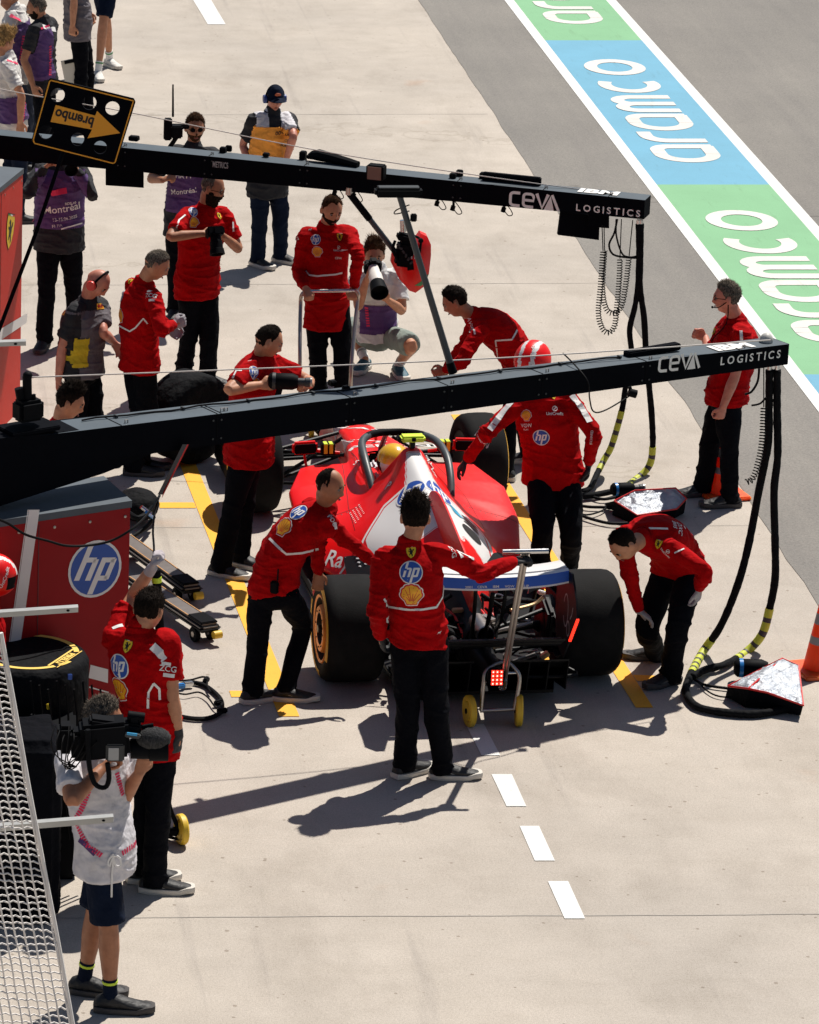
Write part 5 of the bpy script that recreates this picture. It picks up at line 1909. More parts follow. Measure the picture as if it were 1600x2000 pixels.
m.f += [tuple(i + o_ for i in f) for f in dl.f]
for mt_i, f in zip(dl.m, dl.f):
    m.m.append(m.mi(dl.mats[mt_i]))
bodyo = m.build('bodywork', CAR, merge=False, angle=35)
at = bodyo.data.attributes.new('panel', 'FLOAT', 'POINT')
vals = [panel_field(v[0], v[1]) if v[2] > .30 else -1 for v in body_local] + [-1.0] * (len(bodyo.data.vertices) - len(body_local))
at.data.foreach_set('value', vals)

# engine cover fin: thin plate with the round logo
m = MB()
topz = [(1.35, .83), (1.25, .90), (1.05, .945), (.80, .935), (.50, .89), (.15, .83), (-.20, .76)]
botz = [(1.35, .80), (1.25, .77), (1.05, .73), (.80, .67), (.50, .60), (.15, .53), (-.20, .46)]
tp, _ = crom([Vector((0, a, b)) for a, b in topz], [0] * 7, 5)
bp, _ = crom([Vector((0, a, b)) for a, b in botz], [0] * 7, 5)
for k in range(len(tp) - 1):
    mt = CARRED
    vs = []
    for q in (k, k + 1):
        w = .012 if 0 < q < len(tp) - 1 else .004
        vs += [(-w * 1.8, bp[q].y, bp[q].z), (w * 1.8, bp[q].y, bp[q].z), (w * .5, tp[q].y, tp[q].z), (-w * .5, tp[q].y, tp[q].z)]
    m.add(vs, [(0, 4, 7, 3), (1, 2, 6, 5), (3, 7, 6, 2)], mt)
car_decal(m, 'hp', (-.020, 1.38, .90), (-1, 0, 0), (0, .25, 1), .17, 1.0, tree=None) if False else None
fin_v = list(m.v)
m.v = [tuple(CW @ Vector(v)) for v in m.v]
ftree = bvh_of(m.v, m.f)
dd = MB()
0 and car_decal(dd, 'hp', (-.012, 1.42, .905), (-1, 0, 0), (0, .25, 1), .17, 1.25, tree=ftree, off=.003, depth=.05)
0 and car_decal(dd, 'hp', (.012, 1.42, .905), (1, 0, 0), (0, .25, 1), .17, 1.25, tree=ftree, off=.003, depth=.05)
o_ = len(m.v)
m.v += dd.v
m.f += [tuple(i + o_ for i in f) for f in dd.f]
for mt_i in dd.m:
    m.m.append(m.mi(dd.mats[mt_i]))
m.build('engine_fin', CAR, merge=False)

# raised carbon shelves beside the engine cover, pierced on the left
for sx in (-1, 1):
    m = MB()
    pl = [(.40, 1.62), (.56, 1.50), (.60, 1.05), (.48, .72), (.37, .80), (.36, 1.20)]
    hole = []
    lo = [(x, y) for x, y in pl]
    n = len(lo)
    vs = [(x * sx, y, .50 - .16 * (x - .36) / .24 - .10 * (1.62 - y)) for x, y in lo]
    m.add(vs + [(a, b, c - .015) for a, b, c in vs], [tuple(range(n)), tuple(range(n, 2 * n))[::-1]] + [(i, (i + 1) % n, n + (i + 1) % n, n + i) for i in range(n)], CARBON)
    if sx < 0:
        for k in range(7):
            for j in range(3):
                m.ell((-.425 - .035 * j, 1.50 - .055 * k + .02 * j, .478 - .024 * j - .010 * k), (.012, .014, .004), GREYG, n=8)
    cbuild(m, 'carbon_shelf')
# cockpit interior
m = MB()
tub = []
for z, w, yy in ((.66, 1.0, 0), (.55, .98, 0), (.38, .9, 0), (.25, .7, 0)):
    tub.append([(.215 * w * math.copysign(abs(math.cos(a)) ** .6, math.cos(a)), 2.52 + .43 * w * math.copysign(abs(math.sin(a)) ** .6, math.sin(a)), z) for a in [2 * PI * i / 28 for i in range(28)]])
m.loft([[Vector(p) for p in r_] for r_ in tub], BLK, cap=False)
m.add(tub[-1], [tuple(range(28))], BLK)
cbuild(m, 'cockpit')
m = MB()
for sx in (-1, 1):
    m.box((.195 * sx, 2.26, .665), (.055, .34, .07), CARRED, None, .015)
m.box((0, 2.085, .70), (.36, .06, .09), CARRED, None, .02)
cbuild(m, 'headrest')
m = MB()
m.box((0, 2.72, .63), (.27, .03, .13), CARBON, Matrix.Rotation(R(-20), 3, 'X'), .012)
for sx in (-1, 1):
    m.box((.135 * sx, 2.70, .63), (.035, .045, .15), BLK, Matrix.Rotation(R(-20), 3, 'X'), .012)
LED = M('green_led', (.05, .9, .2), .4, emit=2.0)
for k in range(5):
    m.box((-.05 + k * .025, 2.70, .70), (.009, .005, .009), LED)
cbuild(m, 'steering_wheel')
m = MB()
m.box((-.17, 2.50, .66), (.045, .10, .12), M('pad_white', (.6, .58, .6), .6), Matrix.Rotation(R(12), 3, 'X'), .018)
car_decal(m, 'hp', (-.196, 2.48, .665), (-1, 0, 0), (0, .2, 1), .05, tree=None) if False else None
cbuild(m, 'knee_pad')

# halo
HALO = M('halo_grey', (.055, .065, .072), .42, kind='plastic')
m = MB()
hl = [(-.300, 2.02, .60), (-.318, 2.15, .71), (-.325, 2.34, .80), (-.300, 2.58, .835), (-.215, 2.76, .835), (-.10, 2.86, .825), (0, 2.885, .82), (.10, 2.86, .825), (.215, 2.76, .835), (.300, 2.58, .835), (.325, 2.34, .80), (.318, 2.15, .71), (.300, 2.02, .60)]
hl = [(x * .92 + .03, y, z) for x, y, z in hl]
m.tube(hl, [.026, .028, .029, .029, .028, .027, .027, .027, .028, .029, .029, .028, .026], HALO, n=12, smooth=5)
for q_, f_q in enumerate(m.f):  # front bow turned black: the overhead arm's shadow painted into its colour
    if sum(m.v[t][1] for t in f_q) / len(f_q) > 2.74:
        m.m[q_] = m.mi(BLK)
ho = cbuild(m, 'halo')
m = MB()
m.tube([(0, 2.885, .815), (0, 2.96, .76), (0, 3.10, .62)], [.020, .018, .024], HALO, n=10, smooth=4)
cbuild(m, 'halo_pillar', ho)
for sx in (-1, 1):
    m = MB()
    m.tube([(.31 * sx, 2.02, .58), (.335 * sx, 2.18, .69), (.342 * sx, 2.38, .775), (.31 * sx, 2.62, .80)], [.02, .022, .020, .012], CARRED, n=8, smooth=4)
    m.v = [(x * .92 + .03, y, z) for x, y, z in m.v]
    cbuild(m, 'halo_fairing', ho)
# roll hoop camera
m = MB()
m.box((.0, 1.99, 1.055), (.175, .10, .045), NEON, None, .014)
m.box((-.098, 1.99, 1.05), (.03, .09, .04), BLK, None, .01)
m.box((0.0, 1.94, 1.057), (.03, .012, .028), BLK, None, .004)
m.box((0, 1.99, 1.01), (.035, .06, .06), CARBON, None, .008)
cbuild(m, 'roll_hoop_camera')
# mirrors
for sx in (-1, 1):
    m = MB()
    rot = Matrix.Rotation(R(-8 * sx), 3, 'Z')
    m.box((.60 * sx, 2.93, .70), (.19, .06, .095), CARRED, rot, .018)
    m.box((.60 * sx, 2.896, .70), (.165, .006, .072), BLK, rot, .008)
    m.tube([(.52 * sx, 2.95, .67), (.33 * sx, 2.99, .635)], [.014, .012], CARRED, n=8)
    m.tube([(.60 * sx, 2.95, .65), (.60 * sx, 2.84, .58)], [.010, .010], CARRED, n=8)
    mo = cbuild(m, 'mirror')
    m = MB()
    m.box((.455 * sx, 2.90, .705), (.035, .07, .08), NEON, None, .004)
    m.box((.415 * sx, 2.90, .705), (.035, .07, .08), NEON, None, .004)
    m.box((.435 * sx, 2.90, .70), (.10, .068, .086), BLK, None, .006)
    cbuild(m, 'sensor', mo)
# floor
m = MB()
out = [(.20, 2.98), (.55, 2.98), (.74, 2.75), (.78, 2.3), (.80, 1.6), (.80, .95), (.76, .50), (.56, .42), (.54, -.30), (.48, -.55), (0, -.55)]
poly = [(x, y) for x, y in out] + [(-x, y) for x, y in out[::-1]]
m.prism(poly, .022, CARBON, (0, 0, .085), (1, 0, 0), (0, 1, 0))
for sx in (-1, 1):
    m.prism([(2.72, .09), (2.3, .18), (1.7, .15), (1.1, .17), (.5, .10), (.5, .085), (2.72, .085)], .008, CARBON, (.79 * sx, 0, 0), (0, 1, 0), (0, 0, 1))
    m.prism([(2.3, .17), (2.05, .21), (1.8, .16), (1.9, .15)], .010, NEON if sx < 0 else YEL, (.803 * sx, 0, 0), (0, 1, 0), (0, 0, 1))
    m.prism([(1.35, .17), (1.15, .20), (.95, .14), (1.0, .13)], .010, YEL, (.803 * sx, 0, 0), (0, 1, 0), (0, 0, 1))
cbuild(m, 'floor')
for sx in (-1, 1):       # red winglet above the floor edge
    m = MB()
    m.box((.70 * sx, .82, .34), (.13, .26, .02), CARRED, Matrix.Rotation(R(18 * sx), 3, 'Y') @ Matrix.Rotation(R(-10), 3, 'X'), .008)
    m.box((.70 * sx, .66, .33), (.13, .03, .03), WPAINT, Matrix.Rotation(R(18 * sx), 3, 'Y'), .006)
    m.tube([(.66 * sx, .80, .33), (.62 * sx, .80, .10)], .012, CARBON)
    cbuild(m, 'floor_winglet')
# diffuser
m = MB()
prof_ = [(-.05, .09), (-.25, .13), (-.45, .21), (-.62, .31), (-.72, .36)]
for sx in (-1, 1):
    a = [Vector((.10 * sx, y, z)) for y, z in prof_]
    b = [Vector((.53 * sx, y, z)) for y, z in prof_]
    m.loft([[p, q, q + Vector((0, 0, .012)), p + Vector((0, 0, .012))] for p, q in zip(a, b)], CARBON)
    for xx in (.53, .40, .27, .12):
        m.prism([(y, z) for y, z in prof_] + [(-.66, .14), (-.40, .09), (-.05, .06)], .008, CARBON, (xx * sx, 0, 0), (0, 1, 0), (0, 0, 1))
cbuild(m, 'diffuser')
# gearbox, crash structure, exhaust
m = MB()
secs = [(-.30, .10, .30, .10), (-.45, .085, .32, .08), (-.70, .065, .335, .06), (-.93, .055, .34, .055)]
m.loft([[Vector((w * math.copysign(abs(math.cos(a)) ** .7, math.cos(a)), y, z + h * math.copysign(abs(math.sin(a)) ** .7, math.sin(a)))) for a in [2 * PI * i / 16 for i in range(16)]] for y, w, z, h in secs], CARBON)
cbuild(m, 'crash_structure')
m = MB()
m.lathe((0, -.30, .50), (0, -1, 0), [(0, .055), (.28, .06), (.28, .053), (.05, .05), (.05, 0)], STEEL, n=20)
cbuild(m, 'exhaust')
m = MB()
m.box((0, -.945, .345), (.105, .02, .105), BLK, None, .01)
rl = cbuild(m, 'rain_light')
LEDR = M('red_led', (1.0, .03, .01), .4, emit=1.3)
LEDC = M('red_led_core', (1.0, .5, .4), .4, emit=2.2)
m = MB()
for a in range(3):
    for b in range(4):
        m.box((-.027 + .027 * a, -.958, .305 + .027 * b), (.021, .006, .021), LEDR)
        m.box((-.027 + .027 * a, -.962, .305 + .027 * b), (.009, .004, .009), LEDC)
cbuild(m, 'led_array', rl)
# beam wing
m = MB()
for z, y in ((.46, -.60), (.52, -.70)):
    prf = [(0, 0), (-.05, .018), (-.12, .022), (-.17, .05), (-.165, .035), (-.10, .0), (-.04, -.008)]
    m.loft([[Vector((x, y + a, z + b)) for a, b in prf] for x in (-.46, 0, .46)], CARBON)
m.tube([(0, -.45, .36), (0, -.62, .60), (0, -.72, .84)], [.022, .016, .016], CARBON, n=8, smooth=4)
for sx in (-1, 1):
    m.tube([(.06 * sx, -.40, .38), (.09 * sx, -.60, .62), (.10 * sx, -.66, .86)], [.018, .013, .013], CARBON, n=8, smooth=4)
cbuild(m, 'beam_wing')
# rear wing: spoon shaped main plane and flap
def wingz(x):
    t = abs(x) / .50
    return .0 + .035 * t ** 2 + .03 * max(0, t - .8)
WBL = M('wing_blue', (.010, .09, .50), .4, kind='paint', coat=.1)
m = MB()
N_ = 24
def wing(prf, mats, x0=-.50, x1=.50, yo=-.50, zo=.84):
    rings = []
    for i in range(N_ + 1):
        x = x0 + (x1 - x0) * i / N_
        dz = wingz(x)
        rings.append([Vector((x, yo + a, zo + b + dz)) for a, b in prf])
    n = len(prf)
    o = len(m.v)
    m.v += [tuple(p) for r_ in rings for p in r_]
    for i in range(N_):
        for j in range(n):
            k2 = (j + 1) % n
            m.f.append((o + i * n + j, o + i * n + k2, o + (i + 1) * n + k2, o + (i + 1) * n + j))
            m.m.append(m.mi(mats[j]))
    m.f.append(tuple(o + j for j in range(n)))
    m.m.append(m.mi(CARBON))
    m.f.append(tuple(o + N_ * n + j for j in range(n)))
    m.m.append(m.mi(CARBON))
wing([(.10, .055), (.05, .085), (-.04, .097), (-.12, .100), (-.125, .088), (-.04, .080), (.05, .06)], [WPAINT] * 3 + [WPAINT, WBL, WBL, WBL])
wo = cbuild(m, 'rear_wing')
m = MB()
wing([(-.13, .094), (-.165, .104), (-.195, .098), (-.212, .030), (-.214, .018), (-.200, .016), (-.150, .040)], [WPAINT, WPAINT, WBL, WPAINT, WPAINT, WPAINT, WPAINT])
m.v = [tuple(CW @ Vector(v)) for v in m.v]
wtree = bvh_of(m.v, m.f)
w2 = MB()
for k, t in enumerate(('2001', 'CEVA', 'IBM', 'VGW', 'PHILIP')):
    car_decal(w2, 'T:' + t, (-.16 + .09 * k, -.71, .885), (0, -1, 0), (0, 0, 1), .016, 1.2, tree=wtree, depth=.1)
o_ = len(m.v)
m.v += w2.v
m.f += [tuple(i + o_ for i in f) for f in w2.f]
for mt_i in w2.m:
    m.m.append(m.mi(w2.mats[mt_i]))
m.build('flap', wo, merge=False)
for sx in (-1, 1):
    m = MB()
    pl = [(-.42, .92), (-.40, .60), (-.46, .40), (-.66, .36), (-.80, .52), (-.97, .74), (-.93, .84), (-.84, .93), (-.78, .985), (-.60, .95)]
    m.prism(pl, .012, CARBON, (.505 * sx, 0, 0), (0, 1, 0), (0, 0, 1))
    ep = cbuild(m, 'wing_endplate', wo)
    m = MB()
    for q in range(14):
        t = q / 13
        m.box((.505 * sx, -.972 + .10 * (1 - t) * .0 + .165 * (t), .735 - .20 * t), (.018, .010, .014), LEDR)
    cbuild(m, 'led_strip', ep)
    m = MB()
    for s_ in (arc(-.68, .70, .06, .11, 20, 330, 16), arc(-.76, .60, .035, .05, 0, 360, 14), [(-.86, .78), (-.84, .72), (-.80, .68)]):
        for qq in stroke(s_, .012):
            m.add([(.512 * sx if True else 0, a, b) for a, b in qq], [(0, 1, 2, 3)], M('grey_print', (.35, .33, .34), .6))
            m.add([(.498 * sx, a, b) for a, b in qq], [(0, 1, 2, 3)], M('grey_print', (.35, .33, .34), .6))
    cbuild(m, 'number_print', ep, merge=False)
# small hardware packed round the gearbox: actuators, lines, heat shields, brackets
rr_ = random.Random(11)
for k in range(46):
    m = MB()
    sx = rr_.choice((-1, 1))
    x, y, z = sx * rr_.uniform(.05, .50), rr_.uniform(-.52, .25), rr_.uniform(.18, .62)
    kind = rr_.randrange(4)
    mt = rr_.choice((CARBON, CARBON, BLK, DARKP, STEEL, CHROME, M('heat_shield', (.45, .30, .16), .4, .6, kind='metal')))
    if kind == 0:
        m.tube([(x, y, z), (x + rr_.uniform(-.12, .12), y + rr_.uniform(-.15, .1), z + rr_.uniform(-.1, .1)), (x * .5, y - .1, z - .05)], rr_.uniform(.006, .014), mt, n=7, smooth=4)
        nm = 'brake_line'
    elif kind == 1:
        m.box((x, y, z), (rr_.uniform(.03, .08), rr_.uniform(.03, .09), rr_.uniform(.02, .06)), mt, Matrix.Rotation(rr_.uniform(-.6, .6), 3, 'Y'), .006)
        nm = 'bracket'
    elif kind == 2:
        m.lathe((x, y, z), (rr_.uniform(-.4, .4), -1, .3), [(0, 0), (0, .02), (.06, .02), (.06, .012), (.09, .012), (.09, 0)], mt, n=12)
        nm = 'actuator'
    else:
        m.prism([(0, 0), (.10, .02), (.13, .07), (.02, .05)], .005, mt, (x, y, z), (sx * .9, .3, .1), (0, .4, 1))
        nm = 'heat_shield'
    cbuild(m, nm)
for sx in (-1, 1):        # louvres on the sidepod shoulders and cooling slots
    for k in range(6):
        m = MB()
        y0 = 1.78 + .07 * k
        h_ = ctree.ray_cast(CW @ Vector((.50 * sx, y0, 1.5)), Vector((0, 0, -1)))
        if h_[0] is not None and sx > 5:
            q = CW.inverted() @ h_[0]
            m.box((q.x, q.y, q.z + .003), (.15, .016, .012), dark, Matrix.Rotation(R(22 * sx), 3, 'Y') @ Matrix.Rotation(R(-14), 3, 'Z'))
            cbuild(m, 'louvre')
    for k in range(4):    # floor edge fences
        m = MB()
        m.prism([(2.66 - .07 * k, .10), (2.60 - .07 * k, .22), (2.40 - .07 * k, .20), (2.30 - .07 * k, .10)], .006, CARBON, ((.60 + .045 * k) * sx, 0, 0), (0, 1, 0), (0, 0, 1))
        cbuild(m, 'floor_fence')
# front wing
m = MB()
for y, z, c in ((4.72, .085, .24), (4.56, .13, .16), (4.44, .19, .13), (4.34, .26, .11)):
    for sx in (-1, 1):
        prf = [(0, 0), (-.4 * c, .10 * c), (-c, .30 * c), (-.95 * c, .22 * c), (-.4 * c, .0)]
        m.loft([[Vector((x * sx, y + a - .10 * (x / .95) ** 2, z + b + .02 * (x / .95) ** 2)) for a, b in prf] for x in (.10, .35, .65, .95)], CARBON)
fw = cbuild(m, 'front_wing')
for sx in (-1, 1):
    m = MB()
    m.prism([(4.80, .06), (4.70, .28), (4.30, .34), (4.15, .30), (4.15, .06)], .014, CARBON, (.965 * sx, 0, 0), (0, 1, 0), (0, 0, 1))
    cbuild(m, 'wing_endplate', fw)
m = MB()
m.box((0, 3.30, .66), (.02, .03, .07), CARRED, None, .005)
m.ell((0, 3.30, .70), (.012, .012, .012), WPAINT)
cbuild(m, 'pitot_tube')
# suspension
m = MB()
for sx in (-1, 1):
    for a, b in (((.12, .35, .42), (.60, .02, .50)), ((.12, -.30, .44), (.60, -.02, .50)), ((.13, .40, .24), (.60, .02, .22)), ((.12, -.25, .26), (.60, -.02, .22)), ((.10, .05, .56), (.58, 0, .26)), ((.12, .0, .34), (.62, 0, .36))):
        a, b = Vector((a[0] * sx, a[1], a[2])), Vector((b[0] * sx, b[1], b[2]))
        m.tube([a, b], .015, CARBON, n=8)
cbuild(m, 'rear_suspension')
for sx in (-1, 1):        # brake ducts, driveshafts, gearbox flanks
    m = MB()
    m.lathe((.545 * sx, 0, .36), (sx, 0, 0), [(-.05, 0), (-.05, .15), (-.02, .19), (.07, .20), (.07, 0)], CARBON, n=28)
    m.box((.53 * sx, -.10, .46), (.06, .22, .16), CARBON, Matrix.Rotation(R(15), 3, 'X'), .02)
    m.prism([(-.20, .20), (.15, .16), (.22, .56), (-.12, .60), (-.24, .44)], .012, CARBON, (.585 * sx, 0, 0), (0, 1, 0), (0, 0, 1))
    for z, y in ((.50, -.20), (.42, -.24), (.34, -.25), (.26, -.24)):
        m.box((.57 * sx, y, z), (.06, .12, .008), CARBON, Matrix.Rotation(R(20), 3, 'X'))
    cbuild(m, 'brake_duct')
m = MB()
m.box((0, -.02, .33), (.30, .55, .26), CARBON, None, .05)
m.box((.10, -.20, .44), (.08, .16, .10), STEEL, Matrix.Rotation(R(25), 3, 'Z'), .02)
m.box((-.11, -.16, .42), (.07, .14, .08), BLK, None, .02)
m.tube([(-.14, -.10, .34), (-.50, 0, .36)], .026, CARBON, n=10)
m.tube([(.14, -.10, .34), (.50, 0, .36)], .026, CARBON, n=10)
for k in range(9):
    x = -.18 + .045 * k
    m.tube([(x, .05, .46), (x + .03 * math.sin(k * 2.1), -.15, .42 + .05 * math.sin(k * 1.3)), (x * .6, -.34, .36 + .02 * math.cos(k))], .009, (BLK, STEEL, LRED)[(k * 5) % 7 % 3], n=6, smooth=4)
cbuild(m, 'gearbox')
for sx in (-1, 1):
    m = MB()
    for a, b in (((.19, 3.35, .50), (.68, 3.58, .47)), ((.18, 3.85, .52), (.68, 3.62, .47)), ((.19, 3.30, .28), (.70, 3.58, .22)), ((.16, 3.90, .32), (.70, 3.62, .22)), ((.19, 3.62, .55), (.66, 3.60, .26)), ((.18, 3.72, .38), (.68, 3.72, .36))):
        a, b = Vector((a[0] * sx, a[1], a[2])), Vector((b[0] * sx, b[1], b[2]))
        m.tube([a, b], .015, CARBON, n=8)
    cbuild(m, 'front_suspension')
# wheels
RIMSUN = M('wheel_cover_sun_orange', (.80, .27, .04), .45, .25, kind='metal')  # orange-brown sun reflection on the rims put into the base colour
RIMD = M('rim_dark', (.03, .025, .02), .35, .6, kind='metal')
MARK = M('tyre_mark_yellow', (.80, .42, .03), .6)
MARKR = M('tyre_mark_red', (.62, .01, .01), .6)
def wheel(x, y, wdt, sx, steer=0):
    r_ = .36
    h = wdt / 2
    c = Vector((0, 0, 0))
    rot = Matrix.Rotation(R(steer), 3, 'Z')
    ax = rot @ Vector((1, 0, 0))
    cen = Vector((x * sx, y, r_))
    ax = ax * sx
    prof_ = [(-h + .01, .235), (-h, .26), (-h - .004, .30), (-h + .012, .335), (-h + .04, .353), (-h + .08, .359), (0, .361), (h - .08, .359), (h - .04, .353), (h - .012, .335), (h + .004, .30), (h, .26), (h - .01, .235)]
    m = MB()
    m.lathe(cen, ax, prof_, RUBBER, n=64)
    ty = None
    rim = MB()
    rim.lathe(cen, ax, [(-h + .01, .236), (-h + .05, .22), (h - .05, .22), (h - .012, .236)], RIMD, n=48)
    rim.lathe(cen, ax, [(h - .012, .236), (h - .002, .230), (h - .008, .212)], RIMSUN, n=48)
    rim.lathe(cen, ax, [(h - .008, .212), (h - .045, .205), (h - .050, .170)], RIMD, n=48)
    rim.lathe(cen, ax, [(h - .050, .170), (h - .012, .160), (h + .000, .150), (h - .002, .108)], RIMSUN, n=48)
    rim.lathe(cen, ax, [(h - .002, .108), (h - .05, .098), (h - .055, .070)], RIMD, n=32)
    rim.lathe(cen, ax, [(h - .055, .070), (h - .03, .064), (h - .035, .050)], RIMSUN, n=32)
    rim.lathe(cen, ax, [(h - .035, .050), (h - .06, .045), (h - .05, .028), (h + .01, .026), (h + .012, 0)], RIMD, n=32)
    rim.lathe(cen, ax, [(-h + .01, .23), (-h + .03, .12), (-h + .03, 0)], CARBON, n=32)
    for k in range(8):
        a = 2 * PI * k / 8
        e1 = ax.orthogonal().normalized()
        e2 = ax.cross(e1)
        p = cen + ax * (h + .001) + (e1 * math.cos(a) + e2 * math.sin(a)) * .13
        rim.ell(p, (.006, .006, .006), RIMD, n=8)
    piv = empty('wheel', cen)
    piv.parent = CAR
    t = cbuild(m, 'tyre', piv, angle=50)
    mk = MB()
    for a0, a1, mt in ((R(20), R(150), MARK), (R(200), R(330), MARK)):
        mk.lathe(cen, ax, [(h + .0035, .280), (h + .0062, .300), (h - .004, .322)], mt, n=24, start=a0, end=a1)
    mk.lathe(cen, ax, [(h + .0035, .275), (h + .0058, .300), (h + .0025, .318)], MARKR, n=8, start=R(158), end=R(192))
    cbuild(mk, 'sidewall_mark', piv)
    cbuild(rim, 'rim', piv, angle=50)
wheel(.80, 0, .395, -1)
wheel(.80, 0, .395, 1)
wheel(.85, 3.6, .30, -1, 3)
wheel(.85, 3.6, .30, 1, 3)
# driver: seated figure sunk in the cockpit
dr = empty('person', CW @ Vector((0, 2.45, .12)), 0, 'driver in a yellow helmet with black visor sitting in the cockpit of the red car', 'driver')
m = MB()
def cwl(pts):
    return [CW @ Vector(p) for p in pts]
limb(m, cwl([(0, 2.30, .22), (0, 2.24, .40), (0, 2.20, .55), (0, 2.22, .66)]), [(.16, .10), (.18, .11), (.17, .09), (.06, .06)], side=Vector((1, 0, 0)), n=18)
for sx in (-1, 1):
    limb(m, cwl([(.15 * sx, 2.22, .55), (.19 * sx, 2.42, .45), (.10 * sx, 2.64, .60)]), [.055, .042, .032], n=12)
    limb(m, cwl([(.08 * sx, 2.34, .24), (.09 * sx, 2.68, .46), (.07 * sx, 2.95, .30)]), [.075, .055, .04], n=12)
    hand(m, CW @ Vector((.10 * sx, 2.63, .60)), CW.to_3x3() @ Vector((.15 * sx, .6, .5)), Vector((-sx, 0, 0)), .8, -sx)
v_, f_, n_ = remesh(m, .008, 3)
MB().add(v_.tolist(), f_, RED).build('body', dr, merge=False, angle=180)
HY = M('helmet_yellow', (.82, .46, .02), .25, kind='paint', coat=.6)
hc = CW @ Vector((-.075, 2.235, .80))
hmm = Matrix.Rotation(.0682 + R(12), 3, 'Z')
vs, fs = [], []
g_ = []
for i in range(29):
    th = PI * i / 28
    for k in range(36):
        ph = 2 * PI * k / 36
        dx, dy, dz = math.sin(th) * math.cos(ph), math.sin(th) * math.sin(ph), math.cos(th)
        x, y, z = dx * .122, dy * .145, dz * .135
        if dz < -.2:
            x *= .93
            y *= .93
        vs.append(hc + hmm @ Vector((x, y, z)))
m = MB()
fa_, fb_, fc_, fd_ = [], [], [], []
for i in range(28):
    for k in range(36):
        j = (k + 1) % 36
        q = (i * 36 + k, (i + 1) * 36 + k, (i + 1) * 36 + j, i * 36 + j)
        p = sum((vs[t] for t in q), Vector()) / 4 - hc
        p = hmm.inverted() @ p
        if -.055 < p.z < .015:
            if p.y < -.02 and p.x < -.055:
                fc_.append(q)
            else:
                fb_.append(q)
        elif p.z < -.055:
            fd_.append(q)
        else:
            fa_.append(q)
HO = M('helmet_orange', (.80, .22, .01), .3, kind='paint', coat=.5)
m.add(vs, fa_, HY).add(vs, fb_, BLK).add(vs, fc_, WPAINT).add(vs, fd_, HO)
m.build('helmet', dr, angle=180)

# ------------------------------------------------------------------ gantry arms over the box
Z3 = Vector((0, 0, 1))
BEAMM = M('beam_top_sky_sheen', (.058, .078, .096), .5, kind='plastic')  # top faces of the black arms, sky reflection painted in as slate
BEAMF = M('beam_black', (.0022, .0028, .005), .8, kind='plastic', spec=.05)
CBL0 = M('cable_black', (.004, .004, .005), .6, spec=.12)
def ceva_layers(w):
    o = []
    def add(pts, wd=.20):
        for q in stroke(pts, wd):
            o.append((q, [(0, 1, 2, 3)], w, 0))
    add([(-1.10, .40), (-1.45, .40)] + arc(-1.48, .22, .22, .18, 90, 180, 5) + [(-1.70, -.2)] + arc(-1.48, -.22, .22, .18, 180, 270, 5) + [(-1.10, -.40)], .18)
    add([(-.88, .0), (-.25, .0), (-.25, .22)] + arc(-.45, .22, .20, .18, 0, 90, 5) + [(-.62, .40)] + arc(-.66, .22, .22, .18, 90, 180, 5) + [(-.88, -.22)] + arc(-.66, -.22, .22, .18, 180, 270, 5) + [(-.25, -.40)], .17)
    add([(-.06, .48), (.30, -.40), (.66, .48)], .20)
    o.append(([(.42, -.5), (.82, .42), (1.05, -.5)], [(0, 1, 2)], w, 0))
    add([(.90, .48), (1.34, -.48)], .17)
    return o
def spaced(t):
    vs, fs = [], []
    x = 0
    for ch in t:
        a, f = text2d(ch, .02)
        hw = max(p[0] for p in a)
        o = len(vs)
        vs += [(p[0] + x + hw, p[1]) for p in a]
        fs += [[i + o for i in q] for q in f]
        x += hw * 2 + .42
    x -= .42
    return [([(a - x / 2, b) for a, b in vs], fs, WHITE, 0)]
def ZN(u):
    return 2.45 - .25 * (u - 20) / 1520
def arm(tl, tr, zt, hl, hr_, wl, wr_, label, name='overhead_gantry', za=None):
    A = G(*tl, za or zt)
    B = G(*tr, zt)
    d = (B - A).normalized()
    s_ = Vector((-d.y, d.x, 0))
    if s_.y < 0:
        s_ = -s_
    r_ = empty(name, (A.x, A.y, 0), 0, label, 'gantry arm')
    r_['group'] = 'overhead arms across the pit box'
    m = MB()
    ra = [A, A + s_ * wl, A + s_ * wl - Z3 * hl, A - Z3 * hl]
    rb = [B, B + s_ * wr_, B + s_ * wr_ - Z3 * hr_, B - Z3 * hr_]
    vs = ra + rb
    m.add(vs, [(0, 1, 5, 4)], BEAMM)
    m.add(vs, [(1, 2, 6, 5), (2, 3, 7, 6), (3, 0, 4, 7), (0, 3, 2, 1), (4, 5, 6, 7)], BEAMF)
    m2 = MB()
    m2.v, m2.f, m2.m, m2.mats = list(m.v), list(m.f), list(m.m), list(m.mats)
    tree = bvh_of(m.v, m.f)
    return r_, A, B, d, s_, m, tree
def beam_pt(A, B, t, wl, wr_, s_, f=.5):
    return A + (B - A) * t + s_ * ((wl + (wr_ - wl) * t) * f)

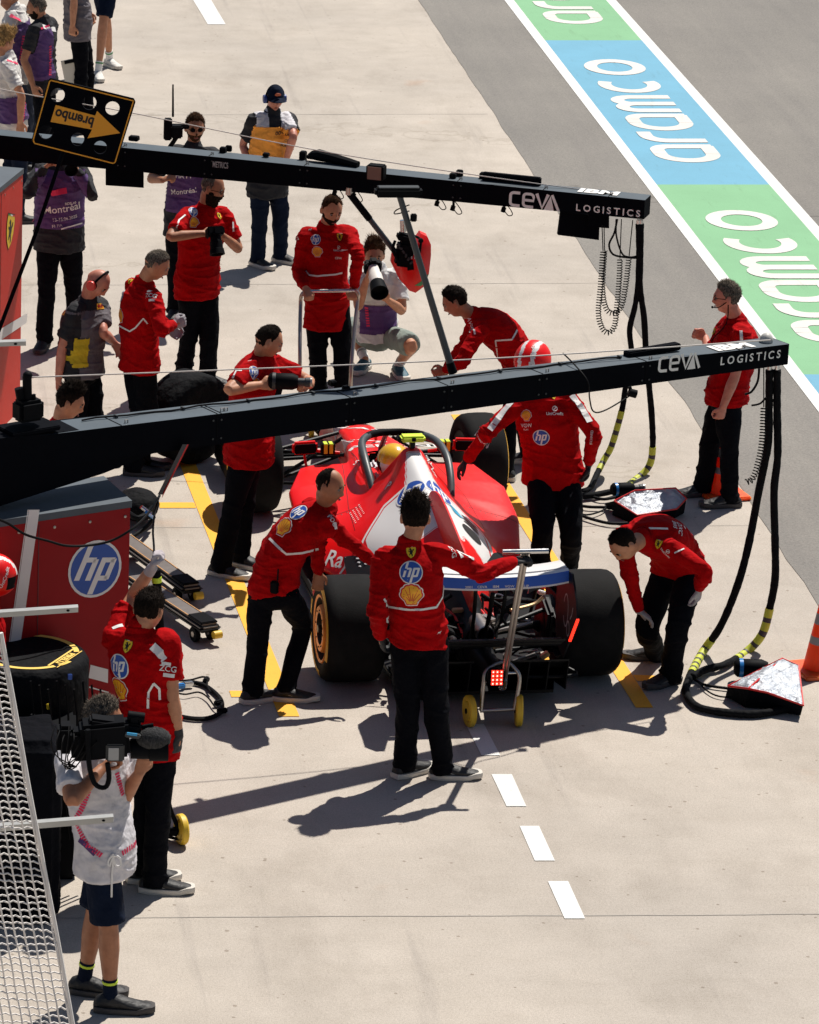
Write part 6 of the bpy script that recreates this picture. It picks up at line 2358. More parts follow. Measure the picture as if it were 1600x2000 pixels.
n_, A, B, d, s_, m, tree = arm((20, 858), (1540.6, 672), 2.2, .215, .142, .24, .19, 'black overhead arm with white lettering crossing in front of the car cockpit', za=2.45)
NA, NB, ND, NS = A, B, d, s_
lay = ceva_layers(WHITE)
DIR = d
nfront = -s_
def on_face(mb, tree, u, v, size, layers, n, up, wide=1.0):
    h = hit(tree, u, v)
    if abs(n.z) < .5:
        up = (Z3 - DIR * Z3.dot(DIR)).normalized()
        rt = DIR
    else:
        n = DIR.cross(up).normalized()
        rt = DIR
    decal_at(mb, None, '', h[0], rt, up, n, size, wide, .006 if n.z > .5 else .003, .1, layers)
on_face(m, tree, 1332, 707, .112, lay, nfront, Z3)
on_face(m, tree, 1466, 698, .056, spaced('LOGISTICS'), nfront, Z3)
on_face(m, tree, 1428, 678, .130, [(*text2d('IBM', .05), WHITE, 0)], Z3, s_, 1.25)
m.build('beam', n_, merge=False, smooth=False)
m = MB()
for t in (.13, .245, .25, .41, .535, .66, .80, .93):      # joints and bolts along the top
    p = beam_pt(A, B, t, .21, .145, s_, .5)
    w = .21 + (.145 - .21) * t
    m.box(p + Z3 * .001, (.006, w * .98, .004), BLK, Matrix.Rotation(math.atan2(d.y, d.x), 3, 'Z'))
    m.build('joint_strip', n_)
    m = MB()
    q = p + d * .05 - s_ * w * .3
    m.tube([q, q + Z3 * .02, q + d * .02 + Z3 * .02, q + d * .02], .004, STEEL, n=6)
    m.build('lifting_eye', n_)
    m = MB()
rotb = Matrix.Rotation(math.atan2(d.y, d.x), 3, 'Z')
for (u, v, sz) in ((649, 748, (.045, .05, .035)), (676, 758, (.045, .04, .03))):
    p = G(u, v, ZN(u) + .01)
    m.box(p, sz, BLK, rotb, .006)
    m.build('clip', n_)
    m = MB()
m = MB()       # cable run tied along the top edge
pts = []
for i in range(40):
    t = .10 + .68 * i / 39
    pts.append(beam_pt(A, B, t, .21, .145, s_, .80 + .06 * math.sin(i * 1.7)) + Z3 * (.010 + .004 * math.sin(i * .9)))
m.tube(pts, .006, CBL0, n=6)
m.build('cable_run', n_)
for i in range(9):
    t = .14 + .08 * i
    q = beam_pt(A, B, t, .21, .145, s_, .80) + Z3 * .012
    m = MB()
    m.box(q, (.012, .035, .016), DARKP, rotb)
    m.build('cable_tie', n_)
m = MB()
p = (G(1213, 694, ZN(1213)) + G(1334, 686, ZN(1334))) / 2
m.box(p + Z3 * .022, ((G(1334, 686, 2.24) - G(1213, 694, 2.24)).length, .07, .045), BEAMF, rotb, .008)
m.build('cable_box', n_)
m = MB()
m.ell(G(1497, 664, 2.22), (.045, .045, .05), M('dome_white', (.5, .49, .46), .5), n=16)
m.build('antenna_dome', n_)
def beam_face_bits(A, B, d, s_, h0, h1, parent, ts):
    rb = Matrix.Rotation(math.atan2(d.y, d.x), 3, 'Z')
    for t in ts:
        q = A + (B - A) * t
        h = h0 + (h1 - h0) * t
        m = MB()
        m.box(q - s_ * .0015 - Z3 * (h * .5), (.003, .002, h * .96), BLK, rb)
        m.build('joint_strip', parent)
        for zz in (.2, .8):
            for dx in (-.03, .03):
                m = MB()
                m.lathe(q - s_ * .001 + d * dx - Z3 * (h * zz), -s_, [(0, .007), (.004, .007), (.005, 0)], DARKP, n=8)
                m.build('bolt', parent)
beam_face_bits(A, B, d, s_, .215, .142, n_, (.245, .41, .535, .66, .80))
m = MB()
m.box(B - Z3 * .071 + s_ * .095 + d * .004, (.008, .188, .143), DARKP, rotb, .002)
for zz in (-.02, -.12):
    for ww in (.03, .16):
        m.lathe(B + Z3 * zz + s_ * ww + d * .008, d, [(0, .007), (.004, .007), (.005, 0)], STEEL, n=8)
m.build('end_cap', n_)
# pivot bracket at the base
m = MB()
Y_ = A.y + .02
def q2(u, v):
    t = (u - 20) / (1540.6 - 20)
    return P(u, v, (A + (B - A) * t).y)
fr = [q2(-60, 862), q2(316, 823), q2(316, 878), q2(200, 925), q2(10, 985), q2(-60, 1005)]
bk = [p_ + NS * .24 for p_ in fr]
n6 = len(fr)
fr = [p_ - NS * .004 for p_ in fr]
m.add(fr + bk, [tuple(range(n6)), tuple(range(n6, 2 * n6))[::-1]] + [(i, (i + 1) % n6, n6 + (i + 1) % n6, n6 + i) for i in range(n6)], BEAMF)
m.build('pivot_bracket', n_, smooth=False)
m = MB()
p = G(55, 838, 2.46)
m.box(p + Z3 * .01, (.34, .20, .03), BEAMF, rotb, .006)
m.box(P(55, 800, p.y), (.17, .12, .13), BLK, rotb, .02)
m.tube([P(54, 800, p.y), P(53, 735, p.y)], .028, BLK, n=12)
m.ell(P(54, 733, p.y), (.03, .03, .025), BLK, n=12)
m.tube([P(42, 780, p.y), P(38, 758, p.y)], .03, BLK, n=12)
m.tube([P(70, 815, p.y), P(66, 770, p.y)], .012, BLK, n=8)
m.build('pivot_motor', n_)

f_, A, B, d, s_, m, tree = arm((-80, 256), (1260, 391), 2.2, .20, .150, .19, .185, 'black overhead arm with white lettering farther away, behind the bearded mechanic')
FA, FB, FD, FS = A, B, d, s_
DIR = d
nfront = -s_
on_face(m, tree, 1050, 393, .125, lay, nfront, Z3)
on_face(m, tree, 1188, 411, .054, spaced('LOGISTICS'), nfront, Z3)
on_face(m, tree, 1170, 376, .125, [(*text2d('IBM', .05), WHITE, 0)], Z3, s_, 1.25)
on_face(m, tree, 431, 322, .05, [(*text2d('METRICS', .02), M('print_grey', (.3, .3, .3), .6), 0)], nfront, Z3, .5)
m.build('beam', f_, merge=False, smooth=False)
rotb = Matrix.Rotation(math.atan2(d.y, d.x), 3, 'Z')
m = MB()
for (u, v, sz) in ((262, 270, (.08, .06, .04)), (436, 293, (.05, .05, .05)), (447, 290, (.05, .03, .05)), (520, 302, (.05, .05, .03)), (592, 306, (.05, .06, .09)), (885, 343, (.05, .05, .04)), (898, 339, (.05, .04, .06)), (945, 343, (.06, .06, .05))):
    m.box(G(u, v, 2.22), sz, BLK, rotb, .006)
    m.build('clip', f_)
    m = MB()
for t in (.12, .25, .38, .52, .63, .74, .86, .95):
    p = beam_pt(A, B, t, .12, .105, s_, .5)
    m.box(p + Z3 * .001, (.006, .10, .004), BLK, rotb)
    m.tube([p, p + Z3 * .02, p + d * .02 + Z3 * .02, p + d * .02], .004, STEEL, n=6)
    m.build('lifting_eye', f_)
    m = MB()
m = MB()
a, b = G(600, 308, 2.22), G(700, 322, 2.22)
c_ = (a + b) / 2
m.tube([a, a + d * .1 + Z3 * .03, b], [.012, .05, .03], BLK, n=8, smooth=3)
m.build('cable_loom', f_)
m = MB()
p = G(735, 336, 2.24)
m.box(p, (.14, .10, .12), BLK, rotb, .01)
m.box(p - s_ * .052, (.11, .004, .10), M('panel_brown', (.16, .07, .05), .5), rotb)
m.build('sensor_box', f_)
m = MB()
a, b = G(942, 352, 2.2), G(1057, 362, 2.2)
m.box((a + b) / 2 + Z3 * .03, ((b - a).length, .05, .07), BEAMF, rotb, .008)
m.build('cable_box', f_)
for us in (((207, 325), (281, 333), (281, 367), (207, 362)), ((1096, 413), (1172, 422), (1170, 469), (1090, 459)), ((1150, 408), (1190, 412), (1190, 446), (1150, 443))):
    m = MB()
    yy = (A + (B - A) * ((us[0][0] + 80) / 1340)).y + .05
    vs = [P(u, v, yy) for u, v in us]
    m.add(vs + [p + Vector((0, .05, 0)) for p in vs], [(0, 1, 2, 3), (7, 6, 5, 4), (0, 4, 5, 1), (1, 5, 6, 2), (2, 6, 7, 3), (3, 7, 4, 0)], BEAMF)
    m.build('hanging_panel', f_, smooth=False)
m = MB()
for u, v in ((655, 372), (692, 378), (886, 402), (855, 393), (985, 405)):
    yy = (A + (B - A) * ((u + 80) / 1340)).y + .03
    a = P(u, v - 12, yy)
    m.tube([a, P(u, v, yy)], .010, BLK, n=8)
    m.tube([P(u, v, yy), P(u - 3, v + 9, yy)], .018, BLK, n=10)
    m.tube([a, P(u + 12, v + 4, yy), P(u + 16, v + 14, yy), P(u + 8, v + 16, yy), P(u, v + 6, yy)], .004, BLK, n=6, smooth=5)
    m.build('lamp_fitting', f_)
    m = MB()

beam_face_bits(FA, FB, FD, FS, .20, .15, f_, (.25, .38, .52, .63, .74))
# slanted mast with its flat head
mb_ = G(896, 733, ZN(896)) + NS * .06
r_ = empty('camera_mast', mb_, 0, 'dark slanted mast with a flat black head rising from the front overhead arm', 'mast')
m = MB()
top_ = P(778, 374, mb_.y)
m.tube([mb_, mb_ + (top_ - mb_) * .06], [.030, .026], BLK, n=12)
m.tube([mb_ + (top_ - mb_) * .04, top_], [.024, .020], M('mast_grey', (.035, .042, .05), .4, kind='metal'), n=10)
m.build('pole', r_)
m = MB()
m.box(P(778, 374, mb_.y), (.30, .10, .065), BLK, None, .018)
m.box(P(779, 366, mb_.y), (.26, .07, .012), DARKP, None, .004)
m.build('mast_head', r_)
m = MB()
m.box(P(808, 425, mb_.y - .02), (.04, .03, .05), BLK, None, .006)
m.box(P(822, 470, mb_.y - .02), (.03, .03, .03), BLK, None, .006)
m.tube([P(800, 400, mb_.y), P(775, 410, mb_.y), P(772, 418, mb_.y), P(800, 412, mb_.y)], .004, BLK, smooth=5)
m.build('clamp', r_)
# diagonal strut with tool head on the far arm
yy = (FA + (FB - FA) * .58).y
r_ = empty('tool_strut', P(685, 372, yy), 0, 'black strut hanging from the far overhead arm with a bundled tool head', 'strut')
m = MB()
m.tube([P(683, 366, yy), P(682, 380, yy)], .03, STEEL, n=10)
m.tube([P(683, 378, yy), P(722, 428, yy)], .028, BLK, n=12)
m.tube([P(720, 425, yy), P(778, 500, yy)], .022, M('mast_grey', (.035, .042, .05), .4, kind='metal'), n=12)
m.build('pole', r_)
m = MB()
m.tube([P(787, 430, yy), P(788, 452, yy)], [.024, .026], CHROME, n=14)
m.box(P(790, 463, yy), (.12, .1, .06), BLK, Matrix.Rotation(R(14), 3, 'Y'), .015)
m.box(P(790, 495, yy), (.13, .12, .20), BLK, Matrix.Rotation(R(8), 3, 'Y'), .02)
m.box(P(800, 515, yy), (.09, .1, .12), BLK, Matrix.Rotation(R(-8), 3, 'Y'), .02)
m.tube([P(772, 470, yy - .05), P(768, 490, yy - .05), P(785, 520, yy - .05)], .012, BLK, smooth=4)
m.tube([P(808, 460, yy - .04), P(822, 470, yy - .04), P(818, 500, yy - .04)], .010, BLK, smooth=4)
for k in range(6):
    m.box(P(778 + 5 * k, 478 + 7 * k, yy - .07), (.03, .02, .018), DARKP, Matrix.Rotation(R(30 * k), 3, 'Y'), .003)
m.build('tool_head', r_)
m = MB()
pl = [(768, 497), (765, 515), (780, 545), (800, 568), (812, 572), (828, 560), (838, 535), (842, 500), (842, 478), (835, 462), (822, 456), (812, 470), (790, 488)]
cxy = (805, 515)
fr = [P(u, v, yy + .05) for u, v in pl]
mid_ = [P(cxy[0] + (u - cxy[0]) * .6, cxy[1] + (v - cxy[1]) * .6, yy - .03) for u, v in pl]
bk = [p + Vector((0, .10, 0)) for p in fr]
m.loft([[P(*cxy, yy - .05)] * len(pl), mid_, fr, bk], CARRED, cap=False)
m.add(bk, [tuple(range(len(bk)))], CARRED)
gtree = bvh_of(m.v, m.f)
decal(m, gtree, 'T:nt', 812, 499, .055)
decal(m, gtree, '', 826, 548, .14, 30, layers=patch([(-.2, -.5), (.2, -.3), (.15, .5), (-.05, .3)], GREENP, .2))
m.build('red_cowl', r_, merge=False)

# gantry bases
def base(name, corners, zt, label, mat, decs, zb=0.0):
    r2 = empty('gantry_cabinet', (corners[0][0], corners[0][1], 0), 0, label, 'gantry base')
    m = MB()
    lo = [Vector((a, b, zb)) for a, b in corners]
    hi = [Vector((a, b, zt)) for a, b in corners]
    m.add(lo + hi, [(0, 1, 5, 4), (1, 2, 6, 5), (2, 3, 7, 6), (3, 0, 4, 7), (0, 3, 2, 1)], mat)
    t = bvh_of(m.v, m.f)
    for d_ in decs:
        decal(m, t, *d_[0], layers=d_[1], depth=.02, off=.003)
    m.build('panel', r2, merge=False, smooth=False)
    m = MB()
    c = sum(hi, Vector()) / 4
    h2 = [c + (p - c) * 1.01 for p in hi]
    m.add([p + Z3 * .002 for p in h2] + [p + Z3 * .045 for p in h2], [(4, 5, 6, 7), (0, 1, 5, 4), (1, 2, 6, 5), (2, 3, 7, 6), (3, 0, 4, 7), (3, 2, 1, 0)], M('base_lid', (.07, .088, .108), .6, kind='plastic'))
    m.build('lid', r2, smooth=False)
    a, b = hi[0], hi[1]
    e = (b - a).normalized()
    nn = Vector((e.y, -e.x, 0))
    L_ = (b - a).length
    for k in range(9):
        m = MB()
        q = b - e * (.035 + k * .24) - Z3 * .05 + nn * .001
        m.lathe(q, nn, [(0, .009), (.003, .009), (.005, .004), (.005, 0)], STEEL, n=10)
        m.build('bolt', r2)
    for t in (.62, 1.24):
        m = MB()
        q = b - e * t + nn * .0012
        m.box(Vector((q.x, q.y, zt / 2)), (.005, .003, zt * .98), MAROON, Matrix.Rotation(math.atan2(e.y, e.x), 3, 'Z'))
        m.build('panel_seam', r2)
    return r2
BR = M('base_red', (.30, .002, .006), .5, kind='paint', spec=.2)
x0, y0 = .813, 22.939
ddx, ddy = 1.614 - .813, 23.309 - 22.939
L0 = math.hypot(ddx, ddy)
ddx, ddy = ddx / L0, ddy / L0
c1 = (1.614, 23.309)
c0 = (c1[0] - ddx * 2.2, c1[1] - ddy * 2.2)
c2 = (1.471, 23.79)
c3 = (c2[0] - ddx * 2.2, c2[1] - ddy * 2.2)
nb = base('gantry_base', [c0, c1, c2, c3], 1.955, 'dark red gantry base with a large round blue logo and white stripe', BR,
     [(('hp', 185, 1111, .365), None),
      (('', 49, 1120, 1.0, 0), patch([(-.036, -.48), (.036, -.48), (.036, .40), (-.036, .40)], WHITE, .3)),
      (('', 37, 1120, 1.0, 0), patch([(-.003, -.48), (.003, -.48), (.003, .40), (-.003, .40)], WHITE, .3)),
      (('', 193, 1316, .2, 0), patch([(-.34, .30), (.30, .14), (.36, -.30), (-.34, -.12)], WHITE, .3)),
      (('', 193, 1340, .2, 0), patch([(-.34, .0), (.37, -.19), (.37, -.23), (-.34, -.04)], WHITE, .3))])
BR2 = M('base_red_far', (.60, .03, .018), .5, kind='paint', spec=.2)
C1 = (1.278, 31.73)
fd = (-.31, -.95)
C0 = (C1[0] + fd[0] * 1.5, C1[1] + fd[1] * 1.5)
C2 = (C1[0] - 1.2, C1[1] + .45)
C3 = (C0[0] - 1.2, C0[1] + .45)
fb = base('gantry_base', [C0, C1, C2, C3], 1.98, 'red gantry base with a yellow horse shield beside the left photographer', BR2,
     [(('shield', 19, 452, .27), None),
      (('', 22, 640, .5, 0), patch([(-.9, -.30), (.9, .12), (.9, .28), (-.9, -.10)], WHITE, .3))])
# cable over the base, hanging screen strip, thin wires
r_ = empty('hanging_screen', G(313, 965, 1.6), 0, 'slim slanted screen with a red edge hanging under the front arm over the gantry base', 'screen')
m = MB()
yy = (NA + (NB - NA) * .2).y - .05
a, b = P(360, 868, yy), P(313, 965, yy)
m.add([P(357, 868, yy), P(366, 868, yy), P(319, 966, yy), P(308, 966, yy)] + [P(357, 868, yy + .04), P(366, 868, yy + .04), P(319, 966, yy + .04), P(308, 966, yy + .04)], [(0, 1, 2, 3), (7, 6, 5, 4), (0, 4, 5, 1), (2, 6, 7, 3), (3, 7, 4, 0)], M('mast_grey', (.035, .042, .05), .4, kind='metal'))
m.add([P(366, 868, yy), P(369, 868, yy), P(316, 974, yy), P(319, 960, yy)], [(0, 1, 2, 3)], LRED)
m.build('screen_bar', r_, smooth=False)
def cable(name, pts, r_, mat, label, cat='cable', group=None, smooth=6, n=7):
    m = MB()
    m.tube(pts, r_, mat, n=n, smooth=smooth)
    o = m.build(name)
    tag(o, label, cat, group)
    return o
CBL = M('cable_black', (.008, .008, .009), .5)
cy = 22.85
cable('cable', [P(-20, 1008, 22.8), P(15, 1022, 22.84), P(50, 1044, 22.9), P(92, 1056, 22.95), P(130, 1066, 23.0), P(175, 1065, 23.1), P(220, 1055, 23.15), P(262, 1030, 23.2), P(290, 1002, 23.4), P(312, 968, 23.9)], .008, CBL, 'black cable sagging across the front of the dark red gantry base')
gl = P(304, 1098, 23.2)
cable('cable', [P(311, 968, 23.9), P(303, 1000, 23.8), P(299, 1035, 23.6), P(301, 1070, 23.3), P(300, 1100, 23.15)], .007, CBL, 'black cable hanging down to the raised grey glove')
WIREM = M('wire_white', (.55, .50, .46), .5)
cable('wire', [P(60, 737, 24.5), P(500, 720, 24.8), P(1000, 698, 25.2), P(1505, 664, 25.9)], .0045, WIREM, 'thin pale wire stretched along the front overhead arm', smooth=4)
cable('wire', [P(-20, 170, 31.0), P(85, 190, 31.2), P(265, 222, 31.3), P(600, 290, 31.0), P(880, 335, 30.6), P(1150, 372, 30.3)], .004, WIREM, 'thin pale wire stretched above the far overhead arm', smooth=4)
cable('cable', [P(1100, 690, 25.4), P(1125, 715, 25.2), P(1148, 745, 25.1), P(1152, 780, 25.1), P(1160, 804, 25.1), P(1185, 800, 25.15), P(1235, 770, 25.3)], .005, CBL, 'thin black cable looping below the front overhead arm near its lamp')

# arrow board on its pole
YB = 30.9
bd = empty('arrow_board', P(160, 300, YB), 0, 'black tilted board with an orange arrow, upside down lettering and round holes', 'sign board')
m = MB()
cor = [(99, 153), (262, 193), (265, 199), (228, 318), (221, 322), (66, 282), (62, 275), (95, 157)]
holes = [(113, 186, 14), (175, 201, 14), (220, 212, 14), (90, 258, 14), (152, 272, 13), (196, 288, 13)]
def hx(c, k=0):
    u, v, r0 = c
    return [(u + r0 * math.cos(2 * PI * i / 20), v + r0 * math.sin(2 * PI * i / 20)) for i in range(20)]
def plate(mb, loops, y, th, mat):
    L3 = [[P(u, v, y) for u, v in lp] for lp in loops]
    tri = geometry.tessellate_polygon([[Vector((p.x, p.z, 0)) for p in lp] for lp in L3])
    vs = [p for lp in L3 for p in lp]
    n = len(vs)
    bk = [p + Vector((0, th, 0)) for p in vs]
    fs = [tuple(t) for t in tri] + [tuple(i + n for i in t[::-1]) for t in tri]
    o = 0
    for lp in L3:
        k = len(lp)
        for i in range(k):
            fs.append((o + i, o + (i + 1) % k, o + (i + 1) % k + n, o + i + n))
        o += k
    mb.add(vs + bk, fs, mat)
plate(m, [cor] + [hx(h) for h in holes], YB, .025, BEAMF)
m.build('board', bd, smooth=False, merge=False)
m = MB()
AO = M('arrow_orange', (.80, .36, .015), .5)
ins = [(100, 157), (261, 197), (225, 317), (221, 319), (68, 280), (65, 274), (97, 159)]
ring = ins + [ins[0]]
for i in range(len(ring) - 1):
    a, b = P(*ring[i], YB - .003), P(*ring[i + 1], YB - .003)
    dd_ = (b - a).normalized()
    nn_ = Vector((-dd_.z, 0, dd_.x)) * .005
    m.add([a - nn_, b - nn_, b + nn_, a + nn_], [(0, 1, 2, 3)], AO)
ar = [(109, 205), (186, 226), (190, 217), (235, 260), (171, 270), (180, 253), (99, 238)]
plate(m, [ar], YB - .006, .003, AO)
vs, fs = text2d('brembo', .03)
c0_ = P(145, 231, YB - .008)
ang = R(180 - 14)
sc_ = .085
m.add([c0_ + Vector((math.cos(ang) * x * sc_ * .86 - math.sin(ang) * y * sc_, 0, math.sin(ang) * x * sc_ * .86 + math.cos(ang) * y * sc_)) for x, y in vs], fs, LOGOB)
m.build('arrow_print', bd, smooth=False, merge=False)
m = MB()
m.tube([P(128, 285, YB + .05), P(112, 330, YB + .03), P(72, 450, YB - .1), P(0, 640, YB - .3), P(-40, 745, YB - .4)], .016, BEAMF, n=10)
m.build('pole', bd)

# radio monopod of the photographer behind the far arm
yy = G(362, 620).y - .28
r_ = empty('video_camera', P(340, 250, yy), 0, 'black camera rig with a tall antenna held by the photographer behind the far arm', 'camera')
m = MB()
m.tube([P(338, 228, yy), P(338, 165, yy)], [.010, .007], BLK, n=8)
m.build('antenna', r_)
m = MB()
m.box(P(328, 252, yy), (.07, .07, .19), BLK, None, .01)
m.box(P(345, 256, yy), (.10, .12, .11), BLK, None, .012)
m.box(P(360, 247, yy), (.09, .05, .04), BLK, None, .01)
m.tube([P(345, 268, yy), P(330, 290, yy)], .02, BLK)
m.build('camera_body', r_)

# ------------------------------------------------------------------ air hoses, coils, bags
HB = M('hose_black', (.004, .0045, .006), .8, kind='cloth', spec=.12)
def hose(pts, rad, bands, label, group='air hoses hanging from the arms'):
    """pts: 3D; bands: (t0, t1) fraction of length carrying yellow and dark rings"""
    P_, _ = crom([Vector(p) for p in pts], [0] * len(pts), 10)
    L_ = [0]
    for i in range(1, len(P_)):
        L_.append(L_[-1] + (P_[i] - P_[i - 1]).length)
    T_ = L_[-1]
    r0 = empty('air_hose', (P_[-1].x, P_[-1].y, 0), 0, label, 'hose', group)
    rs = [rad * (1 + .10 * noise.noise((l * 7, 3, 1)) + .10 * noise.noise((l * 23, 7, 1))) for l in L_]
    m = MB()
    m.tube(P_, rs, HB, n=10)
    m.build('hose', r0, angle=180)
    def at_(l):
        for i in range(1, len(L_)):
            if L_[i] >= l:
                f = (l - L_[i - 1]) / (L_[i] - L_[i - 1] + 1e-9)
                return P_[i - 1].lerp(P_[i], f)
        return P_[-1]
    m = MB()
    t = bands[0] * T_
    k = 0
    while t < bands[1] * T_:
        ln = .062 if k % 2 == 0 else .035
        if k % 2 == 0:
            m.tube([at_(t), at_(t + ln / 2), at_(t + ln)], rad * 1.13, M('band_yellow', (.52, .56, .05), .6), n=10)
        else:
            m.tube([at_(t), at_(t + ln / 2), at_(t + ln)], rad * 1.10, M('band_dark', (.05, .04, .05), .6), n=10)
        t += ln
        k += 1
    m.build('bands', r0)
    m = MB()
    a, b = at_(0), at_(.12)
    m.tube([a + Vector((0, 0, .03)), a, b], [.016, .018, .016], CHROME, n=10)
    m.build('coupling', r0)
    return r0
yE = NB.y + .06
hose([P(1503, 722, yE), P(1502, 800, yE), P(1500, 870, yE), P(1483, 955, yE), P(1462, 1065, yE - .05), P(1440, 1145, yE - .1), P(1408, 1222, yE - .12), P(1372, 1275, yE - .1)] + [G(u, v, .03) for u, v in ((1346, 1325), (1340, 1352), (1362, 1380), (1420, 1392), (1480, 1394), (1535, 1385))], .026, (.515, .655), 'thick black air hose with yellow bands looping round the near silver bag')
hose([P(1518, 722, yE), P(1518, 800, yE), P(1519, 890, yE), P(1512, 960, yE), P(1514, 1060, yE), P(1514, 1130, yE), P(1503, 1190, yE), P(1488, 1240, yE - .02), P(1455, 1276, yE - .04)] + [G(u, v, .04) for u, v in ((1415, 1298), (1378, 1308), (1352, 1322))], .026, (.60, .78), 'thick black air hose with yellow bands, the straighter one beside the coiled cord')
yF = FB.y + .05
hose([P(1247, 437, yF), P(1248, 500, yF), P(1246, 560, yF), P(1240, 600, yF), P(1230, 645, yF), P(1234, 700, yF), P(1222, 755, yF), P(1215, 800, yF), P(1195, 870, yF), P(1180, 898, yF)] + [G(u, v, .04) for u, v in ((1163, 932), (1150, 955), (1120, 962))], .022, (.57, .76), 'black air hose with yellow bands hanging from the far arm, the inner one')
hose([P(1252, 437, yF), P(1251, 500, yF), P(1250, 560, yF), P(1258, 620, yF), P(1262, 690, yF), P(1268, 755, yF), P(1273, 810, yF), P(1275, 870, yF), P(1268, 910, yF), P(1240, 938, yF - .1)] + [G(u, v, .04) for u, v in ((1212, 955), (1170, 965), (1130, 970))], .024, (.60, .80), 'black air hose with yellow bands hanging from the far arm, the outer one')
def coil(pts, label, rc=.020, pitch=.021, wr_=.0042):
    P_, _ = crom([Vector(p) for p in pts], [0] * len(pts), 8)
    out = []
    acc = 0
    ref = None
    for i in range(len(P_) - 1):
        a, b = P_[i], P_[i + 1]
        t = (b - a)
        L_ = t.length
        if L_ < 1e-6:
            continue
        t /= L_
        ref = Vector((0, 1, 0)) if ref is None else ref
        e1 = t.cross(ref).normalized()
        e2 = t.cross(e1)
        n = max(2, int(L_ / (pitch / 7)))
        for k in range(n):
            ph = 2 * PI * (acc + L_ * k / n) / pitch
            out.append(a + t * (L_ * k / n) + (e1 * math.cos(ph) + e2 * math.sin(ph)) * rc)
        acc += L_
    m = MB()
    m.tube(out, wr_, CBL, n=4)
    o = m.build('coiled_cord', angle=180)
    tag(o, label, 'cord', 'coiled cords hanging from the arms')
coil([P(1178, 490, yF), P(1173, 560, yF), P(1169, 610, yF), P(1175, 638, yF), P(1187, 650, yF), P(1200, 638, yF), P(1205, 600, yF), P(1210, 540, yF), P(1211, 505, yF)], 'coiled black cord hanging from the far arm, the loop that reaches lowest')
coil([P(1181, 490, yF + .05), P(1177, 560, yF + .05), P(1183, 600, yF + .05), P(1197, 612, yF + .05), P(1213, 600, yF + .05), P(1222, 560, yF + .05), P(1229, 500, yF + .05)], 'coiled black cord hanging from the far arm, the shallower loop')
coil([P(1492, 795, yE - .08), P(1489, 860, yE - .08), P(1481, 905, yE - .08), P(1470, 935, yE - .08), P(1457, 942, yE - .08)], 'coiled black cord beside the hoses of the front arm')
for k, (u0, v0, u1, v1, y_) in enumerate(((1176, 440, 1178, 490, yF), (1180, 440, 1181, 490, yF + .05), (1214, 428, 1211, 505, yF), (1236, 430, 1229, 500, yF + .05), (1492, 715, 1492, 795, yE - .08))):
    cable('lead', [P(u0, v0, y_), P(u1, v1, y_)], .004, CBL, ('thin straight lead above the coiled cords of the far arm' if k < 4 else 'thin straight lead above the coiled cord of the front arm'), 'cord', 'leads of the coiled cords' if k < 4 else None, smooth=2)
cable('cable', [P(1206, 428, yF), P(1200, 455, yF), P(1190, 478, yF), P(1198, 497, yF), P(1225, 503, yF), P(1248, 504, yF)], .008, CBL, 'thick black cable bowing out below the far arm end')
cable('cable', [P(1204, 428, yF), P(1204, 460, yF), P(1215, 495, yF), P(1230, 502, yF), P(1246, 500, yF)], .007, CBL, 'black cable dropping straight from the far arm to the hose')
cable('cable', [P(1483, 720, yE), P(1480, 745, yE), P(1468, 765, yE), P(1455, 770, yE)], .008, CBL, 'short black cable curling under the front arm end')
cable('cable', [P(1468, 792, yE), P(1485, 788, yE), P(1500, 775, yE), P(1512, 785, yE), P(1518, 800, yE)], .007, CBL, 'black cable strapped across the hoses of the front arm')
m_ = MB()
lp = empty('lamp', P(1236, 768, 25.3), 0, 'small black lamp hanging below the front overhead arm', 'lamp')
m_.tube([P(1230, 755, 25.3), P(1232, 764, 25.3)], .012, BLK)
m_.tube([P(1228, 766, 25.3), P(1243, 770, 25.3)], .028, BLK, n=12)
m_.build('lamp_body', lp)

FOIL = M('silver_foil', (.50, .52, .55), .42, .35, kind='foil')
def bag(gpx, apex, label, blue):
    """gpx: ground outline pixels, apex: list of (u, v, z) raised points joined to it by faces"""
    pts = [G(u, v, z) for u, v, z in gpx]
    r0 = empty('foil_bag', (sum(p.x for p in pts) / len(pts), sum(p.y for p in pts) / len(pts), 0), 0, label, 'bag', 'silver bags on the hoses')
    return r0, pts
# near bag: a crumpled silver wedge
r0, p = bag([(1422, 1340, .10), (1462, 1345, .16), (1528, 1286, .22), (1560, 1300, .20), (1569, 1378, .10), (1500, 1353, .14)], None, 'crumpled silver foil bag with red piping lying nearer the dashed line', True)
m = MB()
g = [Vector((q.x, q.y, .01)) for q in p]
def crumple(mb, tri, mat, lv=4, amp=.016, seed=0):
    bm = bmesh.new()
    for t in tri:
        bm.faces.new([bm.verts.new(q) for q in t])
    bmesh.ops.remove_doubles(bm, verts=bm.verts, dist=1e-4)
    for _ in range(lv):
        bmesh.ops.subdivide_edges(bm, edges=bm.edges, cuts=1, use_grid_fill=True)
    bmesh.ops.triangulate(bm, faces=bm.faces)
    bm.normal_update()
    for v in bm.verts:
        if not v.is_boundary:
            d_ = (1 - 2 * abs(noise.noise(v.co * 12 + Vector((seed, 0, 0))))) * amp + noise.noise(v.co * 30) * amp * .5
            v.co += v.normal * d_
    bm.verts.index_update()
    mb.add([v.co.copy() for v in bm.verts], [[v.index for v in f.verts] for f in bm.faces], mat)
    bm.free()
crumple(m, [(p[0], p[1], p[2]), (p[1], p[5], p[2]), (p[5], p[4], p[3]), (p[5], p[3], p[2])], FOIL)
m.build('foil_top', r0, angle=180)
m = MB()
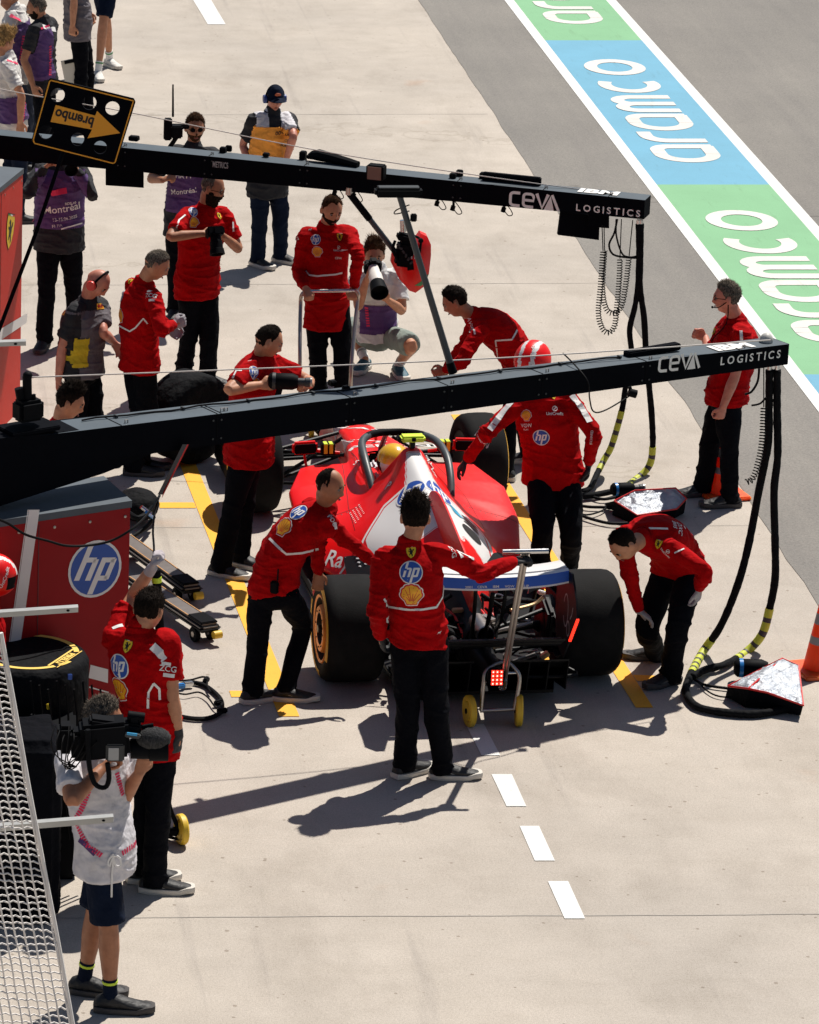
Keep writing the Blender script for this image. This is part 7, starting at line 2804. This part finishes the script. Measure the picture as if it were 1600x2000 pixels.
for i, j in ((0, 1), (1, 5), (5, 4), (4, 3), (3, 2), (2, 0)):
    m.add([p[i], p[j], g[j] + (g[j] - p[j]) * 0 + Vector((0, .05, 0)), g[i] + Vector((0, .05, 0))], [(0, 1, 2, 3)], BLACK)
m.build('bag_sides', r0, smooth=False)
m = MB()
for loop in ((0, 1, 2, 0), (0, 1, 5, 4, 3, 2), (1, 2)):
    m.tube([p[i] for i in loop], .007, LRED, n=6)
m.build('piping', r0)
# far bag
r0, p = bag([(1200, 978, .14), (1240, 958, .20), (1320, 953, .20), (1341, 974, .14), (1322, 994, .10), (1245, 1006, .10)], None, 'crumpled silver foil bag behind the stooping mechanic', True)
m = MB()
crumple(m, [(p[0], p[1], p[5]), (p[1], p[2], p[4]), (p[1], p[4], p[5]), (p[2], p[3], p[4])], FOIL, seed=5)
m.build('foil_top', r0, angle=180)
m = MB()
g = [Vector((q.x, q.y + .05, .01)) for q in p]
lf = G(1180, 985, .03)
for i in range(6):
    j = (i + 1) % 6
    m.add([p[i], p[j], g[j], g[i]], [(0, 1, 2, 3)], BLACK)
m.add([p[0], lf, g[5], p[5]], [(0, 1, 2, 3)], BLACK)
m.add([p[0], p[1], g[1], lf], [(0, 1, 2, 3)], BLACK)
m.build('bag_sides', r0, smooth=False)
m = MB()
m.tube([p[i] for i in (0, 1, 2, 3, 4, 5, 0)], .006, LRED, n=6)
m.build('piping', r0)
CLR = M('plastic_blue', (.02, .20, .55), .3)
def gun(loc, yaw, label, sc=1.0, ring=True):
    f = yawv(yaw)
    r0 = empty('wheel_gun', loc, 0, label, 'wheel gun', 'wheel guns at the box')
    rot = Matrix.Rotation(-R(yaw), 3, 'Z')
    m = MB()
    m.tube([loc - f * .12 * sc, loc - f * .10 * sc, loc + f * .06 * sc, loc + f * .10 * sc], [.045 * sc, .062 * sc, .062 * sc, .045 * sc], BLK, n=16)
    m.tube([loc + f * .08 * sc, loc + f * .15 * sc, loc + f * .155 * sc, loc + f * .20 * sc], [.03 * sc, .03 * sc, .036 * sc, .038 * sc], DARKP, n=14)
    m.tube([loc + f * .19 * sc, loc + f * .205 * sc], [.040 * sc, .040 * sc], STEEL, n=14)
    m.build('gun_body', r0)
    m = MB()
    m.tube([loc - f * .02, loc - f * .05 - Z3 * .14 * sc], [.024 * sc, .022 * sc], BLK, n=10)
    m.tube([loc - f * .05 - Z3 * .06 * sc, loc + f * .04 - Z3 * .05 * sc], .008, BLK)
    m.build('grip', r0)
    m = MB()
    m.tube([loc - f * .09 * sc, loc - f * .065 * sc], .0645 * sc, CLR if ring else DARKP, n=16)
    m.build('collar_ring', r0)
gun(G(1470, 1305, .10), 95, 'black wheel gun with a blue ring lying beside the near silver bag', 1.0)
gun(G(1218, 955, .12), 80, 'black wheel gun with a blue ring lying beside the farther silver bag', .8)
cable('air_line', [G(u, v, .02) for u, v in ((1355, 1325), (1372, 1336), (1395, 1341), (1425, 1345), (1455, 1350))], .010, CBL, 'short black air line from the looped hose to the near silver bag', 'hose')
cable('air_line', [G(u, v, .02) for u, v in ((1355, 1322), (1380, 1348), (1405, 1360), (1440, 1362))], .006, CBL, 'thin black line under the near silver bag', 'hose')
for k, pp in enumerate((((1120, 985), (1150, 990), (1190, 992), (1230, 1004)), ((1120, 1000), (1150, 1012), (1190, 1022), (1225, 1022)), ((1110, 955), (1150, 968), (1180, 975), (1215, 968)), ((1120, 990), (1140, 1005), (1170, 1000), (1195, 985)))):
    cable('air_line', [G(u, v, .03) for u, v in pp], .012 if k < 3 else .007, CBL, ('black air line lying on the ground left of the farther silver bag'), 'hose', 'air lines beside the farther silver bag')

# traffic cones
OR_ = M('cone_orange', (1.0, .085, .006), .5, kind='plastic')
CG = M('cone_band', (.30, .31, .32), .5)
bq_ = OR_.node_tree.nodes['Principled BSDF']
bq_.inputs['Subsurface Weight'].default_value = .7
bq_.inputs['Subsurface Radius'].default_value = (.25, .04, .01)
bq_.inputs['Subsurface Scale'].default_value = 1.0
def cone(u, v, h, label):
    g = G(u, v)
    r0 = empty('traffic_cone', g, 0, label, 'cone', 'traffic cones along the lane')
    m = MB()
    def rr(z):
        return .115 + (.028 - .115) * (z / h)
    zs = [.03, .22 * h, .40 * h, .50 * h, .66 * h, .80 * h, h]
    for i in range(len(zs) - 1):
        mt = CG if i in (2, 4) else OR_
        m.lathe(g, (0, 0, 1), [(zs[i], rr(zs[i])), (zs[i + 1], rr(zs[i + 1]))], mt, n=24)
    m.lathe(g, (0, 0, 1), [(h, rr(h)), (h - .01, .018)], OR_, n=24)
    m.build('cone_body', r0)
    m = MB()
    m.box(g + Z3 * .018, (.34, .34, .034), OR_, Matrix.Rotation(R(12), 3, 'Z'), .008)
    m.build('foot', r0)
cone(1410, 968, .48, 'orange cone with grey bands behind the legs of the man by the lane')
cone(1600, 1312, .53, 'orange cone with grey bands at the right edge, next to the silver bag')

# ------------------------------------------------------------------ jacks
YW = WYEL
def jack_wheel(m, c, ax, r_=.105, w=.045):
    ax = Vector(ax).normalized()
    m.lathe(c, ax, [(-w / 2, .02), (-w / 2, r_ * .6), (-w * .3, r_ * .64), (-w * .5, r_ * .80), (-w * .5, r_ * .92), (-w * .3, r_), (w * .3, r_), (w * .5, r_ * .92), (w * .5, r_ * .80), (w * .3, r_ * .64), (w / 2, r_ * .6), (w / 2, .02)], YW, n=32)
    m.lathe(c, ax, [(-w * .62, 0), (-w * .62, .018), (w * .62, .018), (w * .62, 0)], BLK, n=12)
RJ = empty('rear_jack', G(962, 1405), 0, 'steel rear jack with a tall T handle and two yellow wheels behind the car', 'jack')
wl_, wr__ = G(916, 1418), G(1012, 1417)
ax = (wr__ - wl_).normalized()
m = MB()
cl, cr_ = wl_ + Z3 * .105, wr__ + Z3 * .105
for c in (cl, cr_):
    w_ = MB()
    jack_wheel(w_, c, ax + Vector((0, .12 if c is cl else -.12, 0)))
    w_.build('jack_wheel', RJ)
Yj = cl.y
pv = P(985, 1312, Yj + .10)
m.tube([P(938, 1388, Yj), P(1003, 1385, Yj)], .013, STEEL, n=10)
m.tube([P(940, 1388, Yj), P(945, 1330, Yj + .03), P(952, 1308, Yj + .05), P(985, 1292, Yj + .08), P(1008, 1308, Yj + .05), P(1015, 1330, Yj + .03), P(1004, 1386, Yj)], .014, STEEL, n=10, smooth=4)
m.tube([P(950, 1316, Yj + .05), P(1012, 1314, Yj + .05)], .010, CHROME, n=10)
m.build('jack_frame', RJ)
m = MB()
tp_ = P(1026, 1082, c_back['arms']['R'][2].y + .02)
bt_ = P(984, 1325, Yj + .06)
dj = (tp_ - bt_)
sj = dj.cross(Vector((0, 1, 0))).normalized()
for k in (-1, 1):
    m.tube([bt_ + sj * .011 * k, tp_ + sj * .011 * k], .0125, STEEL, n=10)
m.tube([bt_, bt_ - dj.normalized() * .07], [.026, .03], CHROME, n=12)
m.ell(bt_ - dj.normalized() * .09, (.03, .03, .03), CHROME, n=12)
m.build('jack_shaft', RJ)
m = MB()
yh = tp_.y
m.tube([P(982, 1078, yh), P(1071, 1076, yh)], .0165, CHROME, n=14)
m.build('handle_bar', RJ)
FJ = empty('front_jack', G(655, 862), 0, 'steel hoop handle jack at the nose of the car, held by the bearded mechanic', 'jack')
yh = c_beard['arms']['R'][2].y - .02
m = MB()
yb = G(650, 858).y
m.tube([P(597, 569, yh), P(693, 567, yh)], .0155, CHROME, n=12)
m.build('handle_bar', FJ)
m = MB()
m.tube([P(597, 569, yh), P(589, 577, yh), P(587, 600, yh), P(586, 700, yh - .3), P(590, 800, (yh + yb) / 2), P(628, 852, yb)], .0155, STEEL, n=12, smooth=4)
m.tube([P(693, 567, yh), P(700, 575, yh), P(697, 600, yh), P(686, 720, yh - .3), P(683, 800, (yh + yb) / 2), P(664, 852, yb)], .0155, STEEL, n=12, smooth=4)
m.build('jack_frame', FJ)
m = MB()
gj = G(648, 858)
m.box(gj + Z3 * .10, (.26, .30, .05), BLK, None, .012)
for sx in (-1, 1):
    jack_wheel(m, gj + Vector((.16 * sx, .05, .07)), (1, 0, 0), .07, .035)
m.build('jack_foot', FJ)
gun(P(556, 745, G(450, 1115).y - .20), 98, 'black wheel gun aimed by the heavyset mechanic behind the front arm', .95, False)
# another jack, lower left
LJ = empty('low_jack', G(345, 1650), 0, 'black low jack with one yellow wheel beside the mechanic raising his glove', 'jack')
m = MB()
c = G(354, 1648) + Z3 * .095
jack_wheel(m, c, (1, .25, 0), .095, .045)
m.build('jack_wheel', LJ)
m = MB()
yl = c.y
m.tube([P(326, 1545, yl), P(333, 1580, yl), P(346, 1612, yl), P(352, 1630, yl)], .014, BLK, n=8, smooth=4)
m.tube([P(352, 1626, yl), P(318, 1612, yl), P(308, 1615, yl)], .012, BLK, n=8)
m.tube([P(352, 1640, yl), P(318, 1632, yl + .1)], .010, BLK, n=8)
m.box(P(330, 1624, yl), (.12, .05, .05), BLK, None, .01)
m.build('jack_frame', LJ)

# car dollies on the ground
def dolly(a, b, label):
    pa, pb = G(*a, .13), G(*b, .13)
    d_ = (pb - pa).normalized()
    s2 = Vector((-d_.y, d_.x, 0))
    L_ = (pb - pa).length
    r0 = empty('dolly', (pa + pb) / 2 - Z3 * .13, 0, label, 'dolly', 'wheeled dollies beside the gantry base')
    rot = Matrix.Rotation(math.atan2(d_.y, d_.x), 3, 'Z')
    m = MB()
    m.box((pa + pb) / 2, (L_, .15, .05), M('dolly_grey', (.16, .14, .13), .45, .4, kind='metal'), rot, .02)
    m.box((pa + pb) / 2 - Z3 * .012, (L_ * 1.02, .17, .045), CARBON, rot, .02)
    m.build('deck', r0)
    m = MB()
    for k in (-1, 1):
        m.box((pa + pb) / 2 + s2 * .055 * k + Z3 * .027, (L_ * .94, .007, .004), M('copper_line', (.55, .28, .10), .5), rot)
    m.box(pb + Z3 * .028 - d_ * .12, (.20, .13, .02), BLK, rot, .006)
    m.build('deck_trim', r0)
    for t, k in ((.10, 1), (.10, -1), (.90, 1), (.90, -1)):
        w = MB()
        c = pa + (pb - pa) * t + s2 * .06 * k
        c = Vector((c.x, c.y, .055))
        w.lathe(c, s2, [(-.018, .0), (-.018, .05), (-.012, .055), (.012, .055), (.018, .05), (.018, 0)], BLK, n=20)
        w.lathe(c, s2, [(-.020, .0), (-.020, .02), (.020, .02), (.020, 0)], STEEL, n=12)
        w.tube([c, c + Z3 * .05], .012, STEEL, n=8)
        w.build('castor', r0)
    w = MB()
    w.lathe(pb + d_ * .02 - Z3 * .05 + s2 * .04, s2, [(-.03, 0), (-.03, .028), (.03, .028), (.03, 0)], YW, n=16)
    w.build('bumper_roller', r0)
dolly((238, 1050), (376, 1150), 'low grey wheeled dolly with copper lines, the one farther from the raised glove')
dolly((262, 1128), (412, 1226), 'low grey wheeled dolly with copper lines, the one behind the raised arm')
# pole in the raised glove
hpz = c_rg = P(306, 1122, 23.35)
r0 = empty('tool_pole', P(312, 1255, 23.35), 0, 'black pole with a fluorescent band standing under the raised glove', 'pole')
m = MB()
m.tube([P(305, 1112, 23.35), P(314, 1262, 23.35)], .028, BLK, n=14)
m.build('shaft', r0)
m = MB()
m.tube([P(306, 1127, 23.35), P(306.5, 1137, 23.35)], .031, NEON, n=14)
m.build('band', r0)

# ------------------------------------------------------------------ tyres
def stack_tyre(c, ax, wdt, top_art, parent_label, group=None, blanket=True, rad=.36):
    r0 = empty('spare_tyre', Vector((c.x, c.y, 0)) if ax[2] < .5 else c - Z3 * wdt / 2, 0, parent_label, 'tyre', group)
    h = wdt / 2
    m = MB()
    m.lathe(c, ax, [(-h + .02, .20), (-h, .24), (-h, .31), (-h + .015, .34), (-h + .05, rad), (h - .05, rad), (h - .015, .34), (h, .31), (h, .24), (h - .01, .22), (h - .012, 0)], HB if blanket else RUBBER, n=56)
    m.lathe(c, ax, [(-h + .02, .2), (-h + .02, 0)], HB, n=40)
    m.build('tyre_blanket', r0, angle=50)
    if top_art:
        m = MB()
        for a0, a1 in ((R(-62 + 16), R(100)), (R(112), R(255)), (R(262), R(280))):
            m.lathe(c, ax, [(h + .003, .268), (h + .004, .300)], M('tyre_mark_gold', (.85, .58, .12), .6), n=28, start=a0 + TA, end=a1 + TA)
        m.build('ring_mark', r0)
        m = MB()
        ctr = c + Vector((.205, -.118, h + .006))
        tdir = Vector((-.5, -.867, 0))
        up = Vector((.867, -.5, 0))
        Lg = M('tyre_mark_gold', (.85, .58, .12), .6)
        decal_at(m, None, '', ctr, tdir, up, Z3, .062, 1.0, .0, .1, patch([(-2.6, -.5), (2.6, -.5), (2.6, -.28), (-2.6, -.28)], Lg, 1) + patch([(-2.6, .62), (2.6, .62), (2.6, .5), (-2.6, .5)], Lg, 1) + [([(x * .80, y * .62 + .12) for x, y in text2d('PIRELLI', .05)[0]], text2d('PIRELLI', .05)[1], Lg, 0)])
        m.build('maker_print', r0, merge=False, smooth=False)
TA = 0
cS = G(57, 1275, 1.22)
for k in range(3):
    stack_tyre(Vector((cS.x, cS.y, 1.03 - .41 * k)) + Vector((.015 * k, -.01 * k, 0)), (0, 0, 1), .39, k == 0, ('topmost tyre of the stack, with a gold ring and print on its black blanket', 'middle tyre of the black blanketed stack by the red cabinet', 'bottom tyre of the black blanketed stack by the red cabinet')[k], 'stacked tyres by the gantry base')
m = MB()
r0 = empty('blanket_controller', G(95, 1620), 0, 'black control cabinet with cables and small lights behind the camera operator', 'cabinet')
cc_ = P(75, 1480, 22.3)
cv_ = empty('covered_rack', (P(40, 1600, 21.6).x, 21.6, 0), 0, 'tall rack under a black cloth beside the camera operator', 'rack')
rk = MB()
x1_ = P(118, 1600, 21.6).x
zt_ = P(80, 1440, 21.6).z
rk.box((x1_ - .45, 21.75, zt_ / 2), (.9, .5, zt_), BLACK, None, .05)
v_, f_2, n_2 = remesh(rk, .02, 3)
v_ = wrinkle(v_, n_2, .022, 3.2, (), stretch=(1.6, 1.6, .5), seed=4)
MB().add(v_.tolist(), f_2, BLACK).build('cloth_cover', cv_, merge=False, angle=180)
m = MB()
hc_ = P(75, 1415, 22.3).z
m.box(Vector((cc_.x - .08, 22.35, hc_ / 2)), (.62, .35, hc_), BLK, None, .02)
m.build('cabinet', r0)
m = MB()
for k in range(9):
    u = 60 + 17 * k
    m.tube([P(u, 1330 + 8 * (k % 3), 22.1), P(u + 6, 1420, 22.1), P(u - 4, 1520, 22.1), P(u + 8, 1640, 22.1)], .007, CBL if k % 3 else BLK, n=6, smooth=5)
m.build('cables', r0)
m = MB()
for u, v, mt in ((82, 1431, WHITE), (107, 1456, BLUE), (137, 1322, BLUE), (95, 1380, YEL), (64, 1400, DARKP)):
    m.box(P(u, v, 22.12), (.025, .01, .035), mt, None, .003)
    m.build('indicator_light', r0)
    m = MB()
gS = G(367, 906)
r0_ = None
sc_ax = Vector((.62, -.78, 0)).normalized()
stack_tyre(Vector((gS.x, gS.y + .10, .36)), sc_ax, .32, False, 'upright tyre in a black blanket steadied by the mechanic with one grey glove')
# floor coil of cable
cable('cable_coil', [G(u, v, .02) for u, v in ((352, 1338), (375, 1333), (402, 1340), (425, 1358), (434, 1375), (430, 1392), (410, 1402), (385, 1404), (360, 1401), (340, 1396))], .016, CBL, 'thick black cable coiled on the ground by the lower left yellow tick')
cable('cable', [G(u, v, .03) for u, v in ((340, 1352), (362, 1356), (388, 1352), (406, 1362), (420, 1380), (432, 1386))], .006, CBL, 'thin black cable inside the coil on the ground')
cable('cable', [G(u, v, .03) for u, v in ((345, 1330), (372, 1328), (396, 1322), (404, 1327), (405, 1340), (412, 1352))], .007, CBL, 'thin black cable with plugs along the top of the coil on the ground')
m = MB()
for u, v, mt, a in ((352, 1340, CLR, 20), (368, 1336, CHROME, 15), (403, 1328, BLK, 70), (427, 1372, BLK, 40), (434, 1388, BLK, 10)):
    m.box(G(u, v, .03), (.07, .035, .035), mt, Matrix.Rotation(R(a), 3, 'Z'), .008)
tag(m.build('plug_set'), 'plugs and a blue connector joined to the ground cable coil', 'connectors')
# connector bundle right of the red base
m = MB()
r0 = empty('connector_bundle', G(285, 1010), 0, 'shiny black hose connectors lying beside the dark red base under the sloping screen', 'connectors')
m.ell(G(268, 985, .14), (.17, .20, .12), HB, n=16)
m.tube([G(u, v, .16) for u, v in ((248, 1000), (270, 1012), (292, 998), (300, 985))], .022, BLK, n=8, smooth=4)
m.tube([G(u, v, .10) for u, v in ((300, 1010), (285, 1030), (262, 1046), (250, 1052))], .018, BLK, n=8, smooth=4)
m.build('hose_bundle', r0)
m = MB()
m.tube([G(276, 990, .26), G(295, 1004, .2)], .016, CHROME, n=10)
m.tube([G(286, 1000, .26), G(300, 1012, .12)], .012, CLR, n=10)
m.build('coupling', r0)

# ------------------------------------------------------------------ broadcast camera
yy = c_op_y = G(190, 1958).y - .22
r0 = empty('broadcast_camera', P(210, 1440, yy), 0, 'large black broadcast camera with furry microphone on the shoulder of the camera operator', 'camera')
m = MB()
m.box(P(205, 1440, yy), (.26, .16, .20), BLK, Matrix.Rotation(R(-6), 3, 'Y'), .02)
m.box(P(225, 1413, yy), (.28, .10, .05), BLK, Matrix.Rotation(R(8), 3, 'Y'), .012)
m.box(P(160, 1452, yy), (.12, .12, .17), BLK, Matrix.Rotation(R(-4), 3, 'Y'), .02)
m.box(P(128, 1440, yy + .05), (.09, .12, .16), BLK, None, .02)
m.box(P(225, 1470, yy - .08), (.10, .02, .10), DARKP, None, .008)
m.box(P(222, 1473, yy - .092), (.055, .004, .07), M('label_grey', (.35, .35, .35), .6), None)
m.build('camera_body', r0)
m = MB()
m.tube([P(245, 1425, yy), P(300, 1416, yy)], .012, BLK)
m.box(P(258, 1435, yy - .06), (.09, .05, .025), DARKP, Matrix.Rotation(R(8), 3, 'Y'), .006)
m.box(P(258, 1434, yy - .09), (.055, .006, .014), LBLUE, Matrix.Rotation(R(8), 3, 'Y'))
m.box(P(262, 1405, yy), (.07, .06, .07), BLK, None, .015)
m.tube([P(250, 1398, yy), P(282, 1402, yy)], .028, BLK, n=12)
m.build('viewfinder', r0)
m = MB()
m.lathe(P(255, 1462, yy), (1, 0, .02), [(0, 0), (0, .055), (.10, .06), (.10, .07), (.20, .072), (.20, .058), (.17, .05), (.17, 0)], BLK, n=24)
m.build('lens', r0)
m = MB()
vs, fs = head_grid(lambda a, b, c: (a * .095 * (1 + .08 * noise.noise((a * 9, b * 9, c * 9))), b * .065, c * .062 * (1 + .12 * noise.noise((a * 14, b * 14, c * 14)))), 30, 20)
m.add([P(300, 1442, yy - .02) + Vector(v) for v in vs], fs, M('fur_dark', (.03, .032, .036), .95, kind='hair'))
m.build('microphone', r0)
m = MB()
m.tube([P(172, 1425, yy - .1), P(174, 1490, yy - .1), P(185, 1530, yy - .1), P(205, 1538, yy - .1), P(213, 1520, yy - .1), P(210, 1490, yy - .1)], .014, BLK, n=8, smooth=4)
m.build('shoulder_strap', r0)
m = MB()
for k in range(9):
    m.tube([P(108 + 9 * k, 1418 + 9 * (k % 3), yy - .02), P(100 + 11 * k, 1450, yy - .09), P(112 + 5 * k, 1478 + 7 * (k % 4), yy - .07), P(150 - 3 * k, 1498, yy - .02)], .0035, CBL, n=6, smooth=4)
m.build('cables', r0)
# drawstring on the shorts
m = MB()
ys_ = G(190, 1958).y - .20
m.tube([P(222, 1668, ys_), P(212, 1680, ys_), P(214, 1692, ys_), P(222, 1672, ys_), P(234, 1676, ys_), P(236, 1690, ys_), P(226, 1690, ys_), P(221, 1670, ys_)], .006, WHITE, n=6, smooth=4)
m.tube([P(222, 1670, ys_), P(219, 1710, ys_), P(218, 1752, ys_)], .006, WHITE, n=6, smooth=3)
tag(m.build('drawstring'), 'white drawstring tied in a bow on the navy shorts of the camera operator', 'drawstring')

# ------------------------------------------------------------------ safety net and rails close to the viewpoint
YN = 13.0
NETM = M('net_white', (.76, .72, .69), .8)
r0 = empty('safety_net', P(60, 1900, YN), 0, 'white rope safety net hanging at the lower left corner', 'net')
edge = [(2, 1236), (18, 1320), (36, 1420), (58, 1545), (76, 1640), (92, 1725), (112, 1830), (130, 1930), (148, 2030)]
m = MB()
m.tube([P(u, v, YN) for u, v in edge], .0075, NETM, n=8, smooth=4)
m.build('edge_rope', r0)
def ex(v, k):      # x of the k-th vertical strand at height v
    for i in range(len(edge) - 1):
        if edge[i][1] <= v <= edge[i + 1][1]:
            t = (v - edge[i][1]) / (edge[i + 1][1] - edge[i][1])
            return edge[i][0] + t * (edge[i + 1][0] - edge[i][0]) - 6 - 18.5 * k - 3 * (k > 0) * (1 - (v - 1236) / 900)
    return -999
m = MB()
for k in range(8):
    pts = []
    v = 1240
    while v < 2025:
        u = ex(v, k)
        if u > -40:
            pts.append(P(u + 1.5 * noise.noise((v * .02, k, 0)), v, YN + .01 * math.sin(v * .05 + k)))
        v += 20
    if len(pts) > 2:
        m.tube(pts, .0034, NETM, n=5)
v = 1242
j = 0
while v < 2025:
    pts = []
    u0 = ex(v, 0) + 6
    k = 0
    while True:
        u = u0 - 9.2 * k
        if u < -30:
            break
        sag = 3.2 * (1 if k % 2 else 0)
        pts.append(P(u + 1.2 * noise.noise((v * .2, u * .1, 4)), v + sag - .10 * (u0 - u) * .4 + 4.0 * noise.noise((v * .03, u * .03, 0)) + 1.6 * noise.noise((v * .4, u * .3, 0)), YN + .006 * (k % 2)))
        k += 1
    if len(pts) > 2:
        m.tube(pts, .0034, NETM, n=5)
    v += 11.4 + 1.2 * noise.noise((v * .3, 1, 1)) + (v - 1242) * .004
    j += 1
o_ = m.build('netting', r0, angle=180)
GALV = M('galvanised_steel', (.40, .40, .39), .5, .7, kind='metal')
for k, (a, b, hgt, lb) in enumerate((((-40, 674), (51, 671), 9, 'short galvanised rail end at the left edge, beside the far red base'), ((-40, 1204), (153, 1191), 11, 'galvanised rail with a bolt hole across the dark red gantry base'), ((-40, 1622), (222, 1601), 13, 'galvanised rail with a bolt hole in front of the camera operator'))):
    yr = YN + .06
    A_, B_ = P(*a, yr), P(*b, yr)
    m = MB()
    dd_ = (B_ - A_).normalized()
    hh = hgt / 2 / (F_PX / yr)
    up = Z3
    m.add([A_ - up * hh, B_ - up * hh, B_ + up * hh, A_ + up * hh] + [q + Vector((0, .03, 0)) for q in (A_ - up * hh, B_ - up * hh, B_ + up * hh, A_ + up * hh)], [(0, 1, 2, 3), (7, 6, 5, 4), (0, 4, 5, 1), (1, 5, 6, 2), (2, 6, 7, 3), (3, 7, 4, 0)], GALV)
    m.ell(B_ - dd_ * .035 + Vector((0, -.001, 0)), (.006, .002, .004), BLK, n=10)
    tag(m.build('steel_rail', smooth=False), lb, 'rail', 'rails close to the viewpoint')
